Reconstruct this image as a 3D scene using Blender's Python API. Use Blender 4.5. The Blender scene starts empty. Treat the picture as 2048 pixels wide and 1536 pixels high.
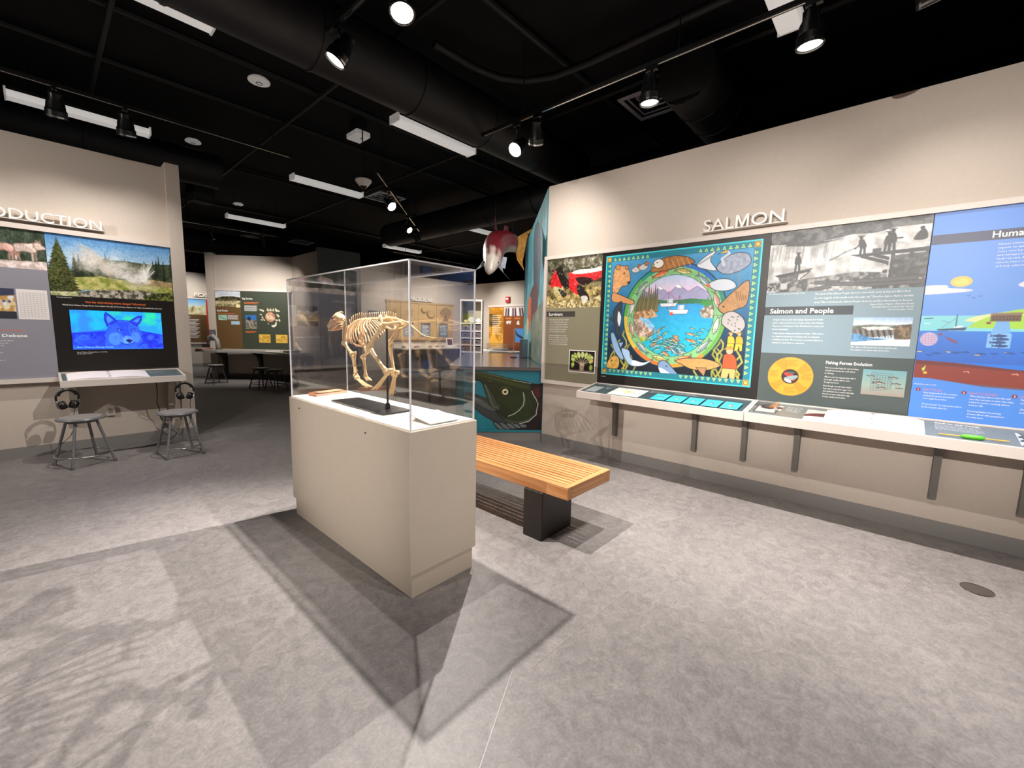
import bpy, math, random
import numpy as np
from mathutils import Matrix, Vector
S = bpy.context.scene
COL = S.collection
# ------------------------------------------------------------------ camera
def set_camera():
    yaw, pit, rol = math.radians(48.0133), math.radians(7.0103), math.radians(1.2642)
    F = Vector((math.sin(yaw)*math.cos(pit), math.cos(yaw)*math.cos(pit), -math.sin(pit)))
    R = Vector((math.cos(yaw), -math.sin(yaw), 0)); U = R.cross(F)
    r2 = R*math.cos(rol)+U*math.sin(rol); u2 = -R*math.sin(rol)+U*math.cos(rol)
    cd = bpy.data.cameras.new('camera'); co = bpy.data.objects.new('camera', cd); COL.objects.link(co)
    cd.sensor_width = 36.0; cd.lens = 848.642/2048*36; cd.clip_start = .02; cd.clip_end = 100
    m = Matrix((r2, u2, -F)).transposed().to_4x4(); m.translation = (0, 0, 1.42)
    co.matrix_world = m; S.camera = co
set_camera()
# ------------------------------------------------------------------ world, exposure
w = bpy.data.worlds.new('world'); S.world = w; w.use_nodes = True
w.node_tree.nodes['Background'].inputs[0].default_value = (1, .95, .9, 1)
w.node_tree.nodes['Background'].inputs[1].default_value = .25
vs = S.view_settings; vs.view_transform = 'Standard'; vs.look = 'None'; vs.gamma = 1; vs.use_curve_mapping = False
vs.exposure = 0.62
S.cycles.max_bounces = 10; S.cycles.transparent_max_bounces = 24; S.cycles.caustics_reflective = False; S.cycles.caustics_refractive = False
S.cycles.sample_clamp_indirect = 4
# ------------------------------------------------------------------ colour and materials
def lin(c):
    c = c/255.0
    return c/12.92 if c <= .04045 else ((c+.055)/1.055)**2.4
def rgb(h):
    if isinstance(h, str):
        h = h.lstrip('#'); return tuple(lin(int(h[i:i+2], 16)) for i in (0, 2, 4))
    return tuple(lin(v) for v in h)
MATS = {}
def mat(name, col, rough=.6, metal=0, emit=0, spec=.5, noise=0, nscale=8, bump=0, bscale=60, ncol=None, coat=0):
    if name in MATS: return MATS[name]
    m = bpy.data.materials.new(name); m.use_nodes = True; nt = m.node_tree; b = nt.nodes['Principled BSDF']
    c = rgb(col)+(1,)
    b.inputs['Base Color'].default_value = c; b.inputs['Roughness'].default_value = rough; b.inputs['Metallic'].default_value = metal
    b.inputs['Specular IOR Level'].default_value = spec
    if coat: b.inputs['Coat Weight'].default_value = coat; b.inputs['Coat Roughness'].default_value = .12
    if emit:
        b.inputs['Emission Color'].default_value = c; b.inputs['Emission Strength'].default_value = emit
    if noise or bump:
        tc = nt.nodes.new('ShaderNodeTexCoord')
        n = nt.nodes.new('ShaderNodeTexNoise'); n.inputs['Scale'].default_value = nscale; n.inputs['Detail'].default_value = 6
        nt.links.new(tc.outputs['Object'], n.inputs['Vector'])
        if noise:
            mx = nt.nodes.new('ShaderNodeMix'); mx.data_type = 'RGBA'
            c2 = rgb(ncol)+(1,) if ncol else tuple(v*(1-noise) for v in c[:3])+(1,)
            c1 = c if ncol else tuple(min(1, v*(1+noise)) for v in c[:3])+(1,)
            mx.inputs[6].default_value = c2; mx.inputs[7].default_value = c1
            rp = nt.nodes.new('ShaderNodeMapRange'); rp.inputs[1].default_value = .3; rp.inputs[2].default_value = .7
            nt.links.new(n.outputs['Fac'], rp.inputs[0]); nt.links.new(rp.outputs[0], mx.inputs[0]); nt.links.new(mx.outputs[2], b.inputs['Base Color'])
        if bump:
            n2 = nt.nodes.new('ShaderNodeTexNoise'); n2.inputs['Scale'].default_value = bscale; n2.inputs['Detail'].default_value = 5
            nt.links.new(tc.outputs['Object'], n2.inputs['Vector'])
            bp = nt.nodes.new('ShaderNodeBump'); bp.inputs['Strength'].default_value = bump; bp.inputs['Distance'].default_value = .004
            nt.links.new(n2.outputs['Fac'], bp.inputs['Height']); nt.links.new(bp.outputs[0], b.inputs['Normal'])
    MATS[name] = m; return m
def mat_wood(name, c1, c2, axis=1, rough=.4):
    if name in MATS: return MATS[name]
    m = bpy.data.materials.new(name); m.use_nodes = True; nt = m.node_tree; b = nt.nodes['Principled BSDF']
    tc = nt.nodes.new('ShaderNodeTexCoord'); mp = nt.nodes.new('ShaderNodeMapping'); sc = [38, 38, 38]; sc[axis] = 1.6
    mp.inputs['Scale'].default_value = sc
    n = nt.nodes.new('ShaderNodeTexNoise'); n.inputs['Scale'].default_value = 1.3; n.inputs['Detail'].default_value = 7; n.inputs['Distortion'].default_value = .6
    cr = nt.nodes.new('ShaderNodeValToRGB'); cr.color_ramp.elements[0].position = .32; cr.color_ramp.elements[1].position = .7
    cr.color_ramp.elements[0].color = rgb(c2)+(1,); cr.color_ramp.elements[1].color = rgb(c1)+(1,)
    nt.links.new(tc.outputs['Object'], mp.inputs[0]); nt.links.new(mp.outputs[0], n.inputs['Vector']); nt.links.new(n.outputs['Fac'], cr.inputs[0])
    nt.links.new(cr.outputs[0], b.inputs['Base Color']); b.inputs['Roughness'].default_value = rough
    MATS[name] = m; return m
def mat_clear(name, trans=.95, f0=.04, tint=(1, 1, 1), rough=.0):
    """clear sheet: transparent plus mirror reflection that rises at grazing angles (Schlick)"""
    if name in MATS: return MATS[name]
    m = bpy.data.materials.new(name); m.use_nodes = True; nt = m.node_tree; nt.nodes.clear()
    o = nt.nodes.new('ShaderNodeOutputMaterial'); mx = nt.nodes.new('ShaderNodeMixShader')
    t = nt.nodes.new('ShaderNodeBsdfTransparent'); t.inputs[0].default_value = tuple(trans*v for v in tint)+(1,)
    g = nt.nodes.new('ShaderNodeBsdfGlossy'); g.inputs['Roughness'].default_value = rough
    lw = nt.nodes.new('ShaderNodeLayerWeight'); lw.inputs[0].default_value = .5
    p = nt.nodes.new('ShaderNodeMath'); p.operation = 'POWER'; p.inputs[1].default_value = 5
    k = nt.nodes.new('ShaderNodeMath'); k.operation = 'MULTIPLY_ADD'; k.inputs[1].default_value = 1-f0; k.inputs[2].default_value = f0
    nt.links.new(lw.outputs['Facing'], p.inputs[0]); nt.links.new(p.outputs[0], k.inputs[0]); nt.links.new(k.outputs[0], mx.inputs[0])
    nt.links.new(t.outputs[0], mx.inputs[1]); nt.links.new(g.outputs[0], mx.inputs[2]); nt.links.new(mx.outputs[0], o.inputs[0])
    MATS[name] = m; return m
def mat_print(name='print_ink', rough=.38):
    """flat print: the ink colours are carried by the sheet's own colour layer"""
    if name in MATS: return MATS[name]
    m = bpy.data.materials.new(name); m.use_nodes = True; nt = m.node_tree; b = nt.nodes['Principled BSDF']
    a = nt.nodes.new('ShaderNodeAttribute'); a.attribute_name = 'ink'; nt.links.new(a.outputs['Color'], b.inputs['Base Color'])
    b.inputs['Roughness'].default_value = rough
    MATS[name] = m; return m
# ------------------------------------------------------------------ objects
WM = {}
def _props(o, label=None, cat=None, group=None, kind=None):
    if label: o['label'] = label
    if cat: o['category'] = cat
    if group: o['group'] = group
    if kind: o['kind'] = kind
    return o
def thing(name, label, cat, loc=(0, 0, 0), rotz=0, group=None, kind=None):
    o = bpy.data.objects.new(name, None); COL.objects.link(o); o.empty_display_size = .05
    o.location = loc; o.rotation_euler = (0, 0, rotz)
    WM[o] = Matrix.Translation(loc) @ Matrix.Rotation(rotz, 4, 'Z')
    return _props(o, label, cat, group, kind)
def dup(root, loc=None, rotz=None, label=None, group=None, name=None):
    def cp(o, par):
        c = o.copy(); COL.objects.link(c)
        if par is not None: c.parent = par
        for ch in KIDS.get(o, []): cp(ch, c)
        return c
    r = cp(root, None)
    if loc is not None: r.location = loc
    if rotz is not None: r.rotation_euler = (0, 0, rotz)
    if label: r['label'] = label
    if group: r['group'] = group
    return r
KIDS = {}
ID4 = Matrix.Identity(4)
def frame(origin, u, v, n):
    m = Matrix((Vector(u), Vector(v), Vector(n))).transposed().to_4x4(); m.translation = origin; return m
class MB:
    """mesh builder: shapes are given in frame F and stored in world coordinates"""
    def __init__(s, F=None): s.v = []; s.f = []; s.mi = []; s.F = F or ID4; s.m = 0
    def add(s, vs, fs, F=None):
        F = F or s.F; n = len(s.v)
        s.v += [F @ Vector(p) for p in vs]; s.f += [tuple(i+n for i in q) for q in fs]; s.mi += [s.m]*len(fs); return s
    def box(s, x0, x1, y0, y1, z0, z1, F=None):
        vs = [(x, y, z) for z in (z0, z1) for y in (y0, y1) for x in (x0, x1)]
        return s.add(vs, [(0, 2, 3, 1), (4, 5, 7, 6), (0, 1, 5, 4), (2, 6, 7, 3), (0, 4, 6, 2), (1, 3, 7, 5)], F)
    def bbox(s, x0, x1, y0, y1, z0, z1, b=.004, F=None):
        """box with chamfered edges"""
        vs = []; idx = {}
        X = (x0, x1); Y = (y0, y1); Z = (z0, z1)
        for i in (0, 1):
            for j in (0, 1):
                for k in (0, 1):
                    sx, sy, sz = (1-2*i)*b, (1-2*j)*b, (1-2*k)*b
                    for a, p in enumerate(((X[i], Y[j]+sy, Z[k]+sz), (X[i]+sx, Y[j], Z[k]+sz), (X[i]+sx, Y[j]+sy, Z[k]))):
                        idx[i, j, k, a] = len(vs); vs.append(p)
        fs = []
        g = lambda i, j, k, a: idx[i, j, k, a]
        for i in (0, 1): fs.append([g(i, 0, 0, 0), g(i, 1, 0, 0), g(i, 1, 1, 0), g(i, 0, 1, 0)][::(1 if i else -1)])
        for j in (0, 1): fs.append([g(0, j, 0, 1), g(1, j, 0, 1), g(1, j, 1, 1), g(0, j, 1, 1)][::(-1 if j else 1)])
        for k in (0, 1): fs.append([g(0, 0, k, 2), g(1, 0, k, 2), g(1, 1, k, 2), g(0, 1, k, 2)][::(1 if k else -1)])
        for i in (0, 1):
            for j in (0, 1): fs.append([g(i, j, 0, 0), g(i, j, 0, 1), g(i, j, 1, 1), g(i, j, 1, 0)])
        for i in (0, 1):
            for k in (0, 1): fs.append([g(i, 0, k, 0), g(i, 0, k, 2), g(i, 1, k, 2), g(i, 1, k, 0)])
        for j in (0, 1):
            for k in (0, 1): fs.append([g(0, j, k, 1), g(0, j, k, 2), g(1, j, k, 2), g(1, j, k, 1)])
        for i in (0, 1):
            for j in (0, 1):
                for k in (0, 1): fs.append([g(i, j, k, 0), g(i, j, k, 1), g(i, j, k, 2)])
        return s.add(vs, fs, F)
    def prism(s, poly, z0, z1, F=None):
        n = len(poly); vs = [(x, y, z0) for x, y in poly]+[(x, y, z1) for x, y in poly]
        fs = [tuple(range(n-1, -1, -1)), tuple(range(n, 2*n))]+[(i, (i+1) % n, n+(i+1) % n, n+i) for i in range(n)]
        return s.add(vs, fs, F)
    def flat(s, poly, z, F=None): return s.add([(x, y, z) for x, y in poly], [tuple(range(len(poly)))], F)
    def rect(s, x0, x1, y0, y1, z, F=None): return s.flat([(x0, y0), (x1, y0), (x1, y1), (x0, y1)], z, F)
    def tube(s, pts, rad, n=8, caps=True, closed=False, F=None, flat=None):
        """tube through points; rad number or list; flat = (axis vector, ratio) squashes the section along an axis"""
        P = [Vector(p) for p in pts]; k = len(P); r = [rad]*k if isinstance(rad, (int, float)) else list(rad)
        vs = []; prev = None
        for i, p in enumerate(P):
            a = P[(i-1) % k] if (closed or i > 0) else P[i]; b = P[(i+1) % k] if (closed or i < k-1) else P[i]
            t = (b-a); t = t.normalized() if t.length > 1e-9 else Vector((0, 0, 1))
            if prev is None:
                e = Vector((0, 0, 1)) if abs(t.z) < .9 else Vector((1, 0, 0)); e = (e-t*e.dot(t)).normalized()
            else:
                e = prev-t*prev.dot(t); e = e.normalized() if e.length > 1e-6 else t.orthogonal().normalized()
            prev = e; h = t.cross(e)
            for j in range(n):
                an = 2*math.pi*j/n; d = (e*math.cos(an)+h*math.sin(an))*r[i]
                if flat: ax = Vector(flat[0]); d = d-ax*d.dot(ax)*(1-flat[1])
                vs.append(p+d)
        fs = []; lim = k if closed else k-1
        for i in range(lim):
            a, b = i*n, ((i+1) % k)*n
            for j in range(n): fs.append((a+j, a+(j+1) % n, b+(j+1) % n, b+j))
        if caps and not closed: fs += [tuple(range(n-1, -1, -1)), tuple(range((k-1)*n, k*n))]
        return s.add(vs, fs, F)
    def cyl(s, p0, p1, r0, r1=None, n=16, F=None): return s.tube([p0, p1], [r0, r0 if r1 is None else r1], n, F=F)
    def lathe(s, prof, n=24, F=None, caps=False):
        """profile of (r, z) turned about the frame's z axis"""
        k = len(prof); vs = [(r*math.cos(2*math.pi*j/n), r*math.sin(2*math.pi*j/n), z) for r, z in prof for j in range(n)]
        fs = [(i*n+j, i*n+(j+1) % n, (i+1)*n+(j+1) % n, (i+1)*n+j) for i in range(k-1) for j in range(n)]
        if caps and prof[0][0] > 1e-6: fs.append(tuple(range(n-1, -1, -1)))
        if caps and prof[-1][0] > 1e-6: fs.append(tuple(range((k-1)*n, k*n)))
        return s.add(vs, fs, F)
    def ball(s, c, r, n=10, m=6, F=None):
        """ellipsoid; r number or triple"""
        r = (r, r, r) if isinstance(r, (int, float)) else r
        vs = [(c[0], c[1], c[2]-r[2])]
        for i in range(1, m):
            ph = -math.pi/2+math.pi*i/m
            vs += [(c[0]+r[0]*math.cos(ph)*math.cos(2*math.pi*j/n), c[1]+r[1]*math.cos(ph)*math.sin(2*math.pi*j/n), c[2]+r[2]*math.sin(ph)) for j in range(n)]
        vs.append((c[0], c[1], c[2]+r[2])); t = len(vs)-1
        fs = [(0, 1+(j+1) % n, 1+j) for j in range(n)]
        for i in range(m-2):
            for j in range(n): fs.append((1+i*n+j, 1+i*n+(j+1) % n, 1+(i+1)*n+(j+1) % n, 1+(i+1)*n+j))
        b = 1+(m-2)*n; fs += [(b+j, b+(j+1) % n, t) for j in range(n)]
        return s.add(vs, fs, F)
    def loft(s, rings, F=None, caps=True):
        n = len(rings[0]); vs = [p for r in rings for p in r]
        fs = [(i*n+j, i*n+(j+1) % n, (i+1)*n+(j+1) % n, (i+1)*n+j) for i in range(len(rings)-1) for j in range(n)]
        if caps: fs += [tuple(range(n-1, -1, -1)), tuple(range((len(rings)-1)*n, len(rings)*n))]
        return s.add(vs, fs, F)
    def build(s, name, mats, parent=None, smooth=False, label=None, cat=None, group=None, kind=None, origin=None):
        me = bpy.data.meshes.new(name)
        if parent is not None: inv = WM[parent].inverted()
        else:
            if origin is None:
                xs = [p.x for p in s.v]; ys = [p.y for p in s.v]; origin = ((min(xs)+max(xs))/2, (min(ys)+max(ys))/2, min(p.z for p in s.v))
            inv = Matrix.Translation(origin).inverted()
        me.from_pydata([inv @ p for p in s.v], [], s.f)
        mats = mats if isinstance(mats, (list, tuple)) else [mats]
        for m in mats: me.materials.append(m)
        if len(mats) > 1: me.polygons.foreach_set('material_index', s.mi)
        if smooth:
            me.polygons.foreach_set('use_smooth', [True]*len(s.f))
            if smooth is not True:
                try: me.set_sharp_from_angle(angle=math.radians(smooth))
                except Exception: pass
        me.update()
        o = bpy.data.objects.new(name, me); COL.objects.link(o)
        if parent is not None: o.parent = parent; KIDS.setdefault(parent, []).append(o); WM[o] = WM[parent]
        else: o.location = origin; WM[o] = Matrix.Translation(origin)
        return _props(o, label, cat, group, kind)
def struct(name, mb, m, **k): return mb.build(name, m, kind='structure', **k)
# ------------------------------------------------------------------ lettering: outlines of the built-in font
_FC = {}
def _glyphs(txt, bold=0, res=2):
    key = (txt, bold, res)
    if key in _FC: return _FC[key]
    c = bpy.data.curves.new('t', 'FONT'); c.body = txt; c.resolution_u = res; c.offset = bold; c.fill_mode = 'FRONT'
    o = bpy.data.objects.new('t', c); me = o.to_mesh()
    vs = [(v.co.x, v.co.y) for v in me.vertices]; fs = [tuple(p.vertices) for p in me.polygons]
    o.to_mesh_clear(); bpy.data.objects.remove(o); bpy.data.curves.remove(c)
    _FC[key] = (vs, fs); return vs, fs
def text(mb, txt, u, v, h, z, w=None, align='l', bold=0, res=2, slant=0):
    """one line of lettering; h = capital height; w = wanted width"""
    vs, fs = _glyphs(txt, bold, res)
    if not vs: return mb
    k = h/.729; xs = [p[0] for p in vs]; a, b = min(xs), max(xs); kx = k if w is None else w/max(b-a, 1e-6)
    W = (b-a)*kx; off = {'l': 0, 'c': -W/2, 'r': -W}[align]
    vv = [(u+off+(x-a)*kx+slant*y*k, v+y*k, z) for x, y in vs]
    return mb.add(vv, [f for f in fs])
def para(mb, lines, u, v, h, z, lead=1.9, w=None, align='l', bold=0):
    for i, t in enumerate(lines): text(mb, t, u, v-i*h*lead, h, z, align=align, bold=bold, res=1, w=(w*len(t)/max(len(q) for q in lines) if w else None))
    return mb
# ------------------------------------------------------------------ canvas: pictures printed as a sheet of coloured points
RNG = np.random.RandomState(7)
def vnoise(h, w, cell, rng=None):
    rng = rng or RNG; gh, gw = int(h/cell)+3, int(w/cell)+3; g = rng.rand(gh, gw)
    y = np.arange(h)/cell; x = np.arange(w)/cell; yi = y.astype(int); xi = x.astype(int)
    fy = y-yi; fx = x-xi; fy = (fy*fy*(3-2*fy))[:, None]; fx = (fx*fx*(3-2*fx))[None, :]
    a = g[yi][:, xi]; b = g[yi][:, xi+1]; c = g[yi+1][:, xi]; d = g[yi+1][:, xi+1]
    return (a*(1-fx)+b*fx)*(1-fy)+(c*(1-fx)+d*fx)*fy
def fbm(h, w, cell, oct=4):
    o = np.zeros((h, w)); a = 1; t = 0
    for i in range(oct):
        if cell < 1: break
        o += a*vnoise(h, w, cell); t += a; a *= .55; cell /= 2
    return o/t
class Canvas:
    """picture in its own units: x to the right 0..W, y downward 0..H; res = samples per unit"""
    def __init__(s, W, H, nx, bg='#808080'):
        s.W, s.H, s.k = W, H, nx/W; s.nx, s.ny = nx, max(2, int(round(H*s.k)))
        s.a = np.zeros((s.ny, s.nx, 3)); s.a[:] = s.c(bg)
        s.yy, s.xx = np.mgrid[0:s.ny, 0:s.nx]; s.xx = (s.xx+.5)/s.k; s.yy = (s.yy+.5)/s.k
    @staticmethod
    def c(h):
        if isinstance(h, str): h = h.lstrip('#'); h = h if len(h) == 6 else ''.join(q*2 for q in h); return np.array([int(h[i:i+2], 16) for i in (0, 2, 4)], float)
        return np.array(h, float)
    def mix(s, m, col, box=None):
        a = s.a if box is None else s.a[box]
        col = s.c(col) if not isinstance(col, np.ndarray) else col
        a[:] = a*(1-m[..., None])+col*m[..., None]
    def _bx(s, x0, x1, y0, y1):
        i0 = max(0, int(x0*s.k)-2); i1 = min(s.nx, int(x1*s.k)+3); j0 = max(0, int(y0*s.k)-2); j1 = min(s.ny, int(y1*s.k)+3)
        return None if i0 >= i1 or j0 >= j1 else (slice(j0, j1), slice(i0, i1))
    def pmask(s, P, bx):
        X = s.xx[bx]; Y = s.yy[bx]; m = np.zeros(X.shape); q = .25/s.k
        for dx, dy in ((-q, -q), (q, -q), (-q, q), (q, q)):
            ins = np.zeros(X.shape, bool); x = X+dx; y = Y+dy; n = len(P)
            for i in range(n):
                x0, y0 = P[i]; x1, y1 = P[(i+1) % n]
                if y0 == y1: continue
                ins ^= ((y0 > y) != (y1 > y)) & (x < (x1-x0)*(y-y0)/(y1-y0)+x0)
            m += ins*.25
        return m
    def poly(s, P, col, al=1, out=None, ow=None, tex=0):
        xs = [p[0] for p in P]; ys = [p[1] for p in P]; bx = s._bx(min(xs), max(xs), min(ys), max(ys))
        if bx is None: return s
        m = s.pmask(P, bx)*al; c = s.c(col)
        if tex: c = np.clip(c*(1+tex*(fbm(m.shape[0], m.shape[1], 6, 3)-.5)[..., None]*2), 0, 255)
        s.mix(m, c, bx)
        if out: s.line(list(P)+[P[0]], out, ow or 1.2/s.k)
        return s
    def smooth(s, P, n=6):
        """closed Catmull-Rom through P"""
        o = []; k = len(P)
        for i in range(k):
            p0, p1, p2, p3 = (np.array(P[(i+j) % k], float) for j in (-1, 0, 1, 2))
            for t in np.arange(n)/n: o.append(tuple(.5*((2*p1)+(-p0+p2)*t+(2*p0-5*p1+4*p2-p3)*t*t+(-p0+3*p1-3*p2+p3)*t**3)))
        return o
    def blob(s, P, col, **k): return s.poly(s.smooth(P), col, **k)
    def ell(s, cx, cy, rx, ry=None, col='#fff', al=1, rot=0, out=None, ow=None, tex=0):
        ry = rx if ry is None else ry; c, n = math.cos(rot), math.sin(rot)
        return s.poly([(cx+rx*math.cos(a)*c-ry*math.sin(a)*n, cy+rx*math.cos(a)*n+ry*math.sin(a)*c) for a in np.linspace(0, 2*math.pi, 33)[:-1]], col, al, out, ow, tex)
    def rect(s, x0, y0, x1, y1, col, al=1): return s.poly([(x0, y0), (x1, y0), (x1, y1), (x0, y1)], col, al)
    def line(s, P, col, w, al=1):
        c = s.c(col)
        for (x0, y0), (x1, y1) in zip(P[:-1], P[1:]):
            bx = s._bx(min(x0, x1)-w, max(x0, x1)+w, min(y0, y1)-w, max(y0, y1)+w)
            if bx is None: continue
            X = s.xx[bx]-x0; Y = s.yy[bx]-y0; dx, dy = x1-x0, y1-y0; L = dx*dx+dy*dy or 1e-9
            t = np.clip((X*dx+Y*dy)/L, 0, 1); d = np.hypot(X-t*dx, Y-t*dy)
            s.mix(np.clip((w/2-d)*s.k+.5, 0, 1)*al, c, bx)
        return s
    def vgrad(s, y0, y1, c0, c1, al=1, x0=None, x1=None):
        t = np.clip((s.yy-y0)/(y1-y0), 0, 1)[..., None]; col = s.c(c0)*(1-t)+s.c(c1)*t
        m = ((s.yy >= y0) & (s.yy <= y1)).astype(float)*al
        if x0 is not None: m *= (s.xx >= x0) & (s.xx <= x1)
        s.a = s.a*(1-m[..., None])+col*m[..., None]; return s
    def noise(s, cell, amt, oct=4, mask=None):
        n = (fbm(s.ny, s.nx, cell*s.k, oct)-.5)*2*amt
        s.a = s.a+(n if mask is None else n*mask)[..., None]; return s
    def patch(s, P, cell, c0, c1, lo=.35, hi=.65, oct=4, al=1):
        """polygon filled with a two-tone noise"""
        xs = [p[0] for p in P]; ys = [p[1] for p in P]; bx = s._bx(min(xs), max(xs), min(ys), max(ys))
        if bx is None: return s
        m = s.pmask(P, bx)*al; n = np.clip((fbm(m.shape[0], m.shape[1], max(1.2, cell*s.k), oct)-lo)/(hi-lo), 0, 1)[..., None]
        s.mix(m, s.c(c0)*(1-n)+s.c(c1)*n, bx); return s
    def sheet(s, name, parent, F, u0, u1, v0, v1, z, rough=.38, label=None):
        """print on a real sheet: u0..u1, v0..v1 on frame F at height z"""
        ny, nx = s.ny, s.nx
        U = np.linspace(u0, u1, nx)[None, :].repeat(ny, 0); V = np.linspace(v1, v0, ny)[:, None].repeat(nx, 1)
        P = np.stack([U, V, np.full_like(U, z), np.ones_like(U)], -1).reshape(-1, 4)
        A = np.array(WM[parent].inverted() @ F); P = (P @ A.T)[:, :3]
        i = np.arange((ny-1)*(nx-1)); r = i//(nx-1); q = r*nx+i % (nx-1)
        Q = np.stack([q, q+nx, q+nx+1, q+1], 1).astype(np.int32)
        me = bpy.data.meshes.new(name); me.vertices.add(ny*nx); me.vertices.foreach_set('co', P.astype(np.float32).ravel())
        me.loops.add(Q.size); me.loops.foreach_set('vertex_index', Q.ravel()); me.polygons.add(len(Q))
        me.polygons.foreach_set('loop_start', np.arange(len(Q), dtype=np.int32)*4)
        me.update(calc_edges=True)
        a = np.clip(s.a, 0, 255)/255; a = np.where(a <= .04045, a/12.92, ((a+.055)/1.055)**2.4)
        at = me.color_attributes.new('ink', 'FLOAT_COLOR', 'POINT')
        at.data.foreach_set('color', np.concatenate([a.reshape(-1, 3), np.ones((ny*nx, 1))], 1).astype(np.float32).ravel())
        me.materials.append(mat_print('print_ink_%d' % int(rough*100), rough))
        o = bpy.data.objects.new(name, me); COL.objects.link(o); o.parent = parent; KIDS.setdefault(parent, []).append(o); WM[o] = WM[parent]
        if label: o['label'] = label
        return o
# ------------------------------------------------------------------ shared materials
M_WALL = mat('wall_paint', '#c6b9ac', .75, noise=.02, nscale=30, bump=.15, bscale=220)
M_WALLW = mat('far_wall_paint', '#bfb5a9', .75, noise=.02, nscale=20)
M_GREYW = mat('grey_wall_paint', '#7e8280', .8)
M_BASE = mat('grey_rubber_base', '#86827e', .5)
M_TRIM = mat('pale_metal_trim', '#d3c8bf', .45)
M_BLACK = mat('black_paint', '#161515', .7, spec=.3)
M_CEIL = mat('black_ceiling', '#100f10', .9, spec=.2, noise=.25, nscale=3)
M_DUCT = mat('black_duct', '#171617', .6, spec=.4)
M_WHITE = mat('white_paint', '#eeebe6', .5)
M_TEAL = mat('teal_paint', '#1f7f8c', .6)
M_DARKM = mat('dark_metal', '#6f6b64', .5)
M_CHROME = mat('chrome', '#c8c8c8', .18, metal=1)
M_PLAST = mat('black_plastic', '#0d0d0e', .35)
H_WALL = 3.185
XW, YL = 4.30, 6.66
# ------------------------------------------------------------------ setting
def mat_floor():
    m = bpy.data.materials.new('mottled_grey_floor'); m.use_nodes = True; nt = m.node_tree; b = nt.nodes['Principled BSDF']
    N, L = nt.nodes.new, nt.links.new
    tc = N('ShaderNodeTexCoord')
    def nz(sc, det, dist=0):
        n = N('ShaderNodeTexNoise'); n.inputs['Scale'].default_value = sc; n.inputs['Detail'].default_value = det; n.inputs['Distortion'].default_value = dist
        L(tc.outputs['Object'], n.inputs['Vector']); return n
    a = nz(1.3, 5); c = nz(14, 9, 1.2); d = nz(85, 6, .5)
    cr = N('ShaderNodeValToRGB'); e = cr.color_ramp.elements
    e[0].position = .36; e[0].color = rgb('#676261')+(1,); e[1].position = .66; e[1].color = rgb('#8d8784')+(1,)
    s1 = N('ShaderNodeMath'); s1.operation = 'MULTIPLY_ADD'; s1.inputs[1].default_value = .18
    s2 = N('ShaderNodeMath'); s2.operation = 'MULTIPLY_ADD'; s2.inputs[1].default_value = .45
    s3 = N('ShaderNodeMath'); s3.operation = 'MULTIPLY'; s3.inputs[1].default_value = .37
    L(d.outputs['Fac'], s3.inputs[0]); L(c.outputs['Fac'], s2.inputs[0]); L(s3.outputs[0], s2.inputs[2])
    L(a.outputs['Fac'], s1.inputs[0]); L(s2.outputs[0], s1.inputs[2]); L(s1.outputs[0], cr.inputs[0]); L(cr.outputs[0], b.inputs['Base Color'])
    rr = N('ShaderNodeMapRange'); rr.inputs[3].default_value = .46; rr.inputs[4].default_value = .62; L(c.outputs['Fac'], rr.inputs[0]); L(rr.outputs[0], b.inputs['Roughness'])
    bp = N('ShaderNodeBump'); bp.inputs['Strength'].default_value = .55; bp.inputs['Distance'].default_value = .002
    L(s2.outputs[0], bp.inputs['Height']); L(bp.outputs[0], b.inputs['Normal'])
    return m
M_FLOOR = mat_floor()
fl = struct('floor', MB().box(-4.1, 14, -4.1, 20, -.1, 0), M_FLOOR, origin=(0, 0, 0))
# welded seams of the sheet floor
M_SEAM = mat('floor_seam', '#8f8a88', .4)
def seam(p, q, w=.004):
    d = (Vector(q)-Vector(p)).normalized(); n = Vector((-d.y, d.x, 0))*w/2
    p, q = Vector(p), Vector(q)
    MB().prism([(p-n)[:2], (q-n)[:2], (q+n)[:2], (p+n)[:2]], 0, .0012).build('seam', M_SEAM, fl)
SEAMS = [((-1.0, 2.17, 0), (.86, 2.68, 0)), ((.36, .62, 0), (1.25, 1.08, 0)), ((1.3, 1.02, 0), (2.2, .98, 0))]
ce = struct('ceiling', MB().box(-4.1, 14, -4.1, 20, 4.15, 4.25), M_CEIL)
def wall(name, x0, x1, y0, y1, h=H_WALL, m=None): return struct(name, MB().box(x0, x1, y0, y1, 0, h), m or M_WALL)
w_r = wall('wall_right', XW, XW+.14, -4, 3.33)
w_l = wall('wall_left', -4, 1.14, YL, YL+.14, 3.26)
wall('wall_post', 1.135, 1.268, YL-.06, YL+.16, 3.31)
wall('wall_rear', -4, XW+.14, -4.1, -4, 4.15)
wall('wall_west', -4.1, -4, -4, 20, 4.15)
wall('wall_outer_east', 14, 14.1, -4, 20, 4.15, M_CEIL)
wall('wall_outer_north', -4, 14, 20, 20.1, 4.15, M_CEIL)
wall('wall_outer_south', XW+.14, 14, -4.1, -4, 4.15, M_CEIL)
wall('wall_east', 11, 11.14, -4, 12.4, 3.14, M_WALLW)
wall('wall_laboratory', 5.72, 11, 12.26, 12.4, 3.2)
wall('wall_fossil', -4, 6.2, 17.6, 17.75, 3.15, M_WALLW)
struct('wall_partition', MB().prism([(3.2, 13.5), (4.61, 12.09), (4.61, 10.53), (4.73, 10.53), (4.73, 12.14), (3.29, 13.58)], 0, 3.25), M_WALL)
struct('wall_partition_post', MB().prism([(3.03, 13.6), (3.16, 13.47), (3.27, 13.58), (3.14, 13.71)], 0, 3.3), M_WALL)
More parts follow.
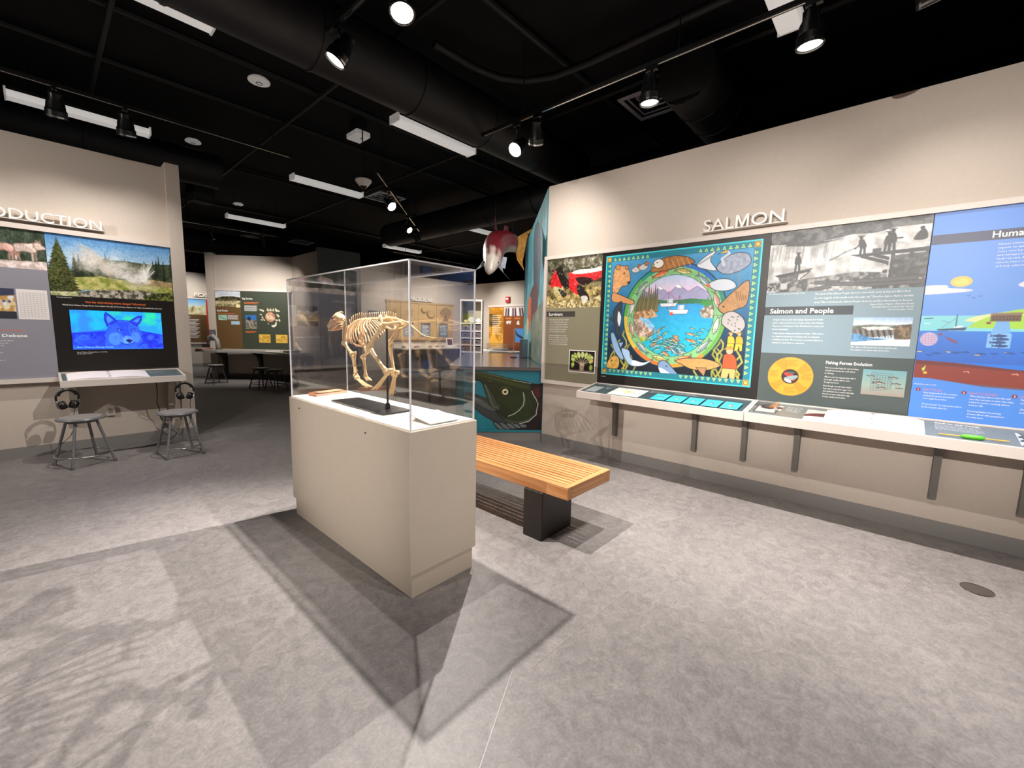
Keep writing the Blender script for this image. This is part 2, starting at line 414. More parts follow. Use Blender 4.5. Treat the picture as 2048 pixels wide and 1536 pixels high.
wall('wall_grey', 4.62, 5.70, 10.5, 10.62, 3.34, M_GREYW)
# baseboards
def base(name, x0, x1, y0, y1): return struct(name, MB().box(x0, x1, y0, y1, .0, .115), M_BASE)
base('baseboard_right', XW-.008, XW, -3.9, 3.33)
base('baseboard_left', -3.9, 1.135, YL-.008, YL)
base('baseboard_post', 1.127, 1.276, YL-.068, YL+.1)
base('baseboard_laboratory', 5.72, 11, 12.252, 12.26)
base('baseboard_fossil', -3.9, 6.2, 17.592, 17.6)
base('baseboard_east', 10.992, 11, -3.9, 12.25)
struct('baseboard_partition', MB().prism([(3.0, 13.63), (4.6, 12.085), (4.6, 10.53), (4.61, 10.53), (4.61, 12.09), (3.02, 13.64)], 0, .13), mat('dark_base', '#55504d', .5))
# ------------------------------------------------------------------ the 45 degree teal wall and its counter
R2 = math.sqrt(.5)
F_TEAL = frame((XW+.02, 3.35, 0), (R2, R2, 0), (0, 0, 1), (-R2, R2, 0))     # u back along the wall, v up, n towards the counter
w_t = struct('wall_teal', MB(F_TEAL).box(0, 3.48, 0, H_WALL, -.12, 0), M_TEAL)
# ------------------------------------------------------------------ lamps on tracks
M_LENS = mat('lit_lens', '#fff3e2', .3, emit=18)
M_LENSW = mat('lit_lens_dim', '#fff3e2', .3, emit=5)
TRACKS = {}
def track(label, p, q, rods=()):
    t = thing('light_track', label, 'light track', ((p[0]+q[0])/2, (p[1]+q[1])/2, p[2]))
    d = Vector(q)-Vector(p); u = d.normalized(); n = Vector((-u.y, u.x, 0)); F = frame(p, u, n, (0, 0, 1))
    MB(F).box(0, d.length, -.018, .018, 0, .03).build('rail', M_BLACK, t)
    MB(F).box(.0, d.length, -.006, .006, -.002, .0).build('conductor_slot', M_CHROME, t)
    for s in (0, d.length): MB(F).box(s-.02, s+.02, -.02, .02, -.003, .034).build('end_cap', M_BLACK, t)
    for r in rods: MB(F).cyl((r, 0, .03), (r, 0, 4.15-p[2]), .006, n=6).build('hanger_rod', M_BLACK, t)
    return t
def spot(pos, aim, power, ang=60, label='', lens=None, group=None, blend=.6, r=.014, size=1.0, rail=None, col=(1, .945, .895)):
    """track head: the lens at pos, looking at aim"""
    pos = Vector(pos); d = (Vector(aim)-pos).normalized()
    t = thing('spot_lamp', label, 'spot lamp', (pos.x, pos.y, pos.z), 0, group)
    e = Vector((0, 0, 1)); h = d.cross(e); h = h.normalized() if h.length > 1e-3 else Vector((1, 0, 0)); g = h.cross(d)
    F = frame(pos, h, g, -d)      # z points back along the lamp
    k = size
    MB(F).lathe([(.052*k, -.012), (.056*k, -.012), (.056*k, .05), (.05*k, .06), (.046*k, .11), (.034*k, .14), (.034*k, .185), (.02*k, .2), (0, .2)], 20).build('housing', M_PLAST, t, smooth=35)
    MB(F).lathe([(.0565*k, -.004), (.0575*k, -.004), (.0575*k, .008), (.0565*k, .008)], 20).build('chrome_ring', M_CHROME, t)
    MB(F).lathe([(0, .004), (.05*k, .002), (.05*k, .0), (0, .0015)], 20).build('lens', lens or M_LENS, t)
    top = pos-d*.12; tx, ty, zt = rail
    mb = MB(); mb.tube([top, top+Vector((0, 0, .03))+h*.03, (tx, ty, zt-.06), (tx, ty, zt-.01)], .011, 6); mb.build('bracket', M_PLAST, t)
    MB().box(tx-.016, tx+.016, ty-.045, ty+.045, zt-.03, zt).build('adapter', M_PLAST, t)
    if power:
        ld = bpy.data.lights.new('lamp_light', 'SPOT'); ld.energy = power; ld.spot_size = math.radians(ang); ld.spot_blend = blend
        ld.shadow_soft_size = r; ld.color = col
        lo = bpy.data.objects.new('lamp_light', ld); COL.objects.link(lo); lo.parent = t
        m = frame(pos+d*.015, h, g, -d); lo.matrix_local = WM[t].inverted() @ m
    return t
track('long black track above the salmon wall panels', (3.3, -3.2, 3.46), (3.3, 3.45, 3.46), (.6, 2.6, 4.6, 6.1))
track('black track above the skeleton case', (1.58, -3.0, 3.55), (1.58, 3.3, 3.55), (.5, 2.5, 4.5, 6.0))
track('black track in front of the introduction wall', (-3.5, 5.8, 3.5), (2.25, 5.8, 3.5), (1.0, 3.2, 5.55))
track('short diagonal black track beyond the case', (3.2, 5.4, 3.5), (5.6, 7.8, 3.5), (.3, 3.0))
track('added far black track for the fill lamps before the fossil partition', (1.8, 11.0, 3.5), (3.9, 11.0, 3.5), (.4, 1.8))  # added track, there only to carry the partition fill lamps
track('added far black track for the fill lamps before the laboratory wall', (6.6, 10.4, 3.5), (10.4, 10.4, 3.5), (.4, 3.3))  # added track, there only to carry the laboratory fill lamps
track('far black track before the FOSSILS wall', (2.4, 16.4, 3.5), (4.4, 16.4, 3.5), (.3, 1.7))
track('black track along the west wall', (-3.4, -1.0, 3.4), (-3.4, 4.8, 3.4), (.5, 3.0, 5.4))
LAMPS = [
 # position, aim, watts, cone, blend, label, lens
 ((1.60, 2.39, 3.3), (1.0, 1.45, 0), 450, 104, .7, 'bright lamp right above the skeleton case', M_LENS),
 ((3.29, 1.60, 3.2), (3.5, 1.55, 0), 215, 66, .8, 'lamp under the ceiling vent, turned down over the mural shelf', M_LENSW),
 ((3.29, .575, 3.2), (3.5, .45, 0), 200, 66, .8, 'lamp beside the ceiling tube, turned down over the binder shelf', M_LENSW),
 ((3.29, .03, 3.2), (4.3, -.3, 1.2), 40, 100, 1, 'lamp turned to the blue panel on the salmon wall', M_LENSW),
 ((3.29, -.75, 3.2), (3.4, -.9, 0), 200, 66, .8, 'last lamp along the salmon wall track, turned to the floor', M_LENSW),
 ((-3.4, 2.3, 3.15), (1.2, 2.5, .75), 560, 26, 1, 'lamp on the west track turned to the side of the plinth', M_LENSW),
 ((-3.4, 1.0, 3.15), (4.3, 1.9, 1.75), 980, 30, .8, 'lamp on the west track turned far across to the mural', M_LENSW),
 ((-3.4, -.6, 3.15), (4.3, -.1, 1.75), 880, 30, .8, 'lamp on the west track turned far across to the ocean panel', M_LENSW),
 ((1.55, 3.14, 3.3), (-.1, 4.1, 0), 260, 100, .9, 'lamp at the end of the track above the case, turned to the stools', M_LENSW),
 ((1.58, -2.9, 3.3), (1.43, 1.76, .72), 330, 20, 1, 'lamp on the case track turned to the end of the plinth', M_LENSW),
 ((1.58, -.35, 3.3), (3.95, 3.7, .55), 260, 20, 1, 'added fill lamp on the case track turned to the fish head mural', M_LENSW),  # unseen fill, added to brighten the fish head from the front
 ((1.58, .35, 3.3), (2.7, -.1, 0), 140, 120, 1, 'added fill lamp on the case track turned to the open floor', M_LENSW),  # unseen fill, put in to lift the dark floor on the right
 ((3.28, 2.98, 3.2), (.25, 2.7, .4), 1000, 60, .9, 'glaring lamp at the end of the track above the salmon wall', M_LENS),
 ((3.29, 2.72, 3.2), (4.3, 3.55, 1.7), 70, 125, 1, 'slim lamp next to the glaring one, turned to the hanging salmon', M_LENSW),
 ((-.75, 5.8, 3.25), (-.6, 6.66, 1.1), 36, 105, 1, 'lamp turned to the wolf panel of the introduction wall', M_LENSW),
 ((.25, 5.8, 3.25), (.25, 6.66, 1.1), 36, 105, 1, 'lamp in front of the ceiling tube, turned to the wolf screen', M_LENSW),
 ((.72, 5.8, 3.25), (.85, 6.66, 1.1), 36, 105, 1, 'lamp turned to the geyser photo', M_LENSW),
 ((-3.4, 4.2, 3.15), (.1, 6.6, 1.9), 260, 60, 1, 'added fill lamp turned to the introduction wall from the side', M_LENSW),  # unseen side fill, added to brighten the left wall area
 ((3.70, 5.84, 3.25), (3.9, 4.0, 1.7), 110, 75, .8, 'first lamp on the diagonal track', M_LENS),
 ((4.75, 6.92, 3.25), (5.2, 4.4, 1.4), 170, 100, .7, 'middle lamp on the diagonal track', M_LENS),
 ((5.35, 7.5, 3.25), (7.45, 8.3, 1.5), 330, 60, .7, 'end lamp on the diagonal track', M_LENS),
 ((2.6, 11.0, 3.25), (3.6, 13.0, 1.4), 150, 95, .9, 'added fill lamp turned to the small fossils panel', M_LENSW),  # added to light the left partition panel
 ((3.6, 11.0, 3.25), (4.2, 12.4, 1.4), 110, 95, .9, 'added fill lamp turned to the bone print panel', M_LENSW),  # added to light the right partition panel
 ((7.4, 10.4, 3.25), (8.2, 12.2, 1.4), 170, 110, .9, 'added fill lamp turned to the left boards of the laboratory wall', M_LENSW),  # added to light the left laboratory boards
 ((9.2, 10.4, 3.25), (9.8, 12.2, 1.4), 170, 110, .9, 'added fill lamp turned to the shell board of the laboratory wall', M_LENSW),  # added to light the shell boards
 ((9.6, 10.4, 3.25), (11, 10.1, 1.2), 130, 110, 1, 'added fill lamp turned to the amber panel on the end wall', M_LENSW),  # added to light the end wall panels
 ((3.4, 16.4, 3.25), (3.2, 17.6, 1.3), 90, 120, 1, 'lamp turned to the far FOSSILS wall', M_LENSW),
]
def on_rail(p):
    x, y = p[:2]
    if 3.2 < x < 3.4 and y < 3.5: return (3.3, y, 3.456)
    if 1.4 < x < 1.7 and y < 3.5: return (1.58, y, 3.546)
    if abs(y-5.8) < .02 and x < 2.3: return (x, 5.8, 3.496)
    if x < -1: return (-3.4, y, 3.396)
    if y > 16: return (x, 16.4, 3.496)
    if y > 10.9: return (x, 11.0, 3.496)
    if y > 10: return (x, 10.4, 3.496)
    q = (x-3.2+y-5.4)/2; return (3.2+q, 5.4+q, 3.496)
for p, a, w_, an, bl, lb, ln in LAMPS: spot(p, a, w_, an, lb, ln, rail=on_rail(p), blend=bl, size=1.32 if p[1] < 6.5 else 1.1)
# ------------------------------------------------------------------ ceiling fittings
M_DIFF = mat('diffuser_added_glow', '#efece8', .5, emit=.26)  # faint emission added so the diffusers look brighter
M_FIXT = mat('white_enamel_glow', '#e2deda', .5, emit=.12)  # faint emission stands in for light on end caps, discs and sensor box
def fluor(x0, x1, y, label, z=3.64):
    t = thing('ceiling_tube_light', label, 'ceiling light', ((x0+x1)/2, y, z))
    F = frame((x0, y, z), (1, 0, 0), (0, 1, 0), (0, 0, 1)); L = x1-x0; w = .085
    MB(F).prism([(-w, .02), (-w*.8, 0), (w*.8, 0), (w, .02), (w, .06), (-w, .06)], 0, L, F @ Matrix(((0, 0, 1, 0), (1, 0, 0, 0), (0, 1, 0, 0), (0, 0, 0, 1)))).build('diffuser', M_DIFF, t)
    MB(F).box(.02, L-.02, -.06, .06, .06, .1).build('housing', M_BLACK, t)
    for s in (0, L): MB(F).box(s-.008, s+.008, -w-.001, w+.001, -.001, .085).build('end_cap', M_FIXT, t)
    for s in (.15, L-.15): MB(F).cyl((s, 0, .1), (s, 0, 4.15-z), .004, n=6).build('hanger_rod', M_BLACK, t)
    return t
for a in [(2.75, 3.87, 4.27, 'off-white tube light beside the big round duct above the case'), (2.75, 3.87, 7.06, 'off-white tube light next to the dome camera'),
          (-.05, 1.06, 6.87, 'off-white tube light above the introduction wall, crossed by track lamps'), (-.08, 1.06, 4.08, 'off-white tube light over the floor before the stools'),
          (2.72, 3.85, .80, 'off-white tube light crossed by the salmon wall track'), (2.78, 3.9, 10.55, 'off-white tube light above the far stools'),
          (6.5, 7.66, 10.65, 'off-white tube light before the laboratory wall'), (6.45, 7.6, 7.26, 'off-white tube light behind the hanging salmon')]: fluor(*a)
def rtube(name, label, pts, r, n=16, seams=0, cat='duct'):
    t = thing(name, label, cat, pts[0])
    MB().tube(pts, r, n).build('casing', M_DUCT, t, smooth=40)
    if seams:
        a, b = Vector(pts[0]), Vector(pts[-1]); k = int((b-a).length/seams)
        for i in range(1, k):
            p = a.lerp(b, i/k); d = (b-a).normalized()*.012
            MB().tube([p-d, p+d], r+.008, n).build('joint_band', M_DUCT, t, smooth=40)
    return t
rtube('round_duct', 'thick round black duct over the skeleton case', [(-3.9, 3.65, 3.72), (5.3, 3.65, 3.72)], .26, 24, .9)
rtube('round_duct', 'round black duct above the salmon wall beside the vent', [(4.0, 1.62, 3.72), (5.6, 1.62, 3.72)], .25, 24, .35)
rtube('round_duct', 'round black duct crossing far behind the salmon', [(5.95, -1.0, 3.70), (5.95, 9.5, 3.70)], .26, 24, 1.1)
rtube('round_duct', 'round black duct far over the fossil tables', [(-1, 14.3, 3.66), (5.0, 14.3, 3.66)], .3, 20, 1.2)
rtube('round_duct', 'round black duct over the introduction wall', [(-3.9, 7.9, 3.72), (2.0, 7.9, 3.72)], .24, 20, 1.2)
# conduits and joists
for y, lb in ((2.75, 'slim black ceiling pipe over the near end of the case'), (5.25, 'slim black ceiling pipe running past the white sensor box'), (6.3, 'slim black ceiling pipe over the introduction wall stools'), (8.8, 'slim black ceiling pipe beyond the introduction wall'), (11.6, 'slim black ceiling pipe over the far stools')):
    rtube('conduit', lb, [(-3.9, y, 4.1), (10.9, y, 4.1)], .03, 8, cat='pipe')
for x, lb in ((.6, 'slim black pipe crossing over the wolf screen'), (2.35, 'slim black pipe crossing over the round duct above the case'), (4.4, 'slim black pipe crossing along the top of the salmon wall'), (8.9, 'slim black pipe crossing over the laboratory boards')):
    rtube('conduit', lb, [(x, -3.9, 4.03), (x, 17.5, 4.03)], .022, 8, cat='pipe')
rtube('bent_conduit', 'black pipe with a bend above the salmon wall track', [(2.55, 3.32, 3.95), (3.0, 3.3, 3.95), (3.3, 3.22, 3.95), (3.5, 3.05, 3.95), (3.62, 2.8, 3.95), (3.66, 2.4, 3.95), (3.66, -3.0, 3.95)], .035, 10, cat='pipe')
# vents
def vent(cx, cy, label, z=4.02, s=.3):
    t = thing('air_vent', label, 'air vent', (cx, cy, z)); mv = mat('vent_grey', '#c4c8d2', .5)
    for k in range(4):
        a = s*(1-k*.24); b = a-.045 if k == 0 else a-.018; zz = z+k*.018
        mb = MB()
        for (x0, x1, y0, y1) in ((-a, a, -a, -b), (-a, a, b, a), (-a, -b, -b, b), (b, a, -b, b)): mb.box(cx+x0, cx+x1, cy+y0, cy+y1, zz, zz+.012)
        mb.build('louver_frame', mv, t)
    MB().box(cx-.24, cx+.24, cy-.24, cy+.24, z+.085, z+.1).build('throat', M_BLACK, t)
    MB().box(cx-.28, cx+.28, cy-.28, cy+.28, z+.1, 4.15).build('box', M_DUCT, t)
vent(4.85, 2.3, 'square grey ceiling vent behind the salmon wall lamp')
vent(4.85, 7.9, 'square ceiling vent behind the diagonal track')
vent(5.65, 14.0, 'far square ceiling vent over the partition')
# discs, sensor box, dome camera
def disc(x, y, label, r=.09):
    t = thing('ceiling_disc', label, 'smoke detector', (x, y, 4.1))
    MB(Matrix.Translation((x, y, 4.1))).lathe([(0, 0), (r*.6, .002), (r, .018), (r, .03), (r*.8, .05), (0, .05)], 24).build('cover', M_FIXT, t, smooth=40)
    MB(Matrix.Translation((x, y, 4.1))).lathe([(r*.25, -.004), (r*.3, -.004), (r*.3, .004), (r*.25, .004)], 16).build('grille_ring', M_BLACK, t)
disc(1.85, 5.55, 'pale disc on the black ceiling by a thin hanging rod', .11)
disc(1.75, 8.07, 'pale disc over the introduction wall post', .1); disc(3.21, 11.27, 'small pale disc above the far tube light', .1)
t = thing('sensor_box', 'white box sensor with a blue dot under the ceiling', 'sensor', (3.05, 5.6, 3.93))
MB().bbox(2.95, 3.15, 5.46, 5.74, 3.93, 4.0, .012).build('body', M_FIXT, t); MB(Matrix.Translation((3.07, 5.55, 3.925))).lathe([(0, 0), (.018, .001), (.02, .006), (0, .006)], 16).build('blue_dot', mat('blue_dot', '#4a86d8', .4), t)
MB().box(2.98, 3.12, 5.5, 5.7, 4.0, 4.15).build('mount', M_BLACK, t)
t = thing('dome_camera', 'white dome security camera hanging on a thin rod', 'security camera', (3.0, 5.4, 3.27))
F = Matrix.Translation((3.0, 5.4, 3.27))
MB(F).lathe([(.05, .0), (.075, .03), (.1, .06), (.105, .075), (.1, .085), (0, .09)], 24).build('shell', M_WHITE, t, smooth=40)
MB(F).lathe([(0, -.035), (.025, -.028), (.045, -.006), (.05, .003), (0, .004)], 20).build('lens_dome', M_PLAST, t, smooth=40)
MB().cyl((3.0, 5.4, 3.36), (3.0, 5.4, 4.15), .008, n=8).build('hanger_rod', M_BLACK, t)

def hung_box(name, label, cat, x, y, z, sx, sy, sz, a):
    t = thing(name, label, cat, (x, y, z), a); W = WM[t]
    MB(W).bbox(-sx, sx, -sy, sy, 0, sz, .012).build('body', M_BLACK, t); MB(W).box(-sx*.8, sx*.8, -sy-.004, -sy, sz*.12, sz*.88).build('grille', mat('speaker_cloth', '#1c1c1d', .9), t); MB(W).cyl((0, 0, sz), (0, 0, 4.15-z), .012, n=8).build('pole', M_BLACK, t)
hung_box('ceiling_speaker', 'black speaker box hanging beyond the introduction wall post', 'speaker', 1.95, 8.75, 3.42, .16, .12, .32, .3)
hung_box('projector', 'black projector hanging above the fossil partition', 'projector', 3.7, 12.2, 3.62, .2, .16, .15, .7)
# ------------------------------------------------------------------ plinth, case and skeleton
M_PLINTH = mat('plinth_paint', '#c4b6a5', .55, noise=.015, nscale=12)
M_DECK = mat('white_deck', '#f1ebe0', .5)
PX0, PX1, PY0, PY1, PZ = 1.205, 1.665, 1.765, 3.305, .914
t = thing('display_plinth', 'tall beige plinth under the clear skeleton case', 'plinth', ((PX0+PX1)/2, (PY0+PY1)/2, 0))
MB().bbox(PX0, PX1, PY0, PY1, .135, PZ-.006, .003).build('body', M_PLINTH, t)
MB().bbox(PX0+.014, PX1-.014, PY0+.014, PY1-.014, 0, .131, .002).build('kick_base', M_PLINTH, t)
MB().box(PX0+.02, PX1-.02, PY0+.02, PY1-.02, .131, .135).build('shadow_gap', mat('dark_gap', '#3a352f', .8), t)
MB().box(PX0+.012, PX1-.012, PY0+.012, PY1-.012, PZ-.006, PZ).build('deck', M_DECK, t)
for q in ((PX0-.002, 2.2, .83), (PX0-.002, 3.12, .845)): MB(Matrix.Translation(q) @ Matrix.Rotation(-math.pi/2, 4, 'Y')).lathe([(0, 0), (.005, 0), (.005, .004), (0, .004)], 10).build('screw', M_DARKM, t)
# acrylic case
M_ACR = mat_clear('clear_acrylic', .925, .085)
M_EDGE = mat('acrylic_edge_glow', '#e4dfe2', .25, emit=.05)  # faint emission stands in for light shining from the polished edges
cx0, cx1, cy0, cy1, cz0, cz1, th = PX0+.012, PX1-.012, PY0+.012, PY1-.012, PZ, 1.758, .006
t = thing('acrylic_case', 'clear acrylic box case over the animal skeleton', 'display case', ((PX0+PX1)/2, (PY0+PY1)/2, PZ))
e = .0065
for a in ((cx0, cx0+th, cy0+th, cy1-th, cz0, cz1-th), (cx1-th, cx1, cy0+th, cy1-th, cz0, cz1-th), (cx0, cx1, cy0, cy0+th, cz0, cz1-th), (cx0, cx1, cy1-th, cy1, cz0, cz1-th), (cx0, cx1, cy0, cy1, cz1-th, cz1)):
    MB().box(*a).build('pane', M_ACR, t)
for x in (cx0, cx1-e):
    for y in (cy0, cy1-e): MB().box(x-.0005, x+e+.0005, y-.0005, y+e+.0005, cz0, cz1).build('glued_edge', M_EDGE, t)
for x in (cx0, cx1-e): MB().box(x-.0005, x+e+.0005, cy0, cy1, cz1-e, cz1+.0005).build('glued_edge', M_EDGE, t)
for y in (cy0, cy1-e): MB().box(cx0, cx1, y-.0005, y+e+.0005, cz1-e, cz1+.0005).build('glued_edge', M_EDGE, t)
# skeleton
M_BONE = mat('old_bone', '#ecc997', .55, noise=.16, nscale=14, bump=.4, bscale=90)
M_BONE2 = mat('dark_bone', '#cf9f74', .6, noise=.2, nscale=18)
sk = thing('animal_skeleton', 'mounted running dog-sized skeleton of yellowed bones inside the clear case', 'skeleton', (1.43, 2.33, PZ+.012))
def V(*a): return [Vector(p) for p in a]
def bone(name, pts, r, parent=None, knob=1.7, n=8, m=None, ends=(1, 1)):
    """long bone: shaft through pts, swollen ends"""
    P = [Vector(p) for p in pts]; k = len(P); mb = MB()
    L = [0]
    for a, b in zip(P[:-1], P[1:]): L.append(L[-1]+(b-a).length)
    ts = [0, .05, .12, .25, .5, .75, .88, .95, 1]; rs = [.75, 1.0, .78, .6, .52, .6, .78, 1.0, .75]; Q = []; R = []
    for t_, r_ in zip(ts, rs):
        d = t_*L[-1]; i = max(j for j in range(k-1) if L[j] <= d+1e-9); f_ = (d-L[i])/max(L[i+1]-L[i], 1e-9)
        Q.append(P[i].lerp(P[i+1], min(f_, 1))); R.append(r*knob*r_)
    mb.tube(Q, R, n)
    for i, q in ((0, P[0]), (1, P[-1])):
        if ends[i]: mb.ball((q.x-.5*r, q.y, q.z), r*knob*.85, 8, 6); mb.ball((q.x+.5*r, q.y, q.z), r*knob*.85, 8, 6)
    return mb.build(name, m or M_BONE, parent or sk, smooth=True)
def lerp_path(P, t_):
    P = [Vector(p) for p in P]; L = [0]
    for a, b in zip(P[:-1], P[1:]): L.append(L[-1]+(b-a).length)
    d = t_*L[-1]; i = max(j for j in range(len(P)-1) if L[j] <= d+1e-9); f_ = (d-L[i])/(L[i+1]-L[i])
    return P[i].lerp(P[i+1], min(f_, 1)), (P[i+1]-P[i]).normalized()
mx = 1.43
def yz(x, *a): return [(x, y, z) for y, z in a]
NECK = yz(mx, (2.912, 1.471), (2.893, 1.448), (2.868, 1.425), (2.842, 1.410), (2.815, 1.408), (2.79, 1.425))
SPINE = yz(mx, (2.79, 1.425), (2.765, 1.445), (2.729, 1.463), (2.666, 1.475), (2.594, 1.481), (2.526, 1.483), (2.468, 1.484), (2.413, 1.485), (2.359, 1.483), (2.31, 1.487))
TAIL = yz(mx, (2.31, 1.487), (2.205, 1.478), (2.157, 1.469), (2.094, 1.457), (2.056, 1.435), (2.018, 1.416), (1.974, 1.395), (1.931, 1.384), (1.882, 1.379), (1.828, 1.378))
def vertebra(name, c, d, r, spine=0, back=.3, wing=0):
    mb = MB(); up = Vector((1, 0, 0)).cross(d).normalized()
    if up.z < 0: up = -up
    mb.tube([c-d*r*.8, c-d*r*.5, c+d*r*.5, c+d*r*.8], [r*.85, r*.7, r*.7, r*.85], 8)
    if spine:
        tp = c+up*(r+spine)-d*spine*back*-1
        mb.tube([c+up*r*.4, c+up*(r+spine*.5)+d*spine*back*.5, c+up*(r+spine)+d*spine*back], [r*.42, r*.3, r*.34], 6, flat=((1, 0, 0), .55))
    if wing:
        for s in (-1, 1): mb.tube([c+Vector((s*r*.5, 0, 0)), c+Vector((s*(r+wing), 0, 0))-up*wing*.3], [r*.35, r*.2], 5)
    return mb.build(name, M_BONE, sk, smooth=True)
for i in range(7):
    c, d = lerp_path(NECK, (i+.5)/7); vertebra('neck_vertebra', c, d, .0135, .012, .1, .012)
SP = []
for i in range(20):
    c, d = lerp_path(SPINE, (i+.5)/20); SP.append((c, d))
    vertebra('back_vertebra', c, d, .0105, (.036 if i < 7 else .028 if i < 13 else .03), (.5 if i < 11 else -.2), (.018 if i > 13 else .006))
for i in range(4):
    c = Vector((mx, 2.31-.026*i, 1.488-.002*i)); vertebra('sacral_vertebra', c, Vector((0, -1, 0)), .011, .03-.003*i, .15, .012)
for i in range(24):
    c, d = lerp_path(TAIL, .2+.8*(i+.5)/24); vertebra('tail_vertebra', c, d, .0088*(1-.026*i), 0)
# ribs: a hoop from each front vertebra, swept down and back
for i in range(13):
    c, d = SP[i]
    for s in (-1, 1):
        dep = (.085, .115, .135, .15, .158, .16, .155, .145, .132, .118, .1, .085, .07)[i]
        wid = (.03, .04, .048, .054, .058, .062, .064, .065, .064, .062, .058, .052, .046)[i]
        fw = (.02, .012, .004, -.004, -.012, -.02, -.03, -.04, -.05, -.058, -.064, -.068, -.07)[i]*1.1
        pts = []
        for a in np.linspace(0, 1, 9):
            x = math.sin(a*math.pi*.62)/math.sin(math.pi*.5)*wid*s
            pts.append((c.x+x, c.y+fw*a*1.2+.018*math.sin(a*3.1), c.z+.004-dep*a**1.12))
        MB().tube(pts, [.0045, .0042, .004, .0042, .0044, .0046, .0046, .005, .0035], 6).build('rib', M_BONE if i % 3 else M_BONE2, sk, smooth=True)
ST = yz(mx, (2.80, 1.352), (2.769, 1.325), (2.706, 1.305), (2.643, 1.304), (2.581, 1.318))
mb = MB()
for i in range(7):
    c, d = lerp_path(ST, (i+.5)/7); mb.tube([c-d*.017, c-d*.01, c+d*.01, c+d*.017], [.008, .006, .006, .008], 7)
mb.build('breastbone', M_BONE2, sk, smooth=True)
# skull: cranium lofted along its axis, teeth, cheek arches, lower jaw
def ring(c, ax, rx, rz, n=12):
    d = Vector(ax).normalized(); e = Vector((1, 0, 0)); u = e.cross(d).normalized()
    if u.z < 0: u = -u
    return [Vector(c)+e*rx*math.cos(a)+u*rz*math.sin(a)*(1 if math.sin(a) > 0 else .85) for a in np.linspace(0, 2*math.pi, n+1)[:-1]]
ax = Vector((0, .9, -.43))
skl = MB().loft([ring((mx, 2.900, 1.492), ax, .010, .012), ring((mx, 2.915, 1.497), ax, .030, .028), ring((mx, 2.94, 1.500), ax, .036, .034), ring((mx, 2.965, 1.494), ax, .030, .032),
    ring((mx, 2.985, 1.486), ax, .034, .03), ring((mx, 3.012, 1.474), ax, .030, .028), ring((mx, 3.045, 1.459), ax, .023, .025), ring((mx, 3.08, 1.443), ax, .018, .021), ring((mx, 3.108, 1.430), ax, .014, .016), ring((mx, 3.120, 1.425), ax, .006, .008)]).build('skull', M_BONE, sk, smooth=True)
for s in (-1, 1):
    MB().tube([(mx+s*.03, 2.925, 1.483), (mx+s*.043, 2.95, 1.472), (mx+s*.043, 2.98, 1.463), (mx+s*.028, 3.01, 1.455)], [.006, .005, .006, .006], 7).build('cheek_arch', M_BONE2, skl, smooth=True)
    MB().ball((mx+s*.029, 2.985, 1.488), (.009, .014, .011), 10, 6).build('eye_socket', mat('socket_dark', '#4b3320', .9), skl, smooth=True)
    mb = MB().tube([(mx+s*.03, 2.935, 1.468), (mx+s*.031, 2.95, 1.44), (mx+s*.027, 2.985, 1.422), (mx+s*.019, 3.03, 1.412), (mx+s*.009, 3.085, 1.402), (mx+s*.004, 3.1, 1.402)], [.009, .016, .014, .0105, .008, .006], 8, flat=((1, 0, 0), .5))
    mb.build('lower_jaw', M_BONE2, skl, smooth=True)
    mb = MB()
    for k in range(9): y = 3.0+k*.0115; mb.tube([(mx+s*(.022-.0011*k), y, 1.452-.0053*k), (mx+s*(.022-.0011*k), y+.001, 1.437-.005*k)], [.0042, .0022], 5)
    mb.build('tooth_row', mat('tooth_ivory', '#ecd9b4', .4), skl, kind='stuff')
MB().ball((mx, 3.116, 1.431), (.008, .006, .006), 8, 5).build('nose_opening', MATS['socket_dark'], skl, smooth=True)
mb = MB().tube([(mx, 2.885, 1.528), (mx, 2.915, 1.534), (mx, 2.95, 1.532)], [.003, .005, .003], 6); mb.build('skull_crest', M_BONE, skl, smooth=True)
# shoulder blades
def blade(x, o=0):
    P = [(2.751+o, 1.475), (2.78+o, 1.468), (2.80+o, 1.43), (2.81+o, 1.37), (2.80+o, 1.325), (2.775+o, 1.322), (2.762+o, 1.37), (2.747+o, 1.42)]
    F = frame((x, 0, 0), (0, 1, 0), (0, 0, 1), (1, 0, 0)); mb = MB(F); mb.prism(P, -.003, .003)
    mb.tube([(2.762+o, 1.47, -.004), (2.782+o, 1.40, -.008), (2.79+o, 1.33, -.006)], .005, 6, F=F); mb.build('shoulder_blade', M_BONE, sk, smooth=30)
blade(1.383); blade(1.482, -.05)
nr, fr = 1.385, 1.50
def hoof(mb, p, d, r=.012):
    p = Vector(p); d = Vector(d).normalized(); mb.tube([p, p+d*.012, p+d*.03], [r*.9, r, r*.35], 8)
bone('upper_arm_bone', yz(nr, (2.788, 1.318), (2.74, 1.285), (2.686, 1.250)), .0105)
bone('forearm_bone', yz(nr, (2.683, 1.246), (2.667, 1.195), (2.653, 1.143), (2.638, 1.108)), .0095)
bone('elbow_bone', [(nr+.012, 2.664, 1.262), (nr+.012, 2.664, 1.2), (nr+.01, 2.652, 1.14)], .0045)
bone('wrist_bone', yz(nr, (2.641, 1.108), (2.625, 1.096)), .0105, ends=(1, 1))
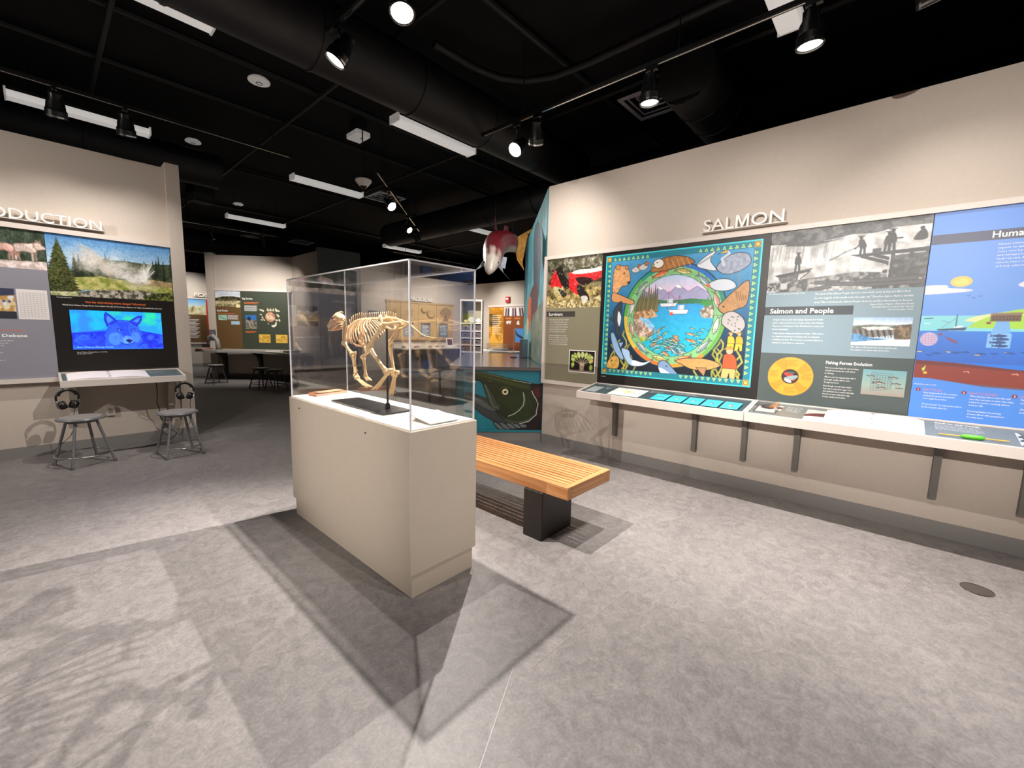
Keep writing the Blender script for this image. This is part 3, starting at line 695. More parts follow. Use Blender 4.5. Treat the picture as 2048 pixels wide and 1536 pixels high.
def toes(x, a, b, c, name):
    for k, o in enumerate((-.011, 0, .011)):
        mb = MB(); P = [Vector((x+o*.6, a[0], a[1])), Vector((x+o, (a[0]+b[0])/2, (a[1]+b[1])/2)), Vector((x+o*1.2, b[0], b[1]))]
        mb.tube([P[0], P[0].lerp(P[1], .4), P[1], P[1].lerp(P[2], .7), P[2]], [.0065, .005, .0048, .005, .0068], 7)
        e_ = Vector((x+o*1.5, c[0], c[1]-abs(o)*.25)); mb.tube([P[2], P[2].lerp(e_, .4), P[2].lerp(e_, .5), P[2].lerp(e_, .9), e_], [.0062, .0046, .0058, .004, .001], 7)
        mb.build(name, M_BONE, sk, smooth=True)
toes(nr, (2.627, 1.094), (2.535, 1.063), (2.462, 1.052), 'front_toe')
bone('upper_arm_bone', yz(fr-.02, (2.735, 1.33), (2.70, 1.30), (2.657, 1.272)), .010)
bone('upper_arm_bone', yz(fr, (2.657, 1.271), (2.71, 1.247), (2.756, 1.222)), .0095)
bone('forearm_bone', yz(fr, (2.748, 1.215), (2.732, 1.17), (2.725, 1.132), (2.721, 1.09)), .0085)
toes(fr, (2.72, 1.088), (2.70, 1.078), (2.672, 1.066), 'front_toe')
# pelvis
for s, x in ((-1, nr), (1, 1.475)):
    mb = MB(); o = 0
    mb.tube([(mx+s*.018, 2.375, 1.492), (mx+s*.03, 2.34, 1.475), (x, 2.303, 1.447)], [.02, .014, .014], 8, flat=((1, 0, 0), .45))
    mb.tube([(x, 2.303, 1.447), (x, 2.25, 1.45), (x-s*.008, 2.19, 1.456), (x-s*.012, 2.136, 1.458)], [.014, .009, .009, .013], 8)
    mb.tube([(x, 2.298, 1.44), (mx+s*.012, 2.262, 1.418), (mx+s*.004, 2.225, 1.418)], [.009, .006, .006], 7)
    mb.tube([(mx+s*.004, 2.225, 1.418), (mx+s*.02, 2.18, 1.432), (x-s*.012, 2.136, 1.455)], [.006, .005, .007], 7)
    mb.ball((x, 2.303, 1.444), .015, 8, 6); mb.build('hip_bone', M_BONE, sk, smooth=True)
bone('thigh_bone', yz(nr, (2.303, 1.436), (2.376, 1.386), (2.433, 1.337), (2.464, 1.298)), .0125)
MB().ball((nr, 2.478, 1.296), (.008, .007, .012), 8, 6).build('kneecap', M_BONE, sk, smooth=True)
bone('shin_bone', yz(nr, (2.452, 1.29), (2.38, 1.242), (2.319, 1.198), (2.267, 1.163)), .0115)
bone('calf_bone', yz(nr-.014, (2.435, 1.287), (2.37, 1.235), (2.27, 1.165)), .003)
bone('heel_bone', yz(nr, (2.222, 1.176), (2.262, 1.153)), .0095)
toes(nr, (2.264, 1.148), (2.36, 1.072), (2.42, 1.040), 'hind_toe')
bone('thigh_bone', yz(fr-.01, (2.285, 1.44), (2.32, 1.40), (2.36, 1.363), (2.398, 1.33)), .012)
bone('shin_bone', yz(fr, (2.412, 1.33), (2.402, 1.267), (2.381, 1.199), (2.369, 1.134)), .011)
bone('heel_bone', yz(fr, (2.33, 1.148), (2.36, 1.124)), .0095)
toes(fr, (2.36, 1.12), (2.385, 1.045), (2.413, .99), 'hind_toe')
# mount: the rod and its slab
t = thing('skeleton_mount', 'black steel rod on a black base slab holding up the skeleton', 'stand', (1.42, 2.52, PZ))
MB().bbox(1.315, 1.52, 2.2, 2.86, PZ, PZ+.012, .002).build('base_slab', mat('black_slab', '#1b1a1b', .3), t)
MB().cyl((mx, 2.331, PZ+.012), (mx, 2.329, 1.437), .0065, n=12).build('rod', M_BLACK, t, smooth=40)
MB(Matrix.Translation((mx, 2.331, PZ+.012))).lathe([(.016, 0), (.014, .03), (.009, .036), (.0065, .036)], 14).build('collar', M_BLACK, t, smooth=40)
# wooden block and label card on the deck
t = thing('wood_block', 'small reddish wooden wedge sign lying inside the case behind the skeleton', 'wood block', (1.49, 3.17, PZ))
F = frame((1.33, 3.12, PZ), (.98, .2, 0), (-.2, .98, 0), (0, 0, 1))
MB(F).prism([(0, 0), (.1, 0), (.1, .022), (.012, .018)], 0, .27, F @ Matrix(((0, 0, 1, 0), (1, 0, 0, 0), (0, 1, 0, 0), (0, 0, 0, 1)))).build('wedge', mat_wood('red_wood', '#b9774c', '#8f5230', 0), t)
MB(F).rect(.03, .24, .012, .09, .0235, F @ Matrix.Rotation(.035, 4, 'X')).build('name_plate', mat('plate_tan', '#c79a76', .5), t)
t = thing('label_card', 'white printed label card propped at the near end of the case', 'label card', (1.46, 1.9, PZ))
F = frame((1.36, 1.80, PZ), (1, 0, 0), (0, .98, .12), (0, -.12, .98))
MB(F).bbox(0, .2, 0, .2, .004, .012, .002).build('card', mat('card_white', '#f7f2ec', .5), t)
mb = MB(F)
for k in range(6): mb.rect(.03, .15-.02*(k % 3), .165-.022*k, .171-.022*k, .0125)
mb.build('print_lines', mat('pale_grey_ink', '#a5a0a8', .6), t, kind='stuff')
MB(F).box(.02, .18, .17, .19, -.02, .004).build('foot', mat('card_white', '#f7f2ec', .5), t)
# ------------------------------------------------------------------ bench
M_OAK = mat_wood('bench_wood', '#d29a66', '#b3733f', 1, .38); M_OAKX = mat_wood('bench_wood_end', '#d29a66', '#b3733f', 0, .38)
bx0, bx1, by0, by1, bz0, bz1 = 2.2, 2.74, 1.475, 3.45, .345, .432
t = thing('slatted_bench', 'honey-coloured slatted wooden bench on a dark pedestal', 'bench', ((bx0+bx1)/2, (by0+by1)/2, 0))
MB().bbox(bx0, bx0+.045, by0, by1, bz0, bz1, .003).build('side_rail', M_OAK, t); MB().bbox(bx1-.045, bx1, by0, by1, bz0, bz1, .003).build('side_rail', M_OAK, t)
MB().bbox(bx0+.046, bx1-.046, by0, by0+.042, bz0, bz1, .003).build('end_rail', M_OAKX, t); MB().bbox(bx0+.046, bx1-.046, by1-.042, by1, bz0, bz1, .003).build('end_rail', M_OAKX, t)
for i in range(10):
    x = bx0+.058+i*(bx1-bx0-.116-.028)/9
    MB().bbox(x, x+.028, by0+.043, by1-.043, bz0+.032, bz1-.001, .0015).build('slat', M_OAK, t)
for y in (1.755, 3.145): MB().box(bx0+.046, bx1-.046, y-.05, y+.05, bz0, bz0+.03).build('cross_bar', M_OAKX, t)
M_LEG = mat('dark_brown_steel', '#211814', .4)
for y in (1.67, 3.06): MB().bbox(2.19, 2.545, y, y+.17, 0, bz0, .006).build('pedestal_leg', M_LEG, t)
# ------------------------------------------------------------------ introduction wall (left)
F_L = frame((0, YL-.022, 0), (1, 0, 0), (0, 0, 1), (0, -1, 0))
M_INKW = mat('white_ink', '#f4f1ee', .5); M_INKO = mat('orange_ink', '#e8743a', .5); M_INKK = mat('dark_ink', '#1c1b1d', .5)
M_SIGN = mat('white_sign_letters', '#efeae4', .4)
def glyph_m(v0):
    """a clean M of straight strokes in the width of the font's own M"""
    a, b = min(p[0] for p in v0), max(p[0] for p in v0); m = (a+b)/2; w = .1; h = .729
    P = [(a, 0), (a, h), (a+w*1.35, h), (m, .22), (b-w*1.35, h), (b, h), (b, 0), (b-w, 0), (b-w, h*.72), (m+w*.42, 0), (m-w*.42, 0), (a+w, h*.72), (a+w, 0)]
    return P, [(0, 1, 11, 12), (1, 2, 11), (11, 2, 3, 10), (10, 3, 9), (3, 4, 8, 9), (4, 5, 8), (8, 5, 6, 7)]
def sign(name, label, F, txt, u0, u1, v, cap, bold=.004):
    """raised letters standing on a clear ledge; one part per letter"""
    t = thing(name, label, 'sign', tuple(F @ Vector(((u0+u1)/2, v, .03))))
    vs, fs = _glyphs(txt, bold, 3); xs = [p[0] for p in vs]; a, b = min(xs), max(xs); kx = (u1-u0)/(b-a); k = cap/.729
    # split the line into letters by the advance of each prefix
    adv = [0]
    for i in range(1, len(txt)): adv.append(max(p[0] for p in _glyphs(txt[:i], bold, 3)[0]))
    for i, ch in enumerate(txt):
        gv, gf = _glyphs(ch, bold, 3) if ch != 'M' else glyph_m(_glyphs(ch, 0, 3)[0]); gx0 = min(p[0] for p in gv)
        full = _glyphs(txt[:i+1], bold, 3)[0]; right = max(p[0] for p in full); gx1 = max(p[0] for p in gv)
        off = right-gx1
        P = [(u0+(x+off-a)*kx, v+y*k) for x, y in gv]
        # outline edges for the sides
        cnt = {}
        for f in gf:
            for q in range(len(f)): e = (f[q], f[(q+1) % len(f)]); cnt[tuple(sorted(e))] = cnt.get(tuple(sorted(e)), 0)+1
        mb = MB(F); n = len(P); V3 = [(x, y, .055) for x, y in P]+[(x, y, .025) for x, y in P]
        fc = [tuple(f) for f in gf]+[tuple(i_+n for i_ in f[::-1]) for f in gf]
        for f in gf:
            for q in range(len(f)):
                e = (f[q], f[(q+1) % len(f)])
                if cnt[tuple(sorted(e))] == 1: fc.append((e[1], e[0], e[0]+n, e[1]+n))
        mb.add(V3, fc); mb.build('letter', M_SIGN, t)
    MB(F).box(u0-.02, u1+.02, v-.009, v-.002, -.022, .06).build('ledge', mat('ledge_grey', '#e2dbd4', .35), t)
    return t
sign('introduction_sign', 'raised white letters reading INTRODUCTION on the left wall', F_L, 'INTRODUCTION', -.565, .545, 2.425, .10)
# --- pictures
def pic_geyser(nx=190):
    c = Canvas(1.03, .633, nx, '#8fb6d8'); c.vgrad(0, .3, '#4f86bd', '#bcd4e2'); c.noise(.12, 8)
    def pine(x, y, h, col, w=.2):
        P = [(x, y-h)]
        for k in range(1, 6): f = k/5; P += [(x+h*w*f*(.75+.4*RNG.rand()), y-h*(1-f)), (x+h*w*f*.55, y-h*(1-f)-.004)]
        Q = [(2*x-a+.01*RNG.randn()*h, b) for a, b in P[1:]][::-1]; c.poly(P+Q, col)
    c.patch([(.16, .4), (.2, .27), (.4, .22), (.6, .21), (.8, .22), (1.03, .2), (1.03, .47), (.16, .47)], .04, '#26301f', '#4c5638')
    for k in range(95):
        x = .17+.86*RNG.rand(); y = .31+.13*RNG.rand(); pine(x, y, .09+.09*RNG.rand()+(.06 if x > .86 else 0), ['#1e271a', '#2d3824', '#3c4730', '#53583f'][k % 4], .14)
    c.patch([(.2, .43), (.4, .40), (.62, .43), (.8, .44), (1.03, .45), (1.03, .55), (.7, .54), (0, .57), (0, .47)], .05, '#87923c', '#c9c07a'); c.patch([(.62, .42), (.8, .39), (1.03, .41), (1.03, .47), (.7, .46)], .03, '#b79c70', '#8c7c52')
    for k in range(110):
        t_ = RNG.rand(); x = .24+.52*t_+RNG.randn()*.035; y = .22+.17*t_+RNG.randn()*.05; r_ = .03+.035*RNG.rand()
        c.ell(x, y, r_*1.2, r_, ['#d8d0c8', '#ece6de', '#c9c2ba', '#f4f0ea'][k % 4], al=.17)
    for k in range(26): f = k/25; c.ell(.26+.22*f, .12+.26*f*f, .028, .045, ['#e3b3a2', '#e0cf9c', '#b9c7d6'][k % 3], al=.13)
    for k in range(44): a = RNG.rand(); c.line([(.76+.015*RNG.randn(), .42), (.72+.15*a, .19+.12*RNG.rand()+.04*abs(a-.6))], '#f6f3ee', .012, al=.3)
    for k in range(24): c.ell(.6+.2*RNG.rand(), .36+.07*RNG.rand(), .04, .025, '#efebe5', al=.25)
    c.patch([(.2, .585), (.4, .545), (.72, .525), (.86, .545), (.78, .633), (.15, .633)], .025, '#4d4a40', '#c3baa8'); c.patch([(.76, .6), (.84, .55), (1.03, .53), (1.03, .633), (.74, .633)], .02, '#2a301a', '#7d8638'); c.patch([(0, .55), (.22, .565), (.2, .633), (0, .633)], .02, '#8d935e', '#d3d0a8')
    for k in range(16):
        y = .05+.03*k; w = .02+.0085*k
        c.patch([(.085-w-.012*RNG.rand(), y+.075), (.085-w*.4, y+.02), (.085, y-.03), (.085+w*.4, y+.02), (.085+w+.014*RNG.rand(), y+.07), (.085+w*.5, y+.085), (.085-w*.5, y+.09)], .012, '#262d14', '#5f6433', .3, .7)
    c.noise(.01, 16); return c
def pic_wolves(nx=150):
    c = Canvas(1.157, .384, nx, '#3d4a3a'); c.noise(.05, 40)
    c.patch([(0, .33), (.3, .3), (.7, .32), (1.157, .3), (1.157, .384), (0, .384)], .03, '#cbb7b0', '#efe0da')
    for k in range(30): x = RNG.rand()*1.157; c.line([(x, .0), (x+.02*RNG.randn(), .25)], '#2a3328' if k % 2 else '#586252', .012, al=.7)
    def wolf(x, y, s, flip=1, col='#d6bcae', dk='#a58478'):
        g = lambda P: [(x+flip*px*s, y+py*s) for px, py in P]
        for q in (-.1, -.07, .05, .08): c.poly(g([(q-.012, .0), (q+.02, .0), (q+.012, .07), (q+.014, .15), (q-.006, .15), (q-.004, .07)]), dk if q in (-.07, .08) else col)
        c.blob(g([(-.15, .1), (-.14, .03), (-.1, -.03), (-.06, -.02), (-.1, .06)]), dk)
        c.blob(g([(-.12, .0), (-.1, -.05), (-.04, -.07), (.03, -.075), (.08, -.09), (.11, -.05), (.1, .01), (.06, .045), (-.02, .03), (-.09, .045)]), col, out='#7a5c54', ow=.004, tex=.35)
        for k in range(14): px = -.1+.014*k; c.line(g([(px, -.05), (px-.012, .0)]), '#f3e6de' if k % 2 else dk, .006*s, al=.6)
        c.blob(g([(.07, -.07), (.1, -.1), (.14, -.085), (.17, -.05), (.205, -.02), (.2, -.005), (.16, -.012), (.12, .0), (.09, -.01)]), col, out='#7a5c54', ow=.004); c.poly(g([(.095, -.09), (.09, -.14), (.125, -.1)]), dk); c.poly(g([(.12, -.095), (.135, -.135), (.145, -.085)]), dk); c.ell(*g([(.2, -.014)])[0], .008*s, None, '#2a2020'); c.ell(*g([(.145, -.062)])[0], .005*s, None, '#2a2020')
    wolf(1.02, .19, .75, 1, '#d9c3b8'); wolf(.86, .2, .7, -1, '#cf9f92'); wolf(.45, .21, .85, 1, '#c9b6ac'); wolf(.2, .19, .7, -1, '#8d8078', '#5c524c')
    c.noise(.012, 16); return c
def pic_bonephoto(nx=60):
    c = Canvas(.3, .28, nx, '#3b4058'); c.patch([(0, .1), (.3, .06), (.3, .21), (0, .21)], .03, '#b98d50', '#e8d7b0')
    for k in range(7): c.ell(.03+.04*k, .08+.03*(k % 3), .022, .012, '#dfe4ee', rot=k); c.ell(.05+.035*k, .12, .01, .01, '#2f4f9c')
    c.rect(0, .21, .3, .28, '#34343c'); return c
def pic_wolfscreen(nx=170):
    c = Canvas(.767, .428, nx, '#1e6ee8'); c.vgrad(0, .25, '#1e8ff2', '#2a6cf0')
    c.patch([(.3, 0), (.767, 0), (.767, .26), (.3, .2)], .09, '#1f8fe6', '#27c79a', .4, .7); c.patch([(0, 0), (.3, 0), (.3, .2), (0, .24)], .1, '#18a6ee', '#2b7df0')
    c.patch([(0, .25), (.2, .23), (.5, .2), (.767, .26), (.767, .428), (0, .428)], .05, '#1724c8', '#2a58ee')
    for k in range(70): x = RNG.rand()*.767; y = .24+RNG.rand()*.17; c.line([(x, y), (x+.02*RNG.randn(), y-.03*RNG.rand())], ['#101aa0', '#2f6cf6', '#20b0f0'][k % 3], .005, al=.5)
    c.blob([(.02, .428), (.08, .34), (.2, .3), (.3, .24), (.4, .24), (.3, .428)], '#2543dc', al=.85, tex=.25)
    c.poly([(.245, .37), (.262, .3), (.25, .27), (.285, .21), (.3, .15), (.36, .105), (.42, .1), (.48, .105), (.535, .14), (.555, .2), (.585, .255), (.57, .29), (.59, .34), (.55, .37), (.53, .428), (.3, .428)], '#2a55ea', out='#1622b8', ow=.005)
    c.poly([(.285, .17), (.268, .1), (.272, .04), (.283, .018), (.315, .045), (.35, .085), (.372, .112)], '#2036d2', out='#0e168c', ow=.007); c.poly([(.475, .112), (.51, .08), (.555, .05), (.585, .045), (.582, .09), (.562, .13), (.535, .16)], '#2036d2', out='#0e168c', ow=.007)
    c.poly([(.294, .14), (.285, .07), (.3, .055), (.34, .1)], '#3d7ff2'); c.poly([(.505, .11), (.55, .075), (.57, .07), (.55, .12)], '#3d7ff2')
    c.blob([(.36, .13), (.42, .12), (.47, .13), (.46, .2), (.475, .28), (.44, .3), (.41, .28), (.4, .2)], '#1f3fd6', al=.8)
    c.blob([(.3, .26), (.36, .24), (.41, .29), (.4, .35), (.34, .38), (.29, .34)], '#4a86f6', al=.75); c.blob([(.49, .25), (.54, .24), (.56, .3), (.53, .35), (.485, .33)], '#4a86f6', al=.7)
    c.blob([(.425, .28), (.47, .28), (.49, .33), (.475, .365), (.43, .37), (.405, .34)], '#5f9cfb', al=.85)
    c.blob([(.437, .318), (.478, .315), (.485, .335), (.462, .352), (.44, .338)], '#1c0f58'); c.line([(.462, .35), (.455, .37), (.42, .372), (.385, .352)], '#141a94', .007); c.line([(.462, .352), (.48, .366), (.51, .352)], '#141a94', .006)
    for ex, er in ((.385, .25), (.502, -.25)): c.ell(ex, .212, .019, .0085, '#0c0f6a', rot=er); c.ell(ex, .212, .006, .006, '#7fc0ff'); c.line([(ex-.025, .197-er*.02), (ex+.025, .197+er*.02)], '#1620a4', .006)
    for k in range(46): a = RNG.rand()*2-1; x = .42+a*.15; y = .13+RNG.rand()*.27; c.line([(x, y), (x+a*.03, y+.028)], '#4f8dfa' if k % 2 else '#1826c0', .0035, al=.55)
    c.poly([(0, .40), (.3, .405), (.767, .41), (.767, .428), (0, .428)], '#2b7df5', al=.4); return c
# --- frame and panels

struct('trim_1', MB(F_L).box(-1.12, 1.135, 2.335, 2.385, -.022, .035), M_TRIM); struct('trim_2', MB(F_L).box(-1.12, .105, .785, .83, -.022, .035), M_TRIM)
struct('trim_3', MB(F_L).box(-1.12, -1.08, .83, 2.335, -.022, .035), M_TRIM)
t = thing('wolf_panel', 'grey-violet panel with a snowy wolf photo and The Wolf Debate text', 'panel', (-.48, YL-.01, .83))
MB(F_L).box(-1.08, .105, .83, 2.335, 0, .012).build('board', mat('slate_print', '#8b8993', .45), t)
pic_wolves().sheet('wolf_photo', t, F_L, -1.05, .105, 1.946, 2.333, .0125)
pic_bonephoto().sheet('bone_photo', t, F_L, -.44, -.14, 1.44, 1.74, .0125)
MB(F_L).rect(-.128, .084, 1.438, 1.74, .0126).build('table_chart', mat('chart_paper', '#e3dcd8', .5), t)
mb = MB(F_L)
for k in range(13): mb.rect(-.115, .07, 1.70-.0195*k, 1.703-.0195*k, .0129)
for k in range(8): mb.rect(-.11+.024*k, -.108+.024*k, 1.45, 1.715, .0129)
mb.build('chart_lines', mat('chart_ink', '#b8b0b2', .6), t, kind='stuff')
mb = MB(F_L); text(mb, 'The Wolf Debate', -.5, 1.258, .03, .013, w=.415, bold=.02)
for r, (n, z) in enumerate(((9, 1.215), (6, 1.10), (7, 1.02), (4, .94))):
    mb2 = [["Wolves were once common across the West.", "People hunted them until none were left.", "They returned in the winter of 1995."], ["Ranchers and hunters worry about", "losing livestock and elk."], ["Others welcome the wolf as part of", "a healthy and wild place.", "The debate goes on today."], ["What do you think?"]][r]
    para(mb, mb2, -.5, z, .0125, .013, 1.9)
text(mb, 'Returning Wolves', -1.03, 1.82, .035, .013, bold=.02)
para(mb, ["Wolves came home to the park", "after seventy years away.", "Scientists followed each pack", "and watched the rivers, trees", "and animals change with them.", "Elk moved on more often,", "willows grew tall again,", "and beavers built new dams."], -1.03, 1.74, .018, .013, 2.0)
mb.build('lettering', M_INKW, t, kind='stuff')
mb = MB(F_L); text(mb, 'How do wolves affect hunger?', -.5, 1.318, .017, .013, w=.39, bold=.01); mb.build('orange_lettering', M_INKO, t, kind='stuff')
mb = MB(F_L)
for i in range(6): mb.tube([(-1.02+.1*i, 1.0, .013), (-1.0+.1*i, 1.15, .014), (-1.02+.1*i, 1.3, .013)], .008, 5)
mb.build('bone_prints', mat('bone_print', '#c7c1bd', .6), t, kind='stuff')
t = thing('geyser_panel', 'black panel with a geyser photo above the wolf screen', 'panel', (.62, YL-.01, .898))
MB(F_L).box(.107, 1.13, .898, 2.333, 0, .014).build('board', mat('black_print', '#17120f', .4), t)
pic_geyser().sheet('geyser_photo', t, F_L, .109, 1.128, 1.697, 2.331, .0146)
mb = MB(F_L); text(mb, 'How has reintroducing wolves changed Yellowstone?', .362, 1.632, .022, .015, w=.505, bold=.02); mb.build('orange_lettering', M_INKO, t, kind='stuff')
mb = MB(F_L); text(mb, 'Watch How Wolves Change Rivers, Then Follow The Path Of The Stream, Meadow Or Valley. Narrated by the park team.', .185, 1.596, .0145, .015, w=.83, bold=.01)
text(mb, 'Photo: park service archive', .15, 1.675, .012, .015, w=.11); para(mb, ['How Wolves Change Rivers, short film', 'by the park service'], .26, 1.09, .011, .015, 1.6); mb.build('lettering', M_INKW, t, kind='stuff')
t = thing('video_screen', 'lit video screen showing a blue tinted wolf face', 'screen', (.615, YL-.016, 1.124))
MB(F_L).box(.226, 1.005, 1.118, 1.558, .0141, .018).build('bezel', M_PLAST, t)
def mat_screen(name, strength):
    m = bpy.data.materials.new(name); m.use_nodes = True; nt = m.node_tree; b = nt.nodes['Principled BSDF']
    a = nt.nodes.new('ShaderNodeAttribute'); a.attribute_name = 'ink'; nt.links.new(a.outputs['Color'], b.inputs['Emission Color'])
    b.inputs['Base Color'].default_value = (.01, .01, .01, 1); b.inputs['Roughness'].default_value = .25; b.inputs['Emission Strength'].default_value = strength
    return m
o = pic_wolfscreen().sheet('picture', t, F_L, .232, .999, 1.124, 1.552, .0186); o.data.materials[0] = mat_screen('lit_screen', 1.0)
mb = MB(F_L); text(mb, 'How Wolves Change Rivers', .262, 1.142, .018, .0192, w=.29, bold=.01); mb.build('caption', mat('screen_caption', '#6fb4ff', .5, emit=.8), t, kind='stuff')
# --- shelf with binder, label and headphones
def shelf(name, label, F, u0, u1, depth, zf, zb, hf=.066, m=None):
    """sloped reading shelf: F has u along the wall, v up, n out"""
    t = thing(name, label, 'shelf', tuple(F @ Vector(((u0+u1)/2, zf-hf, depth/2))))
    Q = F @ Matrix(((0, 0, 1, 0), (0, 1, 0, 0), (1, 0, 0, 0), (0, 0, 0, 1)))      # x=n, y=v, z=u
    sl = (zb-zf)/depth; lip = .018
    MB(Q).prism([(0, zb-hf), (0, zb-.012), (depth, zf-.012), (depth, zf-hf)], u0, u1).build('body', m or M_TRIM, t)
    for a, b in ((u0, u0+lip), (u1-lip, u1)): MB(Q).prism([(0, zb-.012), (0, zb), (depth, zf), (depth, zf-.012)], a, b).build('side_lip', m or M_TRIM, t)
    MB(Q).prism([(depth-lip, zf-.012+sl*lip), (depth-lip, zf+sl*lip), (depth, zf), (depth, zf-.012)], u0+lip, u1-lip).build('front_lip', m or M_TRIM, t)
    MB(Q).prism([(0, zb-.012), (0, zb), (lip, zb-sl*lip), (lip, zb-sl*lip-.012)], u0+lip, u1-lip).build('back_lip', m or M_TRIM, t)
    # frame of the tray top: x along u, y up the slope, z out of the tray
    up = Vector((0, zb-zf, -depth)).normalized(); nn = Vector((1, 0, 0)).cross(up)
    T = F @ frame((0, zf-.012, depth), (1, 0, 0), tuple(up), tuple(nn))
    return t, T
t, T = shelf('reading_shelf', 'pale sloped shelf under the wolf screen with headphones', F_L, .10, 1.125, .43, .825, .882)
MB(T).box(.12, 1.105, .02, .41, 0, .002).build('tray_print', mat('shelf_grey', '#5d6a6c', .4), t)
for x in (.19, 1.03):
    F = frame((x-.03, YL, 0), (0, -1, 0), (0, 0, 1), (1, 0, 0))
    MB(F).prism([(0, .3), (.05, .3), (.08, .5), (.16, .68), (.3, .76), (0, .80)], 0, .06).build('bracket', M_WALL, t)
mb = MB(T); text(mb, 'MEET THE PACK', .83, .3, .014, .0035, bold=.01); para(mb, ['Turn the pages to read', 'what people wrote', 'about the return.'], .83, .27, .01, .0035); mb.build('lettering', M_INKW, t, kind='stuff')
def binder(label, T, u0, u1, v0, v1, tabs=True):
    t = thing('open_binder', label, 'binder', tuple(T @ Vector(((u0+u1)/2, (v0+v1)/2, .002)))); um = (u0+u1)/2
    MB(T).box(u0-.006, u1+.006, v0-.006, v1+.006, .0025, .006).build('cover', mat('binder_cover', '#d9d3cf', .5), t)
    mp = mat('page_white', '#f6ece8', .55)
    for k, (a, b, s) in enumerate(((u0, um-.004, 1), (um+.004, u1, -1))):
        rows = []
        for w in np.linspace(0, 1, 9):
            h = .006+.022*math.sin(math.pi*min(1, w*1.0))**.8*.55+.010*(1-w) if s == -1 else .006+.022*math.sin(math.pi*min(1, (1-w)*1.0))**.8*.55+.010*w
            rows.append((a+(b-a)*w, h))
        P = [(r[0], r[1]) for r in rows]; poly = [(a, .006)]+P+[(b, .006)]
        Q = T @ Matrix(((1, 0, 0, 0), (0, 0, 1, 0), (0, 1, 0, 0), (0, 0, 0, 1)))
        MB(Q).prism(poly, v0, v1).build('page_block', mp, t)
        mb = MB(T)
        for q in range(8): mb.rect(a+.03, b-.04, v1-.03-.02*q, v1-.034-.02*q, .0265)
    for v in np.linspace(v0+.04, v1-.04, 3):
        MB(T).tube([(um+.014*math.cos(a), v, .012+.018*math.sin(a)) for a in np.linspace(-.3, math.pi+.3, 10)], .0022, 6).build('ring', M_CHROME, t)
    return t
binder('open white ring binder on the shelf under the wolf screen', T, .16, .80, .05, .38)
# headphones
def headphones(label, c, rz):
    t = thing('headphones', label, 'headphones', (c[0], c[1], c[2]-.2), rz)
    W = WM[t]
    MB(W).tube([(.085*math.cos(a), .0, .12+.085*math.sin(a)) for a in np.linspace(-.25, math.pi+.25, 15)], .009, 8, flat=((0, 1, 0), 1.6)).build('headband', M_PLAST, t, smooth=True)
    MB(W).tube([(.07*math.cos(a), .0, .122+.078*math.sin(a)) for a in np.linspace(.3, math.pi-.3, 11)], .012, 8).build('band_padding', M_PLAST, t, smooth=True)
    for s in (-1, 1):
        F = W @ frame((s*.05, 0, .045), (0, 1, 0), (.35*s, 0, .94), (.94*s, 0, -.35*s*s))
        MB(F).lathe([(0, -.03), (.035, -.028), (.043, -.012), (.043, 0), (.036, .018), (.02, .028), (0, .03)], 18).build('ear_cup', M_PLAST, t, smooth=50)
        MB(F).lathe([(.02, -.034), (.04, -.034), (.042, -.02), (.036, -.014)], 18).build('ear_pad', mat('pad_black', '#151515', .8), t, smooth=True)
        MB(F).lathe([(.024, .026), (.028, .026), (.028, .029), (.024, .029)], 18).build('ring_trim', M_CHROME, t)
        MB(W).tube([(s*.086, 0, .10), (s*.088, .0, .07), (s*.06, 0, .05)], .005, 6).build('fork', M_CHROME, t)
    MB(W).tube([(.05, 0, .01), (.04, .02, -.06), (.05, .05, -.18), (.02, .1, -.3), (-.06, .16, -.4), (-.1, .25, -.48)], .003, 5).build('cord', M_PLAST, t)
    MB(W).tube([(0, .0, .192), (0, .05, .192), (0, .1, .192), (0, .1, .22)], .006, 6).build('hook', M_DARKM, t)
    return t
headphones('black headphones hanging from the shelf corner beside the wolf panel', (.14, 6.2, .735), .25); headphones('black headphones hanging from the shelf corner beside the wall post', (1.10, 6.2, .735), -.25)
# stools
M_STOOL = mat('grey_enamel', '#77787a', .4, metal=.2); M_SEAT = mat('grey_seat', '#8b8583', .5)
def stool(label, loc, rz, h=.48, r=.185, group=None, m=None):
    t = thing('round_stool', label, 'stool', loc, rz, group); W = WM[t]; m = m or M_STOOL
    MB(W).lathe([(0, h-.024), (r-.03, h-.024), (r-.004, h-.022), (r, h-.012), (r-.004, h-.003), (r-.02, h-.002), (0, h-.002)], 32).build('seat_pan', m, t, smooth=40)
    MB(W).lathe([(0, h-.001), (r-.026, h-.001), (r-.03, h+.004), (0, h+.005)], 32).build('seat_disc', M_SEAT, t, smooth=40)
    for k in range(4):
        a = math.pi/4+k*math.pi/2; c, s = math.cos(a), math.sin(a)
        MB(W).tube([(.115*c, .115*s, h-.03), (.235*c, .235*s, .012)], .0125, 10).build('leg', m, t, smooth=40)
        MB(W).lathe([(.0145, 0), (.016, .004), (.015, .03), (.013, .032)], 12, F=W @ Matrix.Translation((.236*c, .236*s, 0))).build('foot_cap', M_DARKM, t, smooth=40)
    for q, rr in ((.105, .212),): MB(W).tube([(rr*math.cos(a), rr*math.sin(a), q) for a in np.linspace(0, 2*math.pi, 33)[:-1]], .0075, 8, closed=True).build('foot_ring', M_CHROME if m is M_STOOL else m, t, smooth=True)
    MB(W).lathe([(.112, h-.05), (.122, h-.05), (.122, h-.024), (.112, h-.024)], 24).build('seat_band', m, t)
    return t
stool('grey metal round stool before the shelf end beside the wolf panel', (.215, 6.0, 0), .35); stool('grey metal round stool before the shelf end by the wall post', (.945, 5.76, 0), .12)
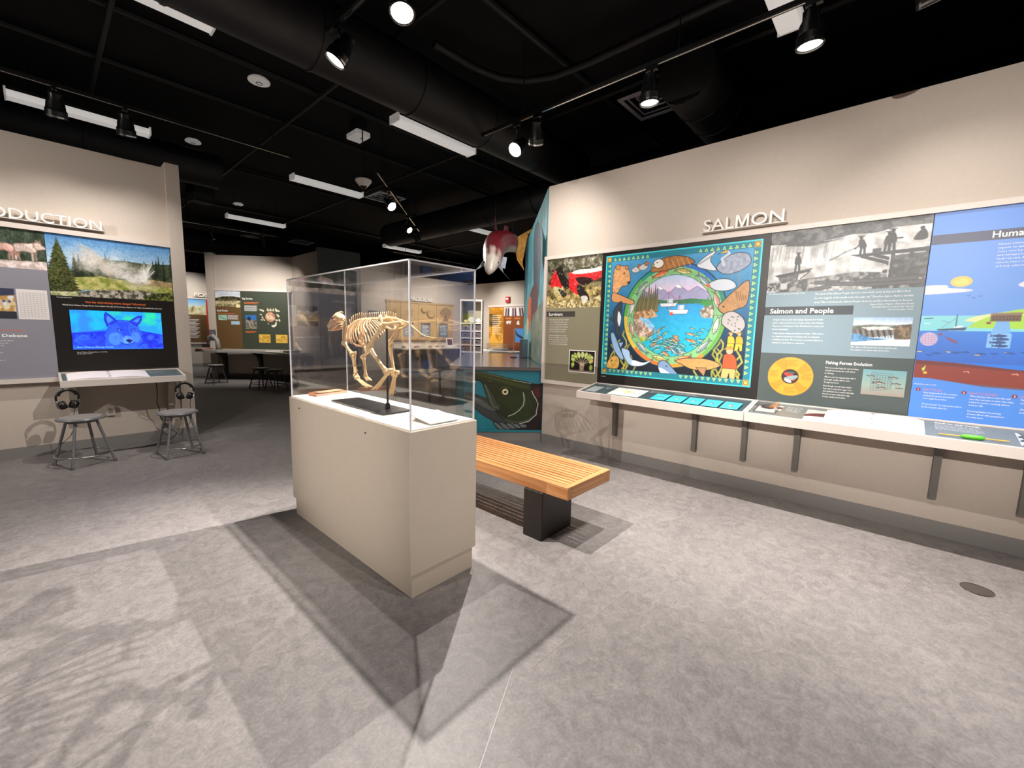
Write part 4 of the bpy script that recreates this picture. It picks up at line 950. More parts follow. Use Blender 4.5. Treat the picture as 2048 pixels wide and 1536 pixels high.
# outlet and cable under the shelf
t = thing('wall_outlet', 'small pale outlet plate under the wolf screen shelf', 'outlet', (.48, YL-.004, .36)); MB(F_L).bbox(.44, .52, .36, .47, -.022, .008, .002).build('plate', mat('outlet_plate', '#b9aea2', .5), t)
for v in (.39, .425): MB(F_L).box(.462, .498, v, v+.022, .008, .0095).build('socket', mat('socket_grey', '#857c73', .6), t)
t = thing('power_cord', 'thin black cord drooping from the shelf to the floor', 'cord', (.85, 6.3, 0))
MB().tube([(.86, 6.3, .76), (.87, 6.34, .62), (.865, 6.4, .5), (.89, 6.46, .42), (.9, 6.5, .3), (.95, 6.54, .2), (1.05, 6.52, .08), (.95, 6.42, .012), (.7, 6.36, .006), (.5, 6.38, .006), (.3, 6.33, .006)], .0045, 6).build('cable', M_PLAST, t, smooth=True)
MB().bbox(.84, .88, 6.3, 6.34, .755, .79, .004).build('plug', M_PLAST, t)
# ------------------------------------------------------------------ salmon wall (right)
F_R = frame((XW-.022, 0, 0), (0, -1, 0), (0, 0, 1), (-1, 0, 0))
sign('salmon_sign', 'raised white letters reading SALMON on the right wall', F_R, 'SALMON', -1.445, -.80, 2.385, .105)

struct('trim_4', MB(F_R).box(-3.325, 1.95, 2.305, 2.345, -.022, .035), M_TRIM); struct('trim_5', MB(F_R).box(-3.325, 1.95, .785, .83, -.022, .035), M_TRIM); struct('trim_6', MB(F_R).box(-3.325, -3.285, .83, 2.305, -.022, .035), M_TRIM)
# --- pictures
def fish(c, x, y, L, rot=0, col='#9fb3b5', belly='#e3e9e2', out='#26343a', hgt=.28, flip=1, fin=None):
    ca, sa = math.cos(rot), math.sin(rot)
    g = lambda P: [(x+(px*flip*ca-py*sa)*L, y+(px*flip*sa+py*ca)*L) for px, py in P]
    h = hgt/2
    c.poly(g([(-.38, 0), (-.55, -.13), (-.5, 0), (-.55, .13)]), fin or col, out=out, ow=.02*L)
    c.blob(g([(.5, 0), (.3, -h*.75), (.05, -h), (-.2, -h*.7), (-.4, -.03), (-.4, .03), (-.2, h*.7), (.05, h), (.3, h*.75)]), col, out=out, ow=.022*L)
    c.blob(g([(.44, .02), (.2, h*.3), (-.1, h*.25), (-.36, .02), (-.18, h*.6), (.05, h*.9), (.3, h*.65)]), belly)
    c.poly(g([(.05, -h), (-.04, -h-.08), (-.12, -h*.85)]), fin or col, out=out, ow=.015*L); c.poly(g([(0, h), (-.08, h+.07), (-.12, h*.8)]), fin or col, out=out, ow=.015*L)
    c.line(g([(.26, -h*.6), (.22, 0), (.26, h*.6)]), out, .016*L); c.ell(*g([(.37, -.03)])[0], .026*L, None, '#151515')
def pic_survivors(nx=190):
    c = Canvas(.77, .585, nx, '#8a7c52'); c.patch([(0, 0), (.77, 0), (.77, .3), (0, .3)], .05, '#2e2f22', '#6c6a52'); c.patch([(.2, 0), (.77, 0), (.77, .12), (.3, .14)], .03, '#5a5844', '#cfcabb', .4, .8)
    c.patch([(0, .36), (.3, .33), (.77, .36), (.77, .585), (0, .585)], .045, '#4f4224', '#c9b26f'); c.patch([(0, .48), (.5, .5), (.77, .45), (.77, .585), (0, .585)], .02, '#7a6636', '#e4d6a4')
    c.blob([(.05, .3), (.07, .2), (.12, .12), (.2, .11), (.19, .2), (.24, .3), (.2, .36), (.1, .35)], '#cf2326', tex=.25); c.blob([(.12, .12), (.2, .105), (.26, .2), (.34, .3), (.3, .36), (.22, .31), (.16, .2)], '#1c1712')
    c.blob([(.3, .2), (.36, .17), (.5, .2), (.77, .17), (.77, .25), (.62, .29), (.44, .25)], '#d52c30', tex=.25); c.blob([(.36, .18), (.46, .15), (.66, .15), (.77, .13), (.77, .18), (.5, .2)], '#efe7e2', tex=.2); c.blob([(.43, .24), (.56, .24), (.66, .28), (.56, .33), (.46, .3)], '#2a1512')
    c.blob([(.32, .26), (.36, .2), (.44, .28), (.5, .36), (.52, .44), (.42, .42), (.34, .36)], '#d8252b', tex=.3); c.blob([(.44, .33), (.5, .33), (.6, .44), (.62, .5), (.54, .5), (.46, .42)], '#231d18')
    c.blob([(.09, .33), (.17, .33), (.26, .38), (.28, .44), (.2, .43), (.12, .4)], '#b7ad78', tex=.3); c.blob([(.17, .36), (.25, .38), (.3, .43), (.24, .45)], '#26221c'); c.blob([(.5, .46), (.57, .45), (.6, .49), (.55, .53)], '#dcd8cf')
    for k in range(220): x = RNG.rand()*.77; y = RNG.rand()*.585; c.ell(x, y, .004+.004*RNG.rand(), None, ['#f4f1ea', '#fffdf6', '#2a2415', '#d5c893'][k % 4], al=.6 if (y < .2 or (.28 < y < .42)) else .25)
    c.noise(.014, 24); return c
def pic_tree(nx=90):
    c = Canvas(.36, .26, nx, '#14120f')
    for k in range(5): c.line([(.17+.005*k, .26), (.165+.01*k, .16)], '#b8a08a', .03)
    for a in (-1.15, -.75, -.35, .05, .45, .85, 1.2):
        x1, y1 = .18+.09*math.sin(a), .16-.07*math.cos(a); c.line([(.18, .17), (x1, y1), (x1+.03*math.sin(a*1.3), y1-.03)], '#b8a08a', .008)
        c.blob([(x1+.02*math.sin(a), y1), (x1+.05*math.sin(a)-.025, y1-.05), (x1+.06*math.sin(a), y1-.085), (x1+.05*math.sin(a)+.03, y1-.045)], '#c9d18a', out='#5d6b2a', ow=.004)
    for x, y, r in ((.05, .11, .3), (.31, .12, -.3), (.05, .18, .6), (.31, .2, -.5), (.09, .07, .2), (.27, .07, -.2)): c.ell(x, y, .035, .024, '#a9bb4e', rot=r*3, out='#47561c', ow=.004); c.line([(x-.025, y), (x+.025, y)], '#e9edc0', .004)
    c.ell(.325, .115, .014, .02, '#e39a62'); c.rect(0, .24, .36, .26, '#8a7a68'); return c
def pic_mural(nx=420):
    """a plain stand-in: teal triangle border, round bay scene in a green fish ring, sea animals around"""
    c = Canvas(1.528, 1.30, nx, '#2c6f93'); c.vgrad(0, .55, '#4f9fce', '#2f78a8'); c.vgrad(.55, 1.0, '#2f78a8', '#12283e'); c.vgrad(1.0, 1.3, '#12283e', '#0b1420'); c.noise(.06, 10)
    # kelp
    for k in range(16):
        x = .12+RNG.rand()*.3 if k < 8 else 1.0+RNG.rand()*.42; P = [(x+.03*math.sin(q*1.7+k), 1.24-.055*q) for q in range(4+k % 6)]
        c.line(P, '#d2c65a' if k % 2 else '#b3b04c', .014); c.line(P, '#6b6a26', .004)
    cx, cy, R, r = .765, .655, .515, .40
    c.ell(cx, cy, R+.012, None, '#1d3f4c')
    n = 60
    for k in range(n):
        a0, a1 = 2*math.pi*k/n, 2*math.pi*(k+1)/n; t_ = k/n
        col = (np.array([[224, 120, 52], [228, 190, 70], [88, 170, 84], [40, 150, 130], [40, 110, 190], [46, 140, 120], [110, 170, 80], [230, 150, 60]])[int((t_*8+6) % 8)])
        c.poly([(cx+q*math.cos(a), cy+q*math.sin(a)) for q, a in ((R, a0), (R, a1), (R-.04, a1), (R-.04, a0))], col)
    c.ell(cx, cy, R-.035, None, '#86c084', tex=.12); c.ell(cx, cy, r+.006, None, '#3c5f54')
    # bay scene
    B = Canvas(.8, .8, int(nx*.8/1.528), '#2ea9df'); B.vgrad(0, .14, '#b9d2f0', '#e8d3ea'); B.vgrad(.14, .27, '#e8d3ea', '#d7cdea')
    B.poly([(0, .22), (.1, .14), (.18, .19), (.26, .1), (.36, .18), (.45, .09), (.55, .17), (.63, .12), (.8, .22), (.8, .3), (0, .3)], '#a8a5c9', out='#5d6294', ow=.004); B.poly([(.24, .115), (.26, .1), (.3, .13), (.27, .14)], '#ffffff'); B.poly([(.42, .11), (.45, .09), (.49, .125), (.45, .13)], '#ffffff')
    B.poly([(0, .26), (.15, .22), (.35, .25), (.6, .235), (.8, .26), (.8, .3), (0, .3)], '#3f7f58'); B.vgrad(.285, .8, '#38a3e0', '#19b9cf'); B.noise(.03, 12)
    for k in range(11): x = .02+.022*k; B.poly([(x-.02, .36), (x, .08+.03*(k % 3)), (x+.02, .36)], '#6f7a4c' if k % 2 else '#93825c', out='#39402a', ow=.003); B.line([(x, .36), (x, .12)], '#70563c', .004)
    B.patch([(0, .36), (.2, .33), (.26, .4), (.1, .44), (0, .44)], .02, '#9d6d4a', '#d9b58c')
    B.patch([(0, .42), (.1, .44), (.17, .5), (.25, .55), (.22, .6), (.12, .63), (0, .64)], .03, '#8d6f63', '#e3cdbb'); B.blob([(.06, .42), (.14, .42), (.2, .47), (.25, .53), (.2, .54), (.12, .47)], '#8fc6ec', tex=.2)
    B.patch([(0, .63), (.1, .61), (.22, .63), (.1, .67), (0, .69)], .02, '#86a83e', '#c8cc5e'); B.patch([(.67, .36), (.72, .31), (.8, .3), (.8, .42), (.7, .42)], .02, '#7f7264', '#d7cbbb')
    for x, y, s in ((.7, .3, .06), (.74, .31, .09), (.78, .3, .1)): B.poly([(x-.03, y), (x, y-s), (x+.03, y)], '#4c9a4a')
    def boat(x, y, s, f):
        B.poly([(x-.1*s*f, y-.03*s), (x+.09*s*f, y-.03*s), (x+.12*s*f, y-.05*s), (x+.08*s*f, y+.01*s), (x-.08*s*f, y+.01*s)], '#e8edf2', out='#2b4a66', ow=.004); B.rect(x-.01*s, y-.075*s, x+.05*s, y-.03*s, '#d5dee8'); B.line([(x, y-.03*s), (x, y-.17*s)], '#6b4d6a', .004); B.line([(x, y-.16*s), (x-.09*s, y-.04*s)], '#c94a5a', .003); B.line([(x, y-.16*s), (x+.09*s, y-.05*s)], '#c94a5a', .003)
    boat(.36, .3, .9, 1); boat(.47, .37, 1.0, -1); B.ell(.4, .378, .016, None, '#e2552f')
    for k in range(70):
        a = .2+RNG.rand()*2.6; q = .12+.24*RNG.rand()**.7; x = .46+q*math.cos(a)*.95; y = .47+q*math.sin(a)*.9
        s = .04+.1*(y-.42)/.4; big = k % 5 == 0
        fish(B, x, y, max(.03, s*(1.1 if big else .8)), rot=-.5+.9*math.sin(a*1.3)+.2*RNG.randn(), col=['#3f8f90', '#5aa7a2', '#5d7a88', '#8aa7ae', '#4c9a78', '#e08a4a'][(k if k % 6 else 0) % 6 if k % 9 else 5], belly='#c6e0d8' if k % 9 else '#f2b27a', hgt=.26, out='#0f4a58')
    X, Y = np.meshgrid((np.arange(B.nx)+.5)/B.k, (np.arange(B.ny)+.5)/B.k); ox, oy = cx-.4, cy-.4
    jx = np.clip(((c.xx-ox)*B.k).astype(int), 0, B.nx-1); jy = np.clip(((c.yy-oy)*B.k).astype(int), 0, B.ny-1)
    m = np.clip((r-np.hypot(c.xx-cx, c.yy-cy))*c.k+.5, 0, 1)[..., None]; c.a = c.a*(1-m)+B.a[jy, jx]*m
    # fish round the ring
    for k in range(12):
        a = 2*math.pi*k/12+.2; q = (R-.035+r)/2; col = [('#c9ccc4', '#f0ece2'), ('#8d9b9c', '#dfe3dd'), ('#e0683a', '#f3b48a'), ('#b6a85c', '#e4dca6'), ('#7f98a8', '#dfe8ea'), ('#c98f86', '#ead2c8')][k % 6]
        fish(c, cx+q*math.cos(a), cy+q*math.sin(a), .17, rot=a+math.pi/2, col=col[0], belly=col[1], hgt=.27, out='#2a3a2c')
    # animals in the four corners, generic
    K = '#1c2228'
    c.blob([(.1, .18), (.14, .11), (.2, .12), (.25, .13), (.29, .2), (.3, .28), (.26, .33), (.2, .34), (.16, .4), (.1, .42)], '#dca26c', out=K, ow=.005, tex=.15); c.ell(.15, .13, .028, None, '#c98b58', out=K, ow=.004); c.ell(.255, .14, .02, None, '#c98b58', out=K, ow=.004); c.ell(.225, .2, .009, None, K); c.ell(.285, .3, .018, .013, '#3a2a22')
    c.blob([(.1, .4), (.18, .42), (.3, .47), (.36, .5), (.33, .53), (.22, .51), (.1, .49)], '#d89a64', out=K, ow=.005)
    for x, y in ((.36, .17), (.44, .15)): c.blob([(x-.05, y), (x, y-.03), (x+.05, y-.005), (x+.02, y+.03), (x-.03, y+.03)], '#cfcac4', out=K, ow=.004); c.ell(x+.03, y-.03, .02, None, '#b9743c', out=K, ow=.003); c.line([(x+.045, y-.03), (x+.075, y-.025)], '#d9542c', .007)
    c.blob([(.52, .2), (.6, .1), (.74, .07), (.88, .09), (.96, .15), (.86, .17), (.72, .2), (.6, .21)], '#a9713c', out=K, ow=.005, tex=.2); c.ell(.6, .13, .055, .045, '#f3efe6', out=K, ow=.005); c.poly([(.555, .13), (.52, .155), (.56, .16)], '#e8b93a', out=K, ow=.003); c.ell(.585, .12, .007, None, K)
    for k in range(5): c.line([(.68+.05*k, .1), (.72+.05*k, .18)], '#d8a868', .006)
    c.blob([(.98, .18), (1.06, .1), (1.15, .06), (1.1, .14), (1.16, .24), (1.05, .22)], '#d7dbe0', out=K, ow=.005); c.line([(1.0, .17), (1.12, .1)], '#8b929c', .012)
    c.blob([(1.16, .22), (1.22, .14), (1.32, .1), (1.42, .12), (1.44, .2), (1.36, .26), (1.24, .28)], '#9aa2b4', out=K, ow=.005, tex=.2); c.line([(1.22, .2), (1.2, .14), (1.26, .1), (1.24, .075)], '#c3c8d2', .022); c.poly([(1.245, .06), (1.16, .095), (1.24, .09)], '#e0b44a', out=K, ow=.003); c.line([(1.3, .27), (1.28, .4)], '#8d8573', .008); c.line([(1.36, .26), (1.36, .42)], '#8d8573', .008)
    c.blob([(1.1, .36), (1.2, .32), (1.3, .34), (1.34, .4), (1.26, .43), (1.16, .42)], '#cdd3dc', out=K, ow=.005); c.poly([(1.06, .36), (1.12, .37), (1.1, .4)], '#d9693a')
    c.blob([(1.2, .58), (1.26, .5), (1.34, .42), (1.44, .35), (1.44, .55), (1.36, .6), (1.26, .64)], '#b98a5c', out=K, ow=.006, tex=.12)
    for k in range(5): c.line([(1.34+.02*k, .44+.01*k), (1.36+.018*k, .52)], '#7d5836', .006)
    c.ell(1.245, .575, .008, None, K)
    c.blob([(1.26, .64), (1.34, .62), (1.42, .68), (1.44, .76), (1.38, .82), (1.3, .78), (1.24, .72)], '#bdb7b4', out=K, ow=.006)
    for k in range(16): c.ell(1.29+.12*RNG.rand(), .66+.12*RNG.rand(), .006, None, '#6d6764')
    c.ell(1.36, .79, .006, None, K); c.ell(1.39, .775, .006, None, K)
    c.blob([(.12, .6), (.17, .52), (.215, .5), (.22, .6), (.2, .74), (.22, .88), (.17, .84), (.13, .72)], '#39434e', out=K, ow=.006); c.blob([(.18, .6), (.215, .66), (.2, .76), (.175, .7)], '#eef0f0'); c.poly([(.11, .66), (.06, .68), (.12, .72)], '#39434e')
    c.blob([(.1, .86), (.14, .84), (.22, 1.0), (.27, 1.1), (.24, 1.12), (.15, 1.02)], '#8fb3d8', out=K, ow=.005); c.poly([(.2, .94), (.26, .93), (.23, 1.0)], '#8fb3d8', out=K, ow=.004)
    c.blob([(.24, 1.0), (.33, 1.02), (.36, 1.1), (.46, 1.15), (.6, 1.1), (.5, 1.17), (.36, 1.18), (.28, 1.1)], '#a7c6e6', out=K, ow=.005); c.blob([(.38, 1.12), (.5, 1.14), (.58, 1.11), (.48, 1.17), (.38, 1.17)], '#e9f0f4')
    c.blob([(.07, 1.22), (.1, 1.12), (.18, 1.08), (.22, 1.14), (.2, 1.22)], '#c79a48', out=K, ow=.005, tex=.25); c.ell(.13, 1.14, .008, None, K)
    c.blob([(.66, 1.14), (.72, 1.1), (.8, 1.16), (.88, 1.26), (.74, 1.27), (.68, 1.22)], '#7f9ac0', out=K, ow=.006); c.blob([(.67, 1.18), (.74, 1.2), (.82, 1.26), (.72, 1.26)], '#e9eef2'); c.ell(.75, 1.16, .007, None, K)
    c.blob([(.84, 1.1), (.92, 1.07), (1.08, 1.06), (1.2, 1.08), (1.26, 1.12), (1.14, 1.17), (1.0, 1.17), (.9, 1.13)], '#d79d5e', out=K, ow=.006, tex=.1); c.poly([(1.04, 1.15), (1.12, 1.23), (1.14, 1.15)], '#b9855c', out=K, ow=.004)
    for x, y, s, top in ((1.33, .9, .55, '#e9b93a'), (1.4, .9, .55, '#e2ab34'), (1.33, 1.12, 1.05, '#d9562f')):
        g = lambda P: [(x+px*s, y+py*s) for px, py in P]
        c.blob(g([(-.05, -.02), (-.04, -.1), (.02, -.11), (.06, -.06), (.06, .03), (-.04, .03)]), top, out=K, ow=.004); c.poly(g([(-.05, .02), (.06, .02), (.06, .14), (.02, .14), (.01, .06), (-.01, .14), (-.06, .14)]), '#e4b06a' if s > 1 else '#edc33f', out=K, ow=.004); c.ell(*g([(.0, -.135)])[0], .03*s, None, '#e0b08c', out=K, ow=.003); c.poly(g([(-.05, -.145), (.03, -.15), (.03, -.17), (-.02, -.175)]), '#c99238')
    # triangle border
    b = .07
    for q in ((0, 0, 1.528, b), (0, 1.3-b, 1.528, 1.3), (0, 0, b, 1.3), (1.528-b, 0, 1.528, 1.3)): c.rect(*q, '#1e7f92')
    for q in ((0, 0, 1.528, .014), (0, 1.286, 1.528, 1.3), (0, 0, .014, 1.3), (1.514, 0, 1.528, 1.3)): c.rect(*q, '#3fd0d6')
    def tri(P): c.poly(P, '#bfe08e', out='#136070', ow=.004); mx_ = sum(p[0] for p in P)/3; my_ = sum(p[1] for p in P)/3; c.poly([(mx_+(p[0]-mx_)*.35, my_+(p[1]-my_)*.35) for p in P], '#2b9a92')
    for k in range(26):
        x = .09+k*.0525
        if not .5 < x < .97: tri([(x, .064), (x+.022, .022), (x+.044, .064)])
        if not .6 < x < .86: tri([(x, 1.236), (x+.022, 1.278), (x+.044, 1.236)])
    for k in range(21): y = .09+k*.053; tri([(.064, y), (.022, y+.022), (.064, y+.044)]); tri([(1.464, y), (1.506, y+.022), (1.464, y+.044)])
    for x in (.016, 1.46):
        for y in (.016, 1.232): c.rect(x, y, x+.052, y+.052, '#c9933f'); c.ell(x+.026, y+.026, .018, None, '#e7c05e', out='#6e4a18', ow=.004)
    return c
def pic_fishing(nx=260):
    c = Canvas(.99, .495, nx, '#b9b2ac'); c.vgrad(0, .12, '#3c3836', '#5b5653'); c.patch([(0, 0), (.99, 0), (.99, .16), (.5, .1), (0, .12)], .05, '#242120', '#77706b')
    c.patch([(0, .1), (.3, .12), (.55, .08), (.99, .1), (.99, .4), (0, .4)], .06, '#a39b95', '#f1ece7', .25, .65)
    for k in range(60): x = RNG.rand()*.45; c.line([(x, .12), (x-.01, .22+.06*RNG.rand())], '#6b6460' if k % 3 else '#f5f1ec', .006, al=.35)
    c.patch([(.2, .07), (.38, .11), (.5, .1), (.3, .14), (.1, .12)], .03, '#2b2826', '#5b5552'); c.patch([(.62, .1), (.8, .06), (.99, .06), (.99, .2), (.8, .16)], .04, '#cfc8c2', '#fbf7f3')
    c.patch([(0, .42), (.2, .4), (.4, .38), (.6, .36), (.99, .4), (.99, .495), (0, .495)], .03, '#2d2926', '#a59b93'); c.patch([(.3, .44), (.55, .42), (.7, .46), (.7, .495), (.3, .495)], .02, '#8d837b', '#e0d8d0')
    D = '#171412'
    c.poly([(.05, .355), (.32, .31), (.29, .34), (.09, .375)], D); c.line([(.22, .345), (.21, .41)], D, .012); c.line([(.3, .335), (.24, .39)], D, .008); c.patch([(.08, .375), (.22, .35), (.2, .4), (.1, .42)], .02, '#3a3430', '#6e645c')
    c.poly([(.55, .235), (.99, .215), (.99, .245), (.6, .252)], D)
    for a, b in (((.62, .25), (.8, .32)), ((.7, .25), (.86, .31)), ((.8, .25), (.8, .4)), ((.9, .24), (.9, .42)), ((.78, .32), (.99, .3)), ((.76, .37), (.99, .35)), ((.99, .25), (.82, .38))): c.line([a, b], D, .022)
    c.patch([(.8, .26), (.99, .25), (.99, .42), (.8, .4)], .03, '#171412', '#5c544d', al=.8); c.line([(.785, .26), (.78, .42)], '#d8d0c8', .008)
    for x0, y0, x1, y1 in ((.34, .415, .5, .44), (.42, .43, .7, .46), (.6, .42, .95, .43), (.66, .45, .99, .46), (.3, .475, .45, .465)): c.poly([(x0, y0), (x1, y1-.02), (x1, y1+.01), (x0, y0+.025)], '#4b433d', out='#1b1714', ow=.005)
    c.rect(.1, .42, .15, .47, '#cfc7bf'); c.patch([(0, .44), (.1, .46), (.09, .495), (0, .495)], .015, '#1b1816', '#d8cfc8')
    def man(x, y, s=1, bend=0):
        c.blob([(x-.018*s, y-.05*s), (x-.016*s+bend, y-.105*s), (x+.012*s+bend, y-.11*s), (x+.022*s, y-.055*s)], D); c.ell(x+bend*1.3, y-.125*s, .011*s, .013*s, D); c.line([(x-.02*s+bend*1.2, y-.137*s), (x+.016*s+bend*1.2, y-.137*s)], D, .006); c.line([(x-.008*s, y-.055*s), (x-.012*s, y)], D, .015*s); c.line([(x+.01*s, y-.055*s), (x+.014*s, y)], D, .015*s)
    man(.21, .325, 1.05); man(.62, .237, 1.0, -.012); c.line([(.61, .15), (.575, .19)], D, .01); c.line([(.6, .17), (.42, .26)], '#4b4541', .005); c.line([(.42, .26), (.46, .25), (.52, .2)], '#4b4541', .004)
    man(.76, .225, 1.0, .004); man(.785, .222, 1.1); c.line([(.79, .14), (.84, .14)], D, .01); c.blob([(.9, .16), (.93, .1), (.96, .1), (.97, .16)], D); c.ell(.94, .085, .013, None, D); c.rect(.68, .2, .73, .235, '#2a2624')
    c.noise(.008, 12); c.a = np.clip(c.a, 0, 255); c.a[:] = (8+c.a.mean(2, keepdims=True)*.84)*np.array([1.01, 1.0, .98]); return c
def pic_dam(nx=110):
    c = Canvas(.338, .213, nx, '#bcd0e2'); c.vgrad(0, .06, '#8fb0d2', '#dde6ee'); c.patch([(0, .065), (.1, .055), (.25, .06), (.338, .05), (.338, .11), (0, .1)], .03, '#4b5446', '#8f948a')
    c.poly([(0, .085), (.16, .08), (.26, .085), (.25, .13), (.12, .15), (.0, .12)], '#5b5650'); c.patch([(.05, .075), (.2, .07), (.25, .09), (.1, .1)], .02, '#a9a49c', '#e8e4dc')
    for k in range(14): c.line([(.03+.017*k, .095), (.045+.017*k, .148)], '#1f1c1a' if k % 2 else '#8c857c', .007)
    c.patch([(0, .12), (.06, .13), (.12, .155), (.2, .16), (.24, .17), (0, .19)], .02, '#2c5f90', '#5e94bd'); c.patch([(.24, .07), (.338, .05), (.338, .16), (.25, .17)], .02, '#4d3c2a', '#8a7355'); c.patch([(0, .19), (.2, .165), (.338, .16), (.338, .213), (0, .213)], .02, '#dfe2e4', '#fbfbfa'); c.noise(.008, 14); return c
def pic_wheel(nx=120):
    c = Canvas(.326, .326, nx, '#46504f'); m = .163; c.ell(m, m, .163, None, '#e0912c'); c.ell(m, m, .158, None, '#f0a033')
    for a in (.6, 2.2, 3.9, 5.4): c.poly([(m, m), (m+.158*math.cos(a), m+.158*math.sin(a)), (m+.158*math.cos(a+.5), m+.158*math.sin(a+.5))], '#e38f2a')
    for x0, y0, n, w in ((.12, .03, 5, .09), (.015, .125, 5, .06), (.245, .135, 5, .07), (.13, .255, 5, .08)):
        for k in range(n): c.line([(x0, y0+.011*k), (x0+w*(1-.15*(k % 3)), y0+.011*k)], '#b5641c', .0035, al=.8)
    c.ell(m, m, .062, None, '#2a2420'); c.blob([(.115, .14), (.16, .125), (.2, .17), (.19, .2), (.15, .17)], '#b33a3a'); c.blob([(.12, .18), (.16, .16), (.21, .15), (.215, .17), (.16, .2)], '#8fa0a0'); c.ell(.15, .2, .03, .012, '#d8d2c8', rot=.4); c.ell(.17, .13, .025, .01, '#4e5a52'); return c
def pic_net(nx=100):
    c = Canvas(.25, .195, nx, '#7fa3a6'); c.vgrad(0, .12, '#6f9ea6', '#93a79c'); c.vgrad(.12, .195, '#93a79c', '#9a8c82')
    for k in range(8): c.line([(.055+.016*k, .02+.004*k), (.055+.016*k, .165-.004*k)], '#55646a', .002)
    for k in range(9): c.line([(.055, .02+.018*k), (.175, .03+.014*k)], '#55646a', .002)
    for x, y, s in ((.05, .05, .045), (.1, .1, .07), (.18, .055, .05), (.12, .135, .05), (.2, .1, .05), (.22, .13, .04), (.09, .075, .04)): fish(c, x, y, s, rot=.05, col='#6d5f54', belly='#ded2c0', hgt=.24)
    return c
def pic_ocean(nx=330):
    """the flat drawn scene of the blue panel"""
    c = Canvas(1.2, 1.435, nx, '#4f86d8'); c.vgrad(0, .72, '#4d83d6', '#5f96e0')
    c.rect(0, .15, 1.2, .215, '#2c3150')
    c.blob([(-.02, .55), (-.02, .50), (.1, .495), (.12, .515), (.2, .525), (.235, .535), (.2, .545), (.05, .555)], '#e8d8dc'); c.ell(.175, .475, .052, .036, '#f3bb42'); c.ell(.175, .478, .035, .024, '#f6ca62'); c.blob([(.44, .52), (.46, .49), (.56, .48), (.7, .5), (.72, .53), (.56, .54)], '#e5d5dc')
    c.rect(0, .705, 1.2, .815, '#7fcfd8'); c.rect(0, .81, 1.2, 1.2, '#2d74d2'); c.vgrad(.81, 1.03, '#2f7ad8', '#2f63bd')
    c.blob([(.22, .74), (.27, .71), (.36, .69), (.42, .685), (.38, .74), (.3, .75)], '#d9dfa0'); c.blob([(.25, .775), (.3, .73), (.38, .69), (.5, .66), (.7, .645), (1.25, .64), (1.25, .8), (.34, .79)], '#9fcf3a'); c.blob([(.45, .7), (.6, .67), (.9, .66), (1.25, .67), (1.25, .72), (.7, .73)], '#b4db52')
    c.rect(.335, .70, .47, .745, '#6a4c3c'); c.poly([(.33, .70), (.345, .69), (.475, .687), (.47, .70)], '#8a6a52')
    for k in range(8): c.rect(.345+.015*k, .712, .352+.015*k, .72, '#2a1c18'); c.rect(.345+.015*k, .728, .352+.015*k, .736, '#2a1c18')
    c.poly([(.365, .745), (.42, .745), (.435, .83), (.345, .83)], '#6fa8e2'); c.rect(.335, .825, .44, .92, '#7db4ea')
    for k in range(4): fish(c, .385+.012*(k % 2), .84+.022*k, .07, rot=0, col='#24427a', belly='#2d4f88', out='#1d3768', hgt=.22)
    c.poly([(.085, .80), (.235, .785), (.225, .805), (.1, .81)], '#27406a'); c.poly([(.17, .79), (.215, .785), (.215, .775), (.175, .775)], '#dfe7ee'); c.line([(.18, .78), (.18, .7)], '#27406a', .005); c.line([(.18, .72), (.11, .79)], '#6f86a0', .003); c.line([(.15, .755), (.11, .74)], '#6f86a0', .003)
    c.ell(.055, .87, .045, .048, '#c5aecb'); 
    for k in range(5): c.line([(.02+.017*k, .83), (.025+.015*k, .91)], '#9d86b0', .002); c.line([(.015, .845+.014*k), (.098, .842+.014*k)], '#9d86b0', .002)
    c.blob([(.135, .85), (.16, .86), (.2, .885), (.19, .895), (.16, .88)], '#7e4a6c')
    for k in range(16): fish(c, .02+.045*k+.01*RNG.randn(), .94+.045*RNG.rand(), .03+.02*RNG.rand(), rot=.05*RNG.randn(), col='#1f4f9e' if k % 3 else '#b5a98c', belly='#2a5cab' if k % 3 else '#e6dcc2', out='#1b4690', hgt=.22)
    for x, y in ((.22, .575), (.245, .59), (.275, .58)): c.line([(x-.008, y-.006), (x, y), (x+.006, y-.008)], '#30508c', .003)
    c.line([(.02, .725), (.06, .722)], '#2d5a70', .006); c.line([(.02, .76), (.05, .76)], '#e8f4f4', .003)
    c.poly([(0, 1.02), (.2, 1.03), (.5, 1.06), (.8, 1.05), (1.2, 1.03), (1.2, 1.18), (0, 1.18)], '#6b3030'); c.poly([(0, 1.05), (.3, 1.06), (.6, 1.08), (1.2, 1.06), (1.2, 1.15), (.6, 1.19), (.2, 1.16), (0, 1.15)], '#84392f'); c.poly([(.1, 1.15), (.3, 1.17), (.6, 1.18), (1.2, 1.15), (1.2, 1.2), (.1, 1.2)], '#6a5560')
    c.rect(0, 1.195, 1.2, 1.435, '#4f86d6'); c.poly([(0, 1.15), (.1, 1.15), (.35, 1.185), (.7, 1.19), (1.2, 1.17), (1.2, 1.21), (0, 1.21)], '#4f86d6')
    c.poly([(.05, 1.07), (.06, 1.05), (.055, 1.09), (.045, 1.1), (.04, 1.08)], '#b8d36a'); 
    c.poly([(.06+.014*math.cos(k*math.pi/5-1.57)*(1 if k % 2 == 0 else .45), 1.11+.014*math.sin(k*math.pi/5-1.57)*(1 if k % 2 == 0 else .45)) for k in range(10)], '#f2c24a')
    for x in (.25, .47, .8): c.line([(x, 1.09), (x+.02, 1.085), (x+.025, 1.095)], '#d9a08c', .005)
    c.ell(.33, .755, .011, .009, '#8a3a4a'); c.ell(.11, .835, .01, .009, '#8a3a4a'); return c
